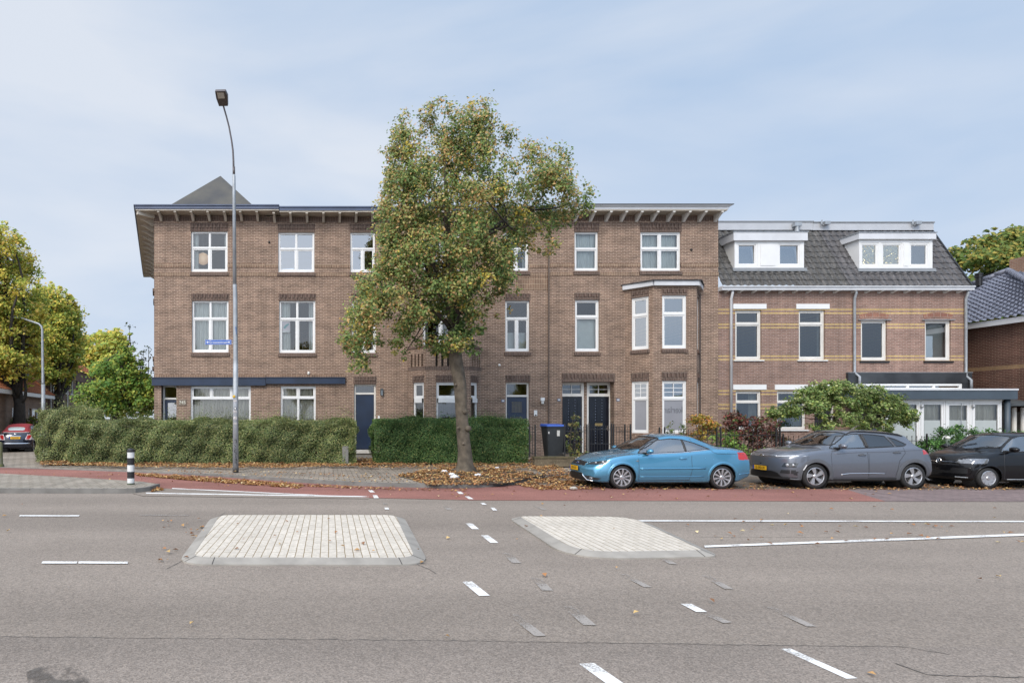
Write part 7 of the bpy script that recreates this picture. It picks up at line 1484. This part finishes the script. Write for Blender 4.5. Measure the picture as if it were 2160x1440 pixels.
zc = (z0 + z1) / 2
for s, xa in ((-1, x0 + .045), (1, x1 - .045)): wb.add([(xa, PD - .033, zc), (xa - s * .045, PD - .033, zc + .04), (xa - s * .045, PD - .033, zc - .04)], [(0, 1, 2)]); wb.box(min(xa - s * .045, xa - s * .08), max(xa - s * .045, xa - s * .08), PD - .034, PD - .031, zc - .012, zc + .012)
wb.build('sign_border', WHITE, sgn, fix=False)
text('sign_lettering', 'Groenestraat', .112, WHITE, sgn, ((x0 + x1) / 2, PD - .032, zc), sx=1.0)
mb = MB(); mb.box(x1, lx, PD - .02, PD - .005, zc - .05, zc - .03); mb.box(x1, lx, PD - .02, PD - .005, zc + .03, zc + .05); mb.tube([(lx, PD, zc - .065), (lx, PD, zc - .045)], .085, 14); mb.tube([(lx, PD, zc + .045), (lx, PD, zc + .065)], .085, 14); mb.build('sign_clamp', STEEL, lp)
mb = MB(); mb.tube([(xx_(498), PD - .09, z_(690)), (xx_(499.5), PD - .11, z_(706))], [.02, .008], 6); mb.build('cable_tie', M('blue tape', (.08, .16, .35), .6), lp)
mb = MB()
for (py, w_, h_) in ((845, .055, .07), (868, .06, .08), (881, .06, .10), (893, .055, .06)):
    vs = []; 
    for i in range(7):
        a = -math.pi / 2 + (i - 3) * w_ / 3 / .09; vs += [(lx + .0995 * math.cos(a), PD + .0995 * math.sin(a), z_(py) - h_ / 2), (lx + .0995 * math.cos(a), PD + .0995 * math.sin(a), z_(py) + h_ / 2)]
    mb.add(vs, [(2 * i, 2 * i + 2, 2 * i + 3, 2 * i + 1) for i in range(6)])
mb.build('sticker', M('torn sticker', (.55, .53, .52), .7, .4, 14, hue=(.33, .31, .30)), lp, fix=False)
mb = MB(); mb.lathe([(.03, -.004), (.044, -.004), (.044, .004), (.03, .004)], (lx, PD - .102, z_(861)), 20, 'y'); mb.build('ring_sticker', BLACK, lp)
mb = MB(); mb.lathe([(.001, -.003), (.03, -.003)], (lx, PD - .102, z_(861)), 20, 'y'); mb.build('round_sticker', WHITE, lp)
mb = MB(); mb.ball((xx_(494.5), PD - .10, z_(836)), .05, .02, .045, 10, 6); mb.build('yellow_sticker', M('yellow sticker', (.62, .38, .03), .6), lp)
gf = MB()
def strokes(pts):
    P_ = [];
    for (u, v) in pts: a = -math.pi / 2 + u / .098; P_.append((lx + .0985 * math.cos(a), PD + .0985 * math.sin(a), v))
    gf.tube(P_, .008, 5)
for st_ in ([(-.02, 1.02), (.03, 1.05), (.045, .98), (.03, .93)], [(-.03, .86), (.0, .84), (.03, .80)], [(-.02, .77), (-.01, .75)], [(.04, .73), (-.01, .70), (-.03, .64), (.0, .60)], [(-.01, .62), (.03, .62), (.035, .56), (.0, .53), (-.01, .56)], [(0, .5), (.03, .49), (.0, .45)], [(-.01, .40), (.03, .36), (.03, .43), (.05, .34)], [(.02, .33), (.05, .26), (.04, .2)], [(-.01, .30), (.0, .27)]): strokes([(a, b + .12) for a, b in st_])
gf.build('graffiti', BLACK, lp)
# ---- lamp post of the side street
LD = 34.5; lq = thing('street_lamp', 'slim grey street lamp with bent arm standing in the side street', 'street lamp', (X(90, LD), LD, 0)); a_ = lambda p: X(p, LD); b_ = lambda y: Z(y, LD)
mb = MB(); mb.tube([(a_(91), LD, 0), (a_(91), LD, b_(810))], .105, 12); mb.tube([(a_(91), LD, b_(810)), (a_(90.5), LD, b_(806)), (a_(89), LD, b_(695)), (a_(87), LD, b_(688)), (a_(82), LD, b_(683)), (a_(40), LD, b_(669))], [.105, .08, .06, .055, .05, .045], 12); mb.build('pole', GALV, lq, smooth=True)
mb = MB(); mb.hexa([(a_(16), LD - .1, b_(669)), (a_(38), LD - .1, b_(672)), (a_(38), LD + .1, b_(672)), (a_(16), LD + .1, b_(669)), (a_(17), LD - .08, b_(666.5)), (a_(40), LD - .08, b_(667.5)), (a_(40), LD + .08, b_(667.5)), (a_(17), LD + .08, b_(666.5))]); mb.build('lamp_head', GALV, lq, bevel=.02)
mb = MB(); mb.tube([(a_(91), LD, b_(876)), (a_(91), LD, b_(868))], .108, 12); mb.build('orange_sticker', M('orange sticker', (.5, .12, .05), .6), lq)
# ---- striped bollard and stone bollard
BD = F * (H - .118) / (1021 - CY); bx = X(276, BD)
bo = thing('striped_bollard', 'black and white striped bollard on the tip of the left traffic island', 'bollard', (bx, BD, .118)); hts = [(1020, 1008, 0), (1008, 994, 1), (994, 980, 0), (980, 965, 1), (965, 953, 0), (953, 949, 1)]; rb = 7.4 / F * BD
for (y0, y1, k) in hts: mb = MB(); mb.tube([(bx, BD, Z(y0, BD)), (bx, BD, Z(y1, BD) - .001)], rb * (1 if y0 > 955 else 1.08), 24); mb.build('stripe', M('bollard black', (.018, .018, .02), .4, .3, 9) if k else M('bollard white', (.66, .66, .65), .4, .12, 6), bo, smooth=False)
mb = MB(); mb.lathe([(rb * 1.08, 0), (rb * .9, .03), (rb * .3, .05), (.001, .052)], (bx, BD, Z(949, BD)), 24); mb.build('cap', M('bollard black', (.018, .018, .02), .4), bo, smooth=True)
mb = MB(); mb.tube([(bx, BD, .117), (bx, BD, Z(1018, BD))], rb * 1.06, 24); mb.build('foot', M('mossy foot', (.10, .12, .08), .8, .4, 9), bo)
SD = F * (H - .02) / (984 - CY); sb = thing('stone_bollard', 'weathered stone bollard cut by the left edge beside the cycle path', 'bollard', (X(1, SD), SD, .02)); mb = MB(); mb.lathe([(.13, 0), (.13, .06), (.09, .13), (.075, .5), (.078, .86), (.06, .92), (.001, .94)], (X(1, SD), SD, .02), 16); mb.build('post', M('mossy stone', (.12, .115, .09), .9, .45, 5, bump=.3, hue=(.11, .12, .04)), sb, smooth=True)
# ---- concrete post in the hedge
mb = MB(); qd = 23.32; mb.box(X(722, qd), X(735, qd), qd, qd + .22, .1, Z(941, qd)); o = mb.build('concrete_post', M('concrete post', (.20, .195, .18), .9, .2, 5, bump=.2), bevel=.02); tag(o, 'short grey concrete post half buried in the long hedge end', 'post')
# ---- wall fittings
def fit(name, lab, cat, px, py, w, h, mat, dep=.05, grp=None, D=D0, bev=.008):
    m_ = MB(); x, z = X(px, D), Z(py, D); m_.box(x - w / 2, x + w / 2, D - dep, D - .001, z - h / 2, z + h / 2); o = m_.build(name, mat, bevel=bev); return tag(o, lab, cat, grp)
o = fit('wall_lamp', 'black box lamp on brick beside the plain navy door', 'lamp', 805, 826, .13, .28, M('dark lamp', (.07, .08, .085), .4), .12); mb = MB(); mb.box(X(805, D0) - .045, X(805, D0) + .045, D0 - .125, D0 - .1205, Z(830, D0) - .07, Z(826, D0) + .03); mb.build('lamp_pane', GLASSD, o)
o = fit('doorbell', 'pale doorbell panel beside the plain navy door', 'doorbell', 799, 881, .09, .18, WHITE, .03); mb = MB(); mb.tube([(X(799, D0), D0 - .04, Z(883, D0)), (X(799, D0), D0 - .03, Z(883, D0))], .02, 10); mb.build('button', STEEL, o)
o = fit('intercom', 'white intercom panel on brick right of the grille door', 'intercom', 1129.5, 871, .14, .25, WHITE, .035); mb = MB(); mb.box(X(1129.5, D0) - .035, X(1129.5, D0) + .035, D0 - .04, D0 - .036, Z(875, D0) - .03, Z(875, D0) + .02); mb.build('speaker_slot', BLACK, o)
o = fit('wall_lamp', 'white lantern lamp on the brick above the wheelie bin', 'lamp', 1143, 842, .16, .14, WHITE, .14); mb = MB(); mb.box(X(1143, D0) - .05, X(1143, D0) + .05, D0 - .12, D0 - .03, Z(848, D0) - .07, Z(845, D0)); mb.build('lamp_glass', M('milky glass', (.6, .6, .56), .3), o)
for px, py, lab in ((1061, 845, 'small enamel number plate left of the grille door'), (1179, 843, 'small enamel number plate left of the twin front doors'), (1303.5, 843, 'small enamel number plate right of the twin front doors')):
    o = fit('house_number_plate', lab, 'house number', px, py, .14, .12, M('enamel blue', (.05, .09, .2), .3), .02, 'enamel number plates'); mb = MB(); x, z = X(px, D0), Z(py, D0); mb.box(x - .05, x + .05, D0 - .024, D0 - .0202, z - .035, z + .035); mb.build('plate_face', M('enamel white', (.62, .63, .63), .3, .3, 60), o)
for (px, py, lab) in ((651, 787, 'tiny white sensor box above the navy fascia board'), (1053, 770, 'small round cream vent cap above the grille door')):
    m_ = MB(); m_.ball((X(px, D0), D0 - .03, Z(py, D0)), .06, .05, .08 if px < 700 else .06, 12, 8); tag(m_.build('sensor_box' if px < 700 else 'vent_cover', CREAM, smooth=True), lab, 'vent cap')
for (px, py, lab) in ((568, 511, 'small dark wall anchor right of the top corner window'), (1457.5, 527, 'small dark wall anchor right of the top double window')):
    m_ = MB(); m_.ball((X(px, D0), D0 - .02, Z(py, D0)), .05, .05, .05, 10, 6); tag(m_.build('wall_anchor', BLACK, smooth=True), lab, 'wall anchor', 'dark wall anchors')
# ---- wheelie bin
wx, wy = X(1166, 23.6), 23.6; wz = .3; zt = Z(898, wy)
wbn = thing('wheelie_bin', 'black wheelie bin with blue lid standing beside the front doors', 'bin', (wx, wy, wz)); BINP = M('bin plastic', (.030, .034, .038), .5, .2, 6)
mb = MB(); mb.hexa([(wx - .28, wy - .3, wz + .02), (wx + .26, wy - .3, wz + .02), (wx + .22, wy + .25, wz + .02), (wx - .24, wy + .25, wz + .02), (wx - .34, wy - .37, zt - .02), (wx + .32, wy - .37, zt - .02), (wx + .32, wy + .36, zt - .02), (wx - .34, wy + .36, zt - .02)]); mb.box(wx - .36, wx + .34, wy - .39, wy + .38, zt - .07, zt - .02); mb.build('bin_body', BINP, wbn, bevel=.02)
mb = MB(); mb.hexa([(wx - .37, wy - .4, zt - .018), (wx + .36, wy - .4, zt - .018), (wx + .36, wy + .42, zt - .018), (wx - .37, wy + .42, zt - .018), (wx - .34, wy - .37, zt + .05), (wx + .33, wy - .37, zt + .05), (wx + .33, wy + .4, zt + .08), (wx - .34, wy + .4, zt + .08)]); mb.build('bin_lid', M('blue lid', (.035, .10, .42), .4, .1, 5), wbn, bevel=.015)
mb = MB(); mb.lathe([(.001, -.03), (.07, -.03), (.11, -.02), (.11, .02), (.07, .03), (.001, .03)], (wx + .2, wy - .30, wz + .11), 18, 'y'); mb.build('bin_wheel', RUBBER, wbn)
mb = MB(); mb.quad((wx + .02, wy - .372, zt - .38), (wx + .13, wy - .372, zt - .38), (wx + .13, wy - .386, zt - .16), (wx + .02, wy - .386, zt - .16)); mb.build('bin_sticker', M('paper label', (.62, .62, .6), .7, .25, 30), wbn, fix=False)
mb = MB()
for zz in (.24,): mb.quad((wx - .31, wy - .374, zt - zz - .05), (wx - .26, wy - .372, zt - zz - .05), (wx - .26, wy - .378, zt - zz + .03), (wx - .31, wy - .38, zt - zz + .03))
mb.build('bin_mark', M('paper label', (.62, .62, .6), .7), wbn, fix=False)
# ---- iron railings
IRON = M('wrought iron', (.018, .017, .017), .55, .35, 9)
def railing(lab, pts, z0, h, gap=.115, tall=None, grp=None, rails=(.12, .86), loops=()):
    """posts > finial; bars with their rails are one panel part"""
    root = thing('iron_railing', lab, 'railing', (*pts[0], z0), group=grp); pm = MB()
    for (a, b) in zip(pts, pts[1:]):
        a, b = Vector(a), Vector(b); n = max(2, int((b - a).length / gap))
        for i in range(1, n): p = a.lerp(b, i / n); pm.tube([(p.x, p.y, z0 + .06), (p.x, p.y, z0 + h)], .009, 5); pm.ball((p.x, p.y, z0 + h + .012), .016, .016, .026, 6, 4)
        for f_ in rails: pm.tube([(a.x, a.y, z0 + h * f_), (b.x, b.y, z0 + h * f_)], .011, 5)
    pm.build('bars', IRON, root)
    for p in pts:
        q = MB(); hh = h + .06; q.box(p[0] - .022, p[0] + .022, p[1] - .022, p[1] + .022, z0 - .02, z0 + hh); q.ball((p[0], p[1], z0 + hh + .03), .03, .03, .035, 8, 6); q.build('post', IRON, root)
    return root
rd = 22.42; fx_ = lambda px, D=rd: X(px, D)
zr = lambda y: Z(y, rd)
railing('short black iron railing between the hedge and the wheelie bin', [(fx_(1117), rd), (fx_(1129), rd)], .46, zr(902) - .46)
railing('black iron gate and railing in front of the left front door', [(fx_(1191), rd), (fx_(1238), rd)], .46, zr(901) - .46)
railing('black iron gate in front of the right front door', [(fx_(1243), rd + .02), (fx_(1290), rd + .02)], .46, zr(899) - .46, .1, rails=(.1, .42, .9))
railing('black iron railing panel right of the twin doors, bars close together', [(fx_(1294), rd), (fx_(1318), rd), (fx_(1330), rd)], .46, zr(901) - .46, .1)
railing('long black iron railing in front of the shrubs behind the blue car', [(fx_(1391), rd), (fx_(1402), rd), (fx_(1512), rd), (fx_(1520), rd), (fx_(1637), rd), (fx_(1645), rd)], .16, zr(907) - .16, .16)
railing('low dark railing half hidden between the grey and black cars', [(fx_(1652), rd), (fx_(1740), rd), (fx_(1850), rd), (fx_(1955), rd)], .16, zr(921) - .16, .17)
mb = MB(); gx, gy = X(1999, 22.2), 22.2; gp = thing('garden_post', 'green metal garden post with pale cap beside the evergreen bush', 'post', (gx, gy, .1)); mb.tube([(gx, gy, .1), (gx, gy, Z(925, gy))], .065, 12); mb.build('post', M('green grey post', (.13, .17, .13), .6, .25, 5), gp, smooth=True); mb = MB(); mb.ball((gx, gy, Z(923, gy)), .075, .075, .06, 12, 8); mb.build('cap', CREAM, gp, smooth=True)
# ---- dropped litter round the tree
rb_ = np.random.default_rng(11)
for (px, py, s, lab) in ((938, 996, .10, 'white crumpled plastic bag left of the tree trunk'), (953, 1002, .10, 'white crumpled plastic scrap just below the left-hand bag'), (959, 1008, .13, 'flat torn white plastic nearest the kerb by the tree'), (1009, 1003, .09, 'white paper scrap among leaves right of the trunk'), (1049, 988, .08, 'small white scrap by the hedge foot right of the tree'), (737, 976, .10, 'white scrap lying at the foot of the hedge post'), (1210, 1025, .10, 'pale rounded stone lying in leaves in front of the blue car')):
    D = F * (H - .11) / (py - CY); m_ = MB(); m_.ball((0, 0, 0), s, s * .6, s * .42, 12, 8); pale = 'stone' in lab; me = m_.mesh('crumpled_bag', M('pale stone', (.45, .42, .36), .8, .2, 8) if pale else M('white plastic', (.72, .72, .73), .45, .1, 9))
    for v in me.vertices: v.co *= 1 + (rb_.normal(0, .05 if pale else .22)); v.co.z = max(v.co.z, -s * .3)
    me.transform(Matrix.Translation((X(px, D), D, .11 + s * .3 if not pale else .06))); o = link('loose_stone' if pale else 'crumpled_bag', me); tag(o, lab, 'stone' if pale else 'litter')
# ---- rider with helmet seen over the small car
rd_ = 36.6; rxp = X(37, rd_)
pr = thing('person', 'person in dark jacket and white helmet riding away in the side street', 'person', (rxp, rd_, .06)); OFF[pr.name] = None
def skinbody(name, J, E, mat, parent):
    me = bpy.data.meshes.new(name); me.from_pydata([j[0] for j in J], E, []); o = bpy.data.objects.new('tmp', me); COL.objects.link(o); o.modifiers.new('s', 'SKIN'); sv = me.skin_vertices[0].data
    for v, j in zip(sv, J): v.radius = (j[1], j[2] if len(j) > 2 else j[1])
    sv[0].use_root = True; o.modifiers.new('u', 'SUBSURF').levels = 1; dg = bpy.context.evaluated_depsgraph_get(); dg.update(); m2 = bpy.data.meshes.new_from_object(o.evaluated_get(dg)); bpy.data.objects.remove(o); m2.materials.clear(); m2.materials.append(mat); m2.name = name; m2.polygons.foreach_set('use_smooth', [True] * len(m2.polygons)); return link(name, m2, parent, True)
J = [((0, 0, .82), .17, .15), ((0, .05, 1.1), .17, .13), ((0, .1, 1.36), .19, .12), ((0, .12, 1.46), .07), ((0, .14, 1.56), .09), ((0, .15, 1.68), .095), ((-.22, .12, 1.38), .075), ((-.3, .3, 1.15), .055), ((-.26, .52, 1.08), .04), ((.22, .12, 1.38), .075), ((.3, .3, 1.15), .055), ((.26, .52, 1.08), .04), ((-.12, .22, .8), .1), ((-.16, .42, .72), .075), ((-.16, .36, .34), .055), ((-.16, .46, .3), .045), ((.12, .22, .8), .1), ((.16, .42, .72), .075), ((.16, .36, .34), .055), ((.16, .46, .3), .045)]
Ed = [(0, 1), (1, 2), (2, 3), (3, 4), (4, 5), (2, 6), (6, 7), (7, 8), (2, 9), (9, 10), (10, 11), (0, 12), (12, 13), (13, 14), (14, 15), (0, 16), (16, 17), (17, 18), (18, 19)]
bd_ = skinbody('body', J, Ed, M('dark jacket', (.018, .018, .022), .8, .2, 8), pr)
mb = MB(); mb.ball((0, .14, 1.66), .145, .165, .155, 16, 12); mb.build('helmet', M('white helmet', (.62, .63, .66), .25, .1, 9), pr, True, smooth=True); mb = MB(); mb.tube([(.15 * math.cos(a), .14 + .168 * math.sin(a), 1.655) for a in np.linspace(math.pi, 2 * math.pi, 12)], .03, 6); mb.build('helmet_band', BLACK, pr, True)
pr.rotation_euler = (0, 0, R(15))
sc2 = thing('moped', 'dark moped ridden by the person in the white helmet', 'moped', (rxp, rd_, .06), R(15)); OFF[sc2.name] = None
for y in (-.42, .72): mb = MB(); mb.lathe([(.12, -.05), (.2, -.055), (.23, 0), (.2, .055), (.12, .05)], (0, 0, 0), 18, 'y'); me = mb.mesh('wheel', RUBBER); me.transform(Matrix.Translation((0, y, .23)) @ Matrix.Rotation(R(90), 4, 'Z')); link('wheel', me, sc2, True)
mb = MB(); mb.hexa([(-.14, -.6, .35), (.14, -.6, .35), (.14, .1, .3), (-.14, .1, .3), (-.16, -.65, .72), (.16, -.65, .72), (.16, .05, .76), (-.16, .05, .76)]); mb.hexa([(-.12, .05, .28), (.12, .05, .28), (.12, .5, .28), (-.12, .5, .28), (-.12, .05, .34), (.12, .05, .34), (.12, .5, .34), (-.12, .5, .34)]); mb.hexa([(-.16, .5, .28), (.16, .5, .28), (.14, .58, .28), (-.14, .58, .28), (-.14, .56, .95), (.14, .56, .95), (.12, .62, .95), (-.12, .62, .95)]); mb.build('body', M('moped paint', (.03, .03, .035), .3, coat=.6), sc2, True, bevel=.03)
mb = MB(); mb.tube([(-.32, .5, 1.06), (-.1, .56, 1.04), (.1, .56, 1.04), (.32, .5, 1.06)], .018, 8); mb.tube([(0, .57, .9), (0, .56, 1.04)], .025, 8); mb.build('handlebar', BLACK, sc2, True)
# ---- trees across the road, mirrored in the window panes
src = next(o for o in bpy.data.objects if o.name.startswith('lime_tree') and o.get('label', '').startswith('tall yellowing'))
for i, (x, y, rz) in enumerate(((-16, -15, .6), (-3, -17, 2.1), (11, -16, 3.4), (23, -15, 4.6), (34, -17, 5.5))):
    t = src.copy(); COL.objects.link(t); t.location = (x, y, 0); t.rotation_euler = (0, 0, rz); t.scale = (.8, .8, .8); t['label'] = ('first', 'second', 'third', 'fourth', 'fifth')[i] + ' lime tree from the left across the road behind the viewer'; t['group'] = 'lime trees across the road'
    for ch in src.children: c = ch.copy(); COL.objects.link(c); c.parent = t
bpy.context.view_layer.update()
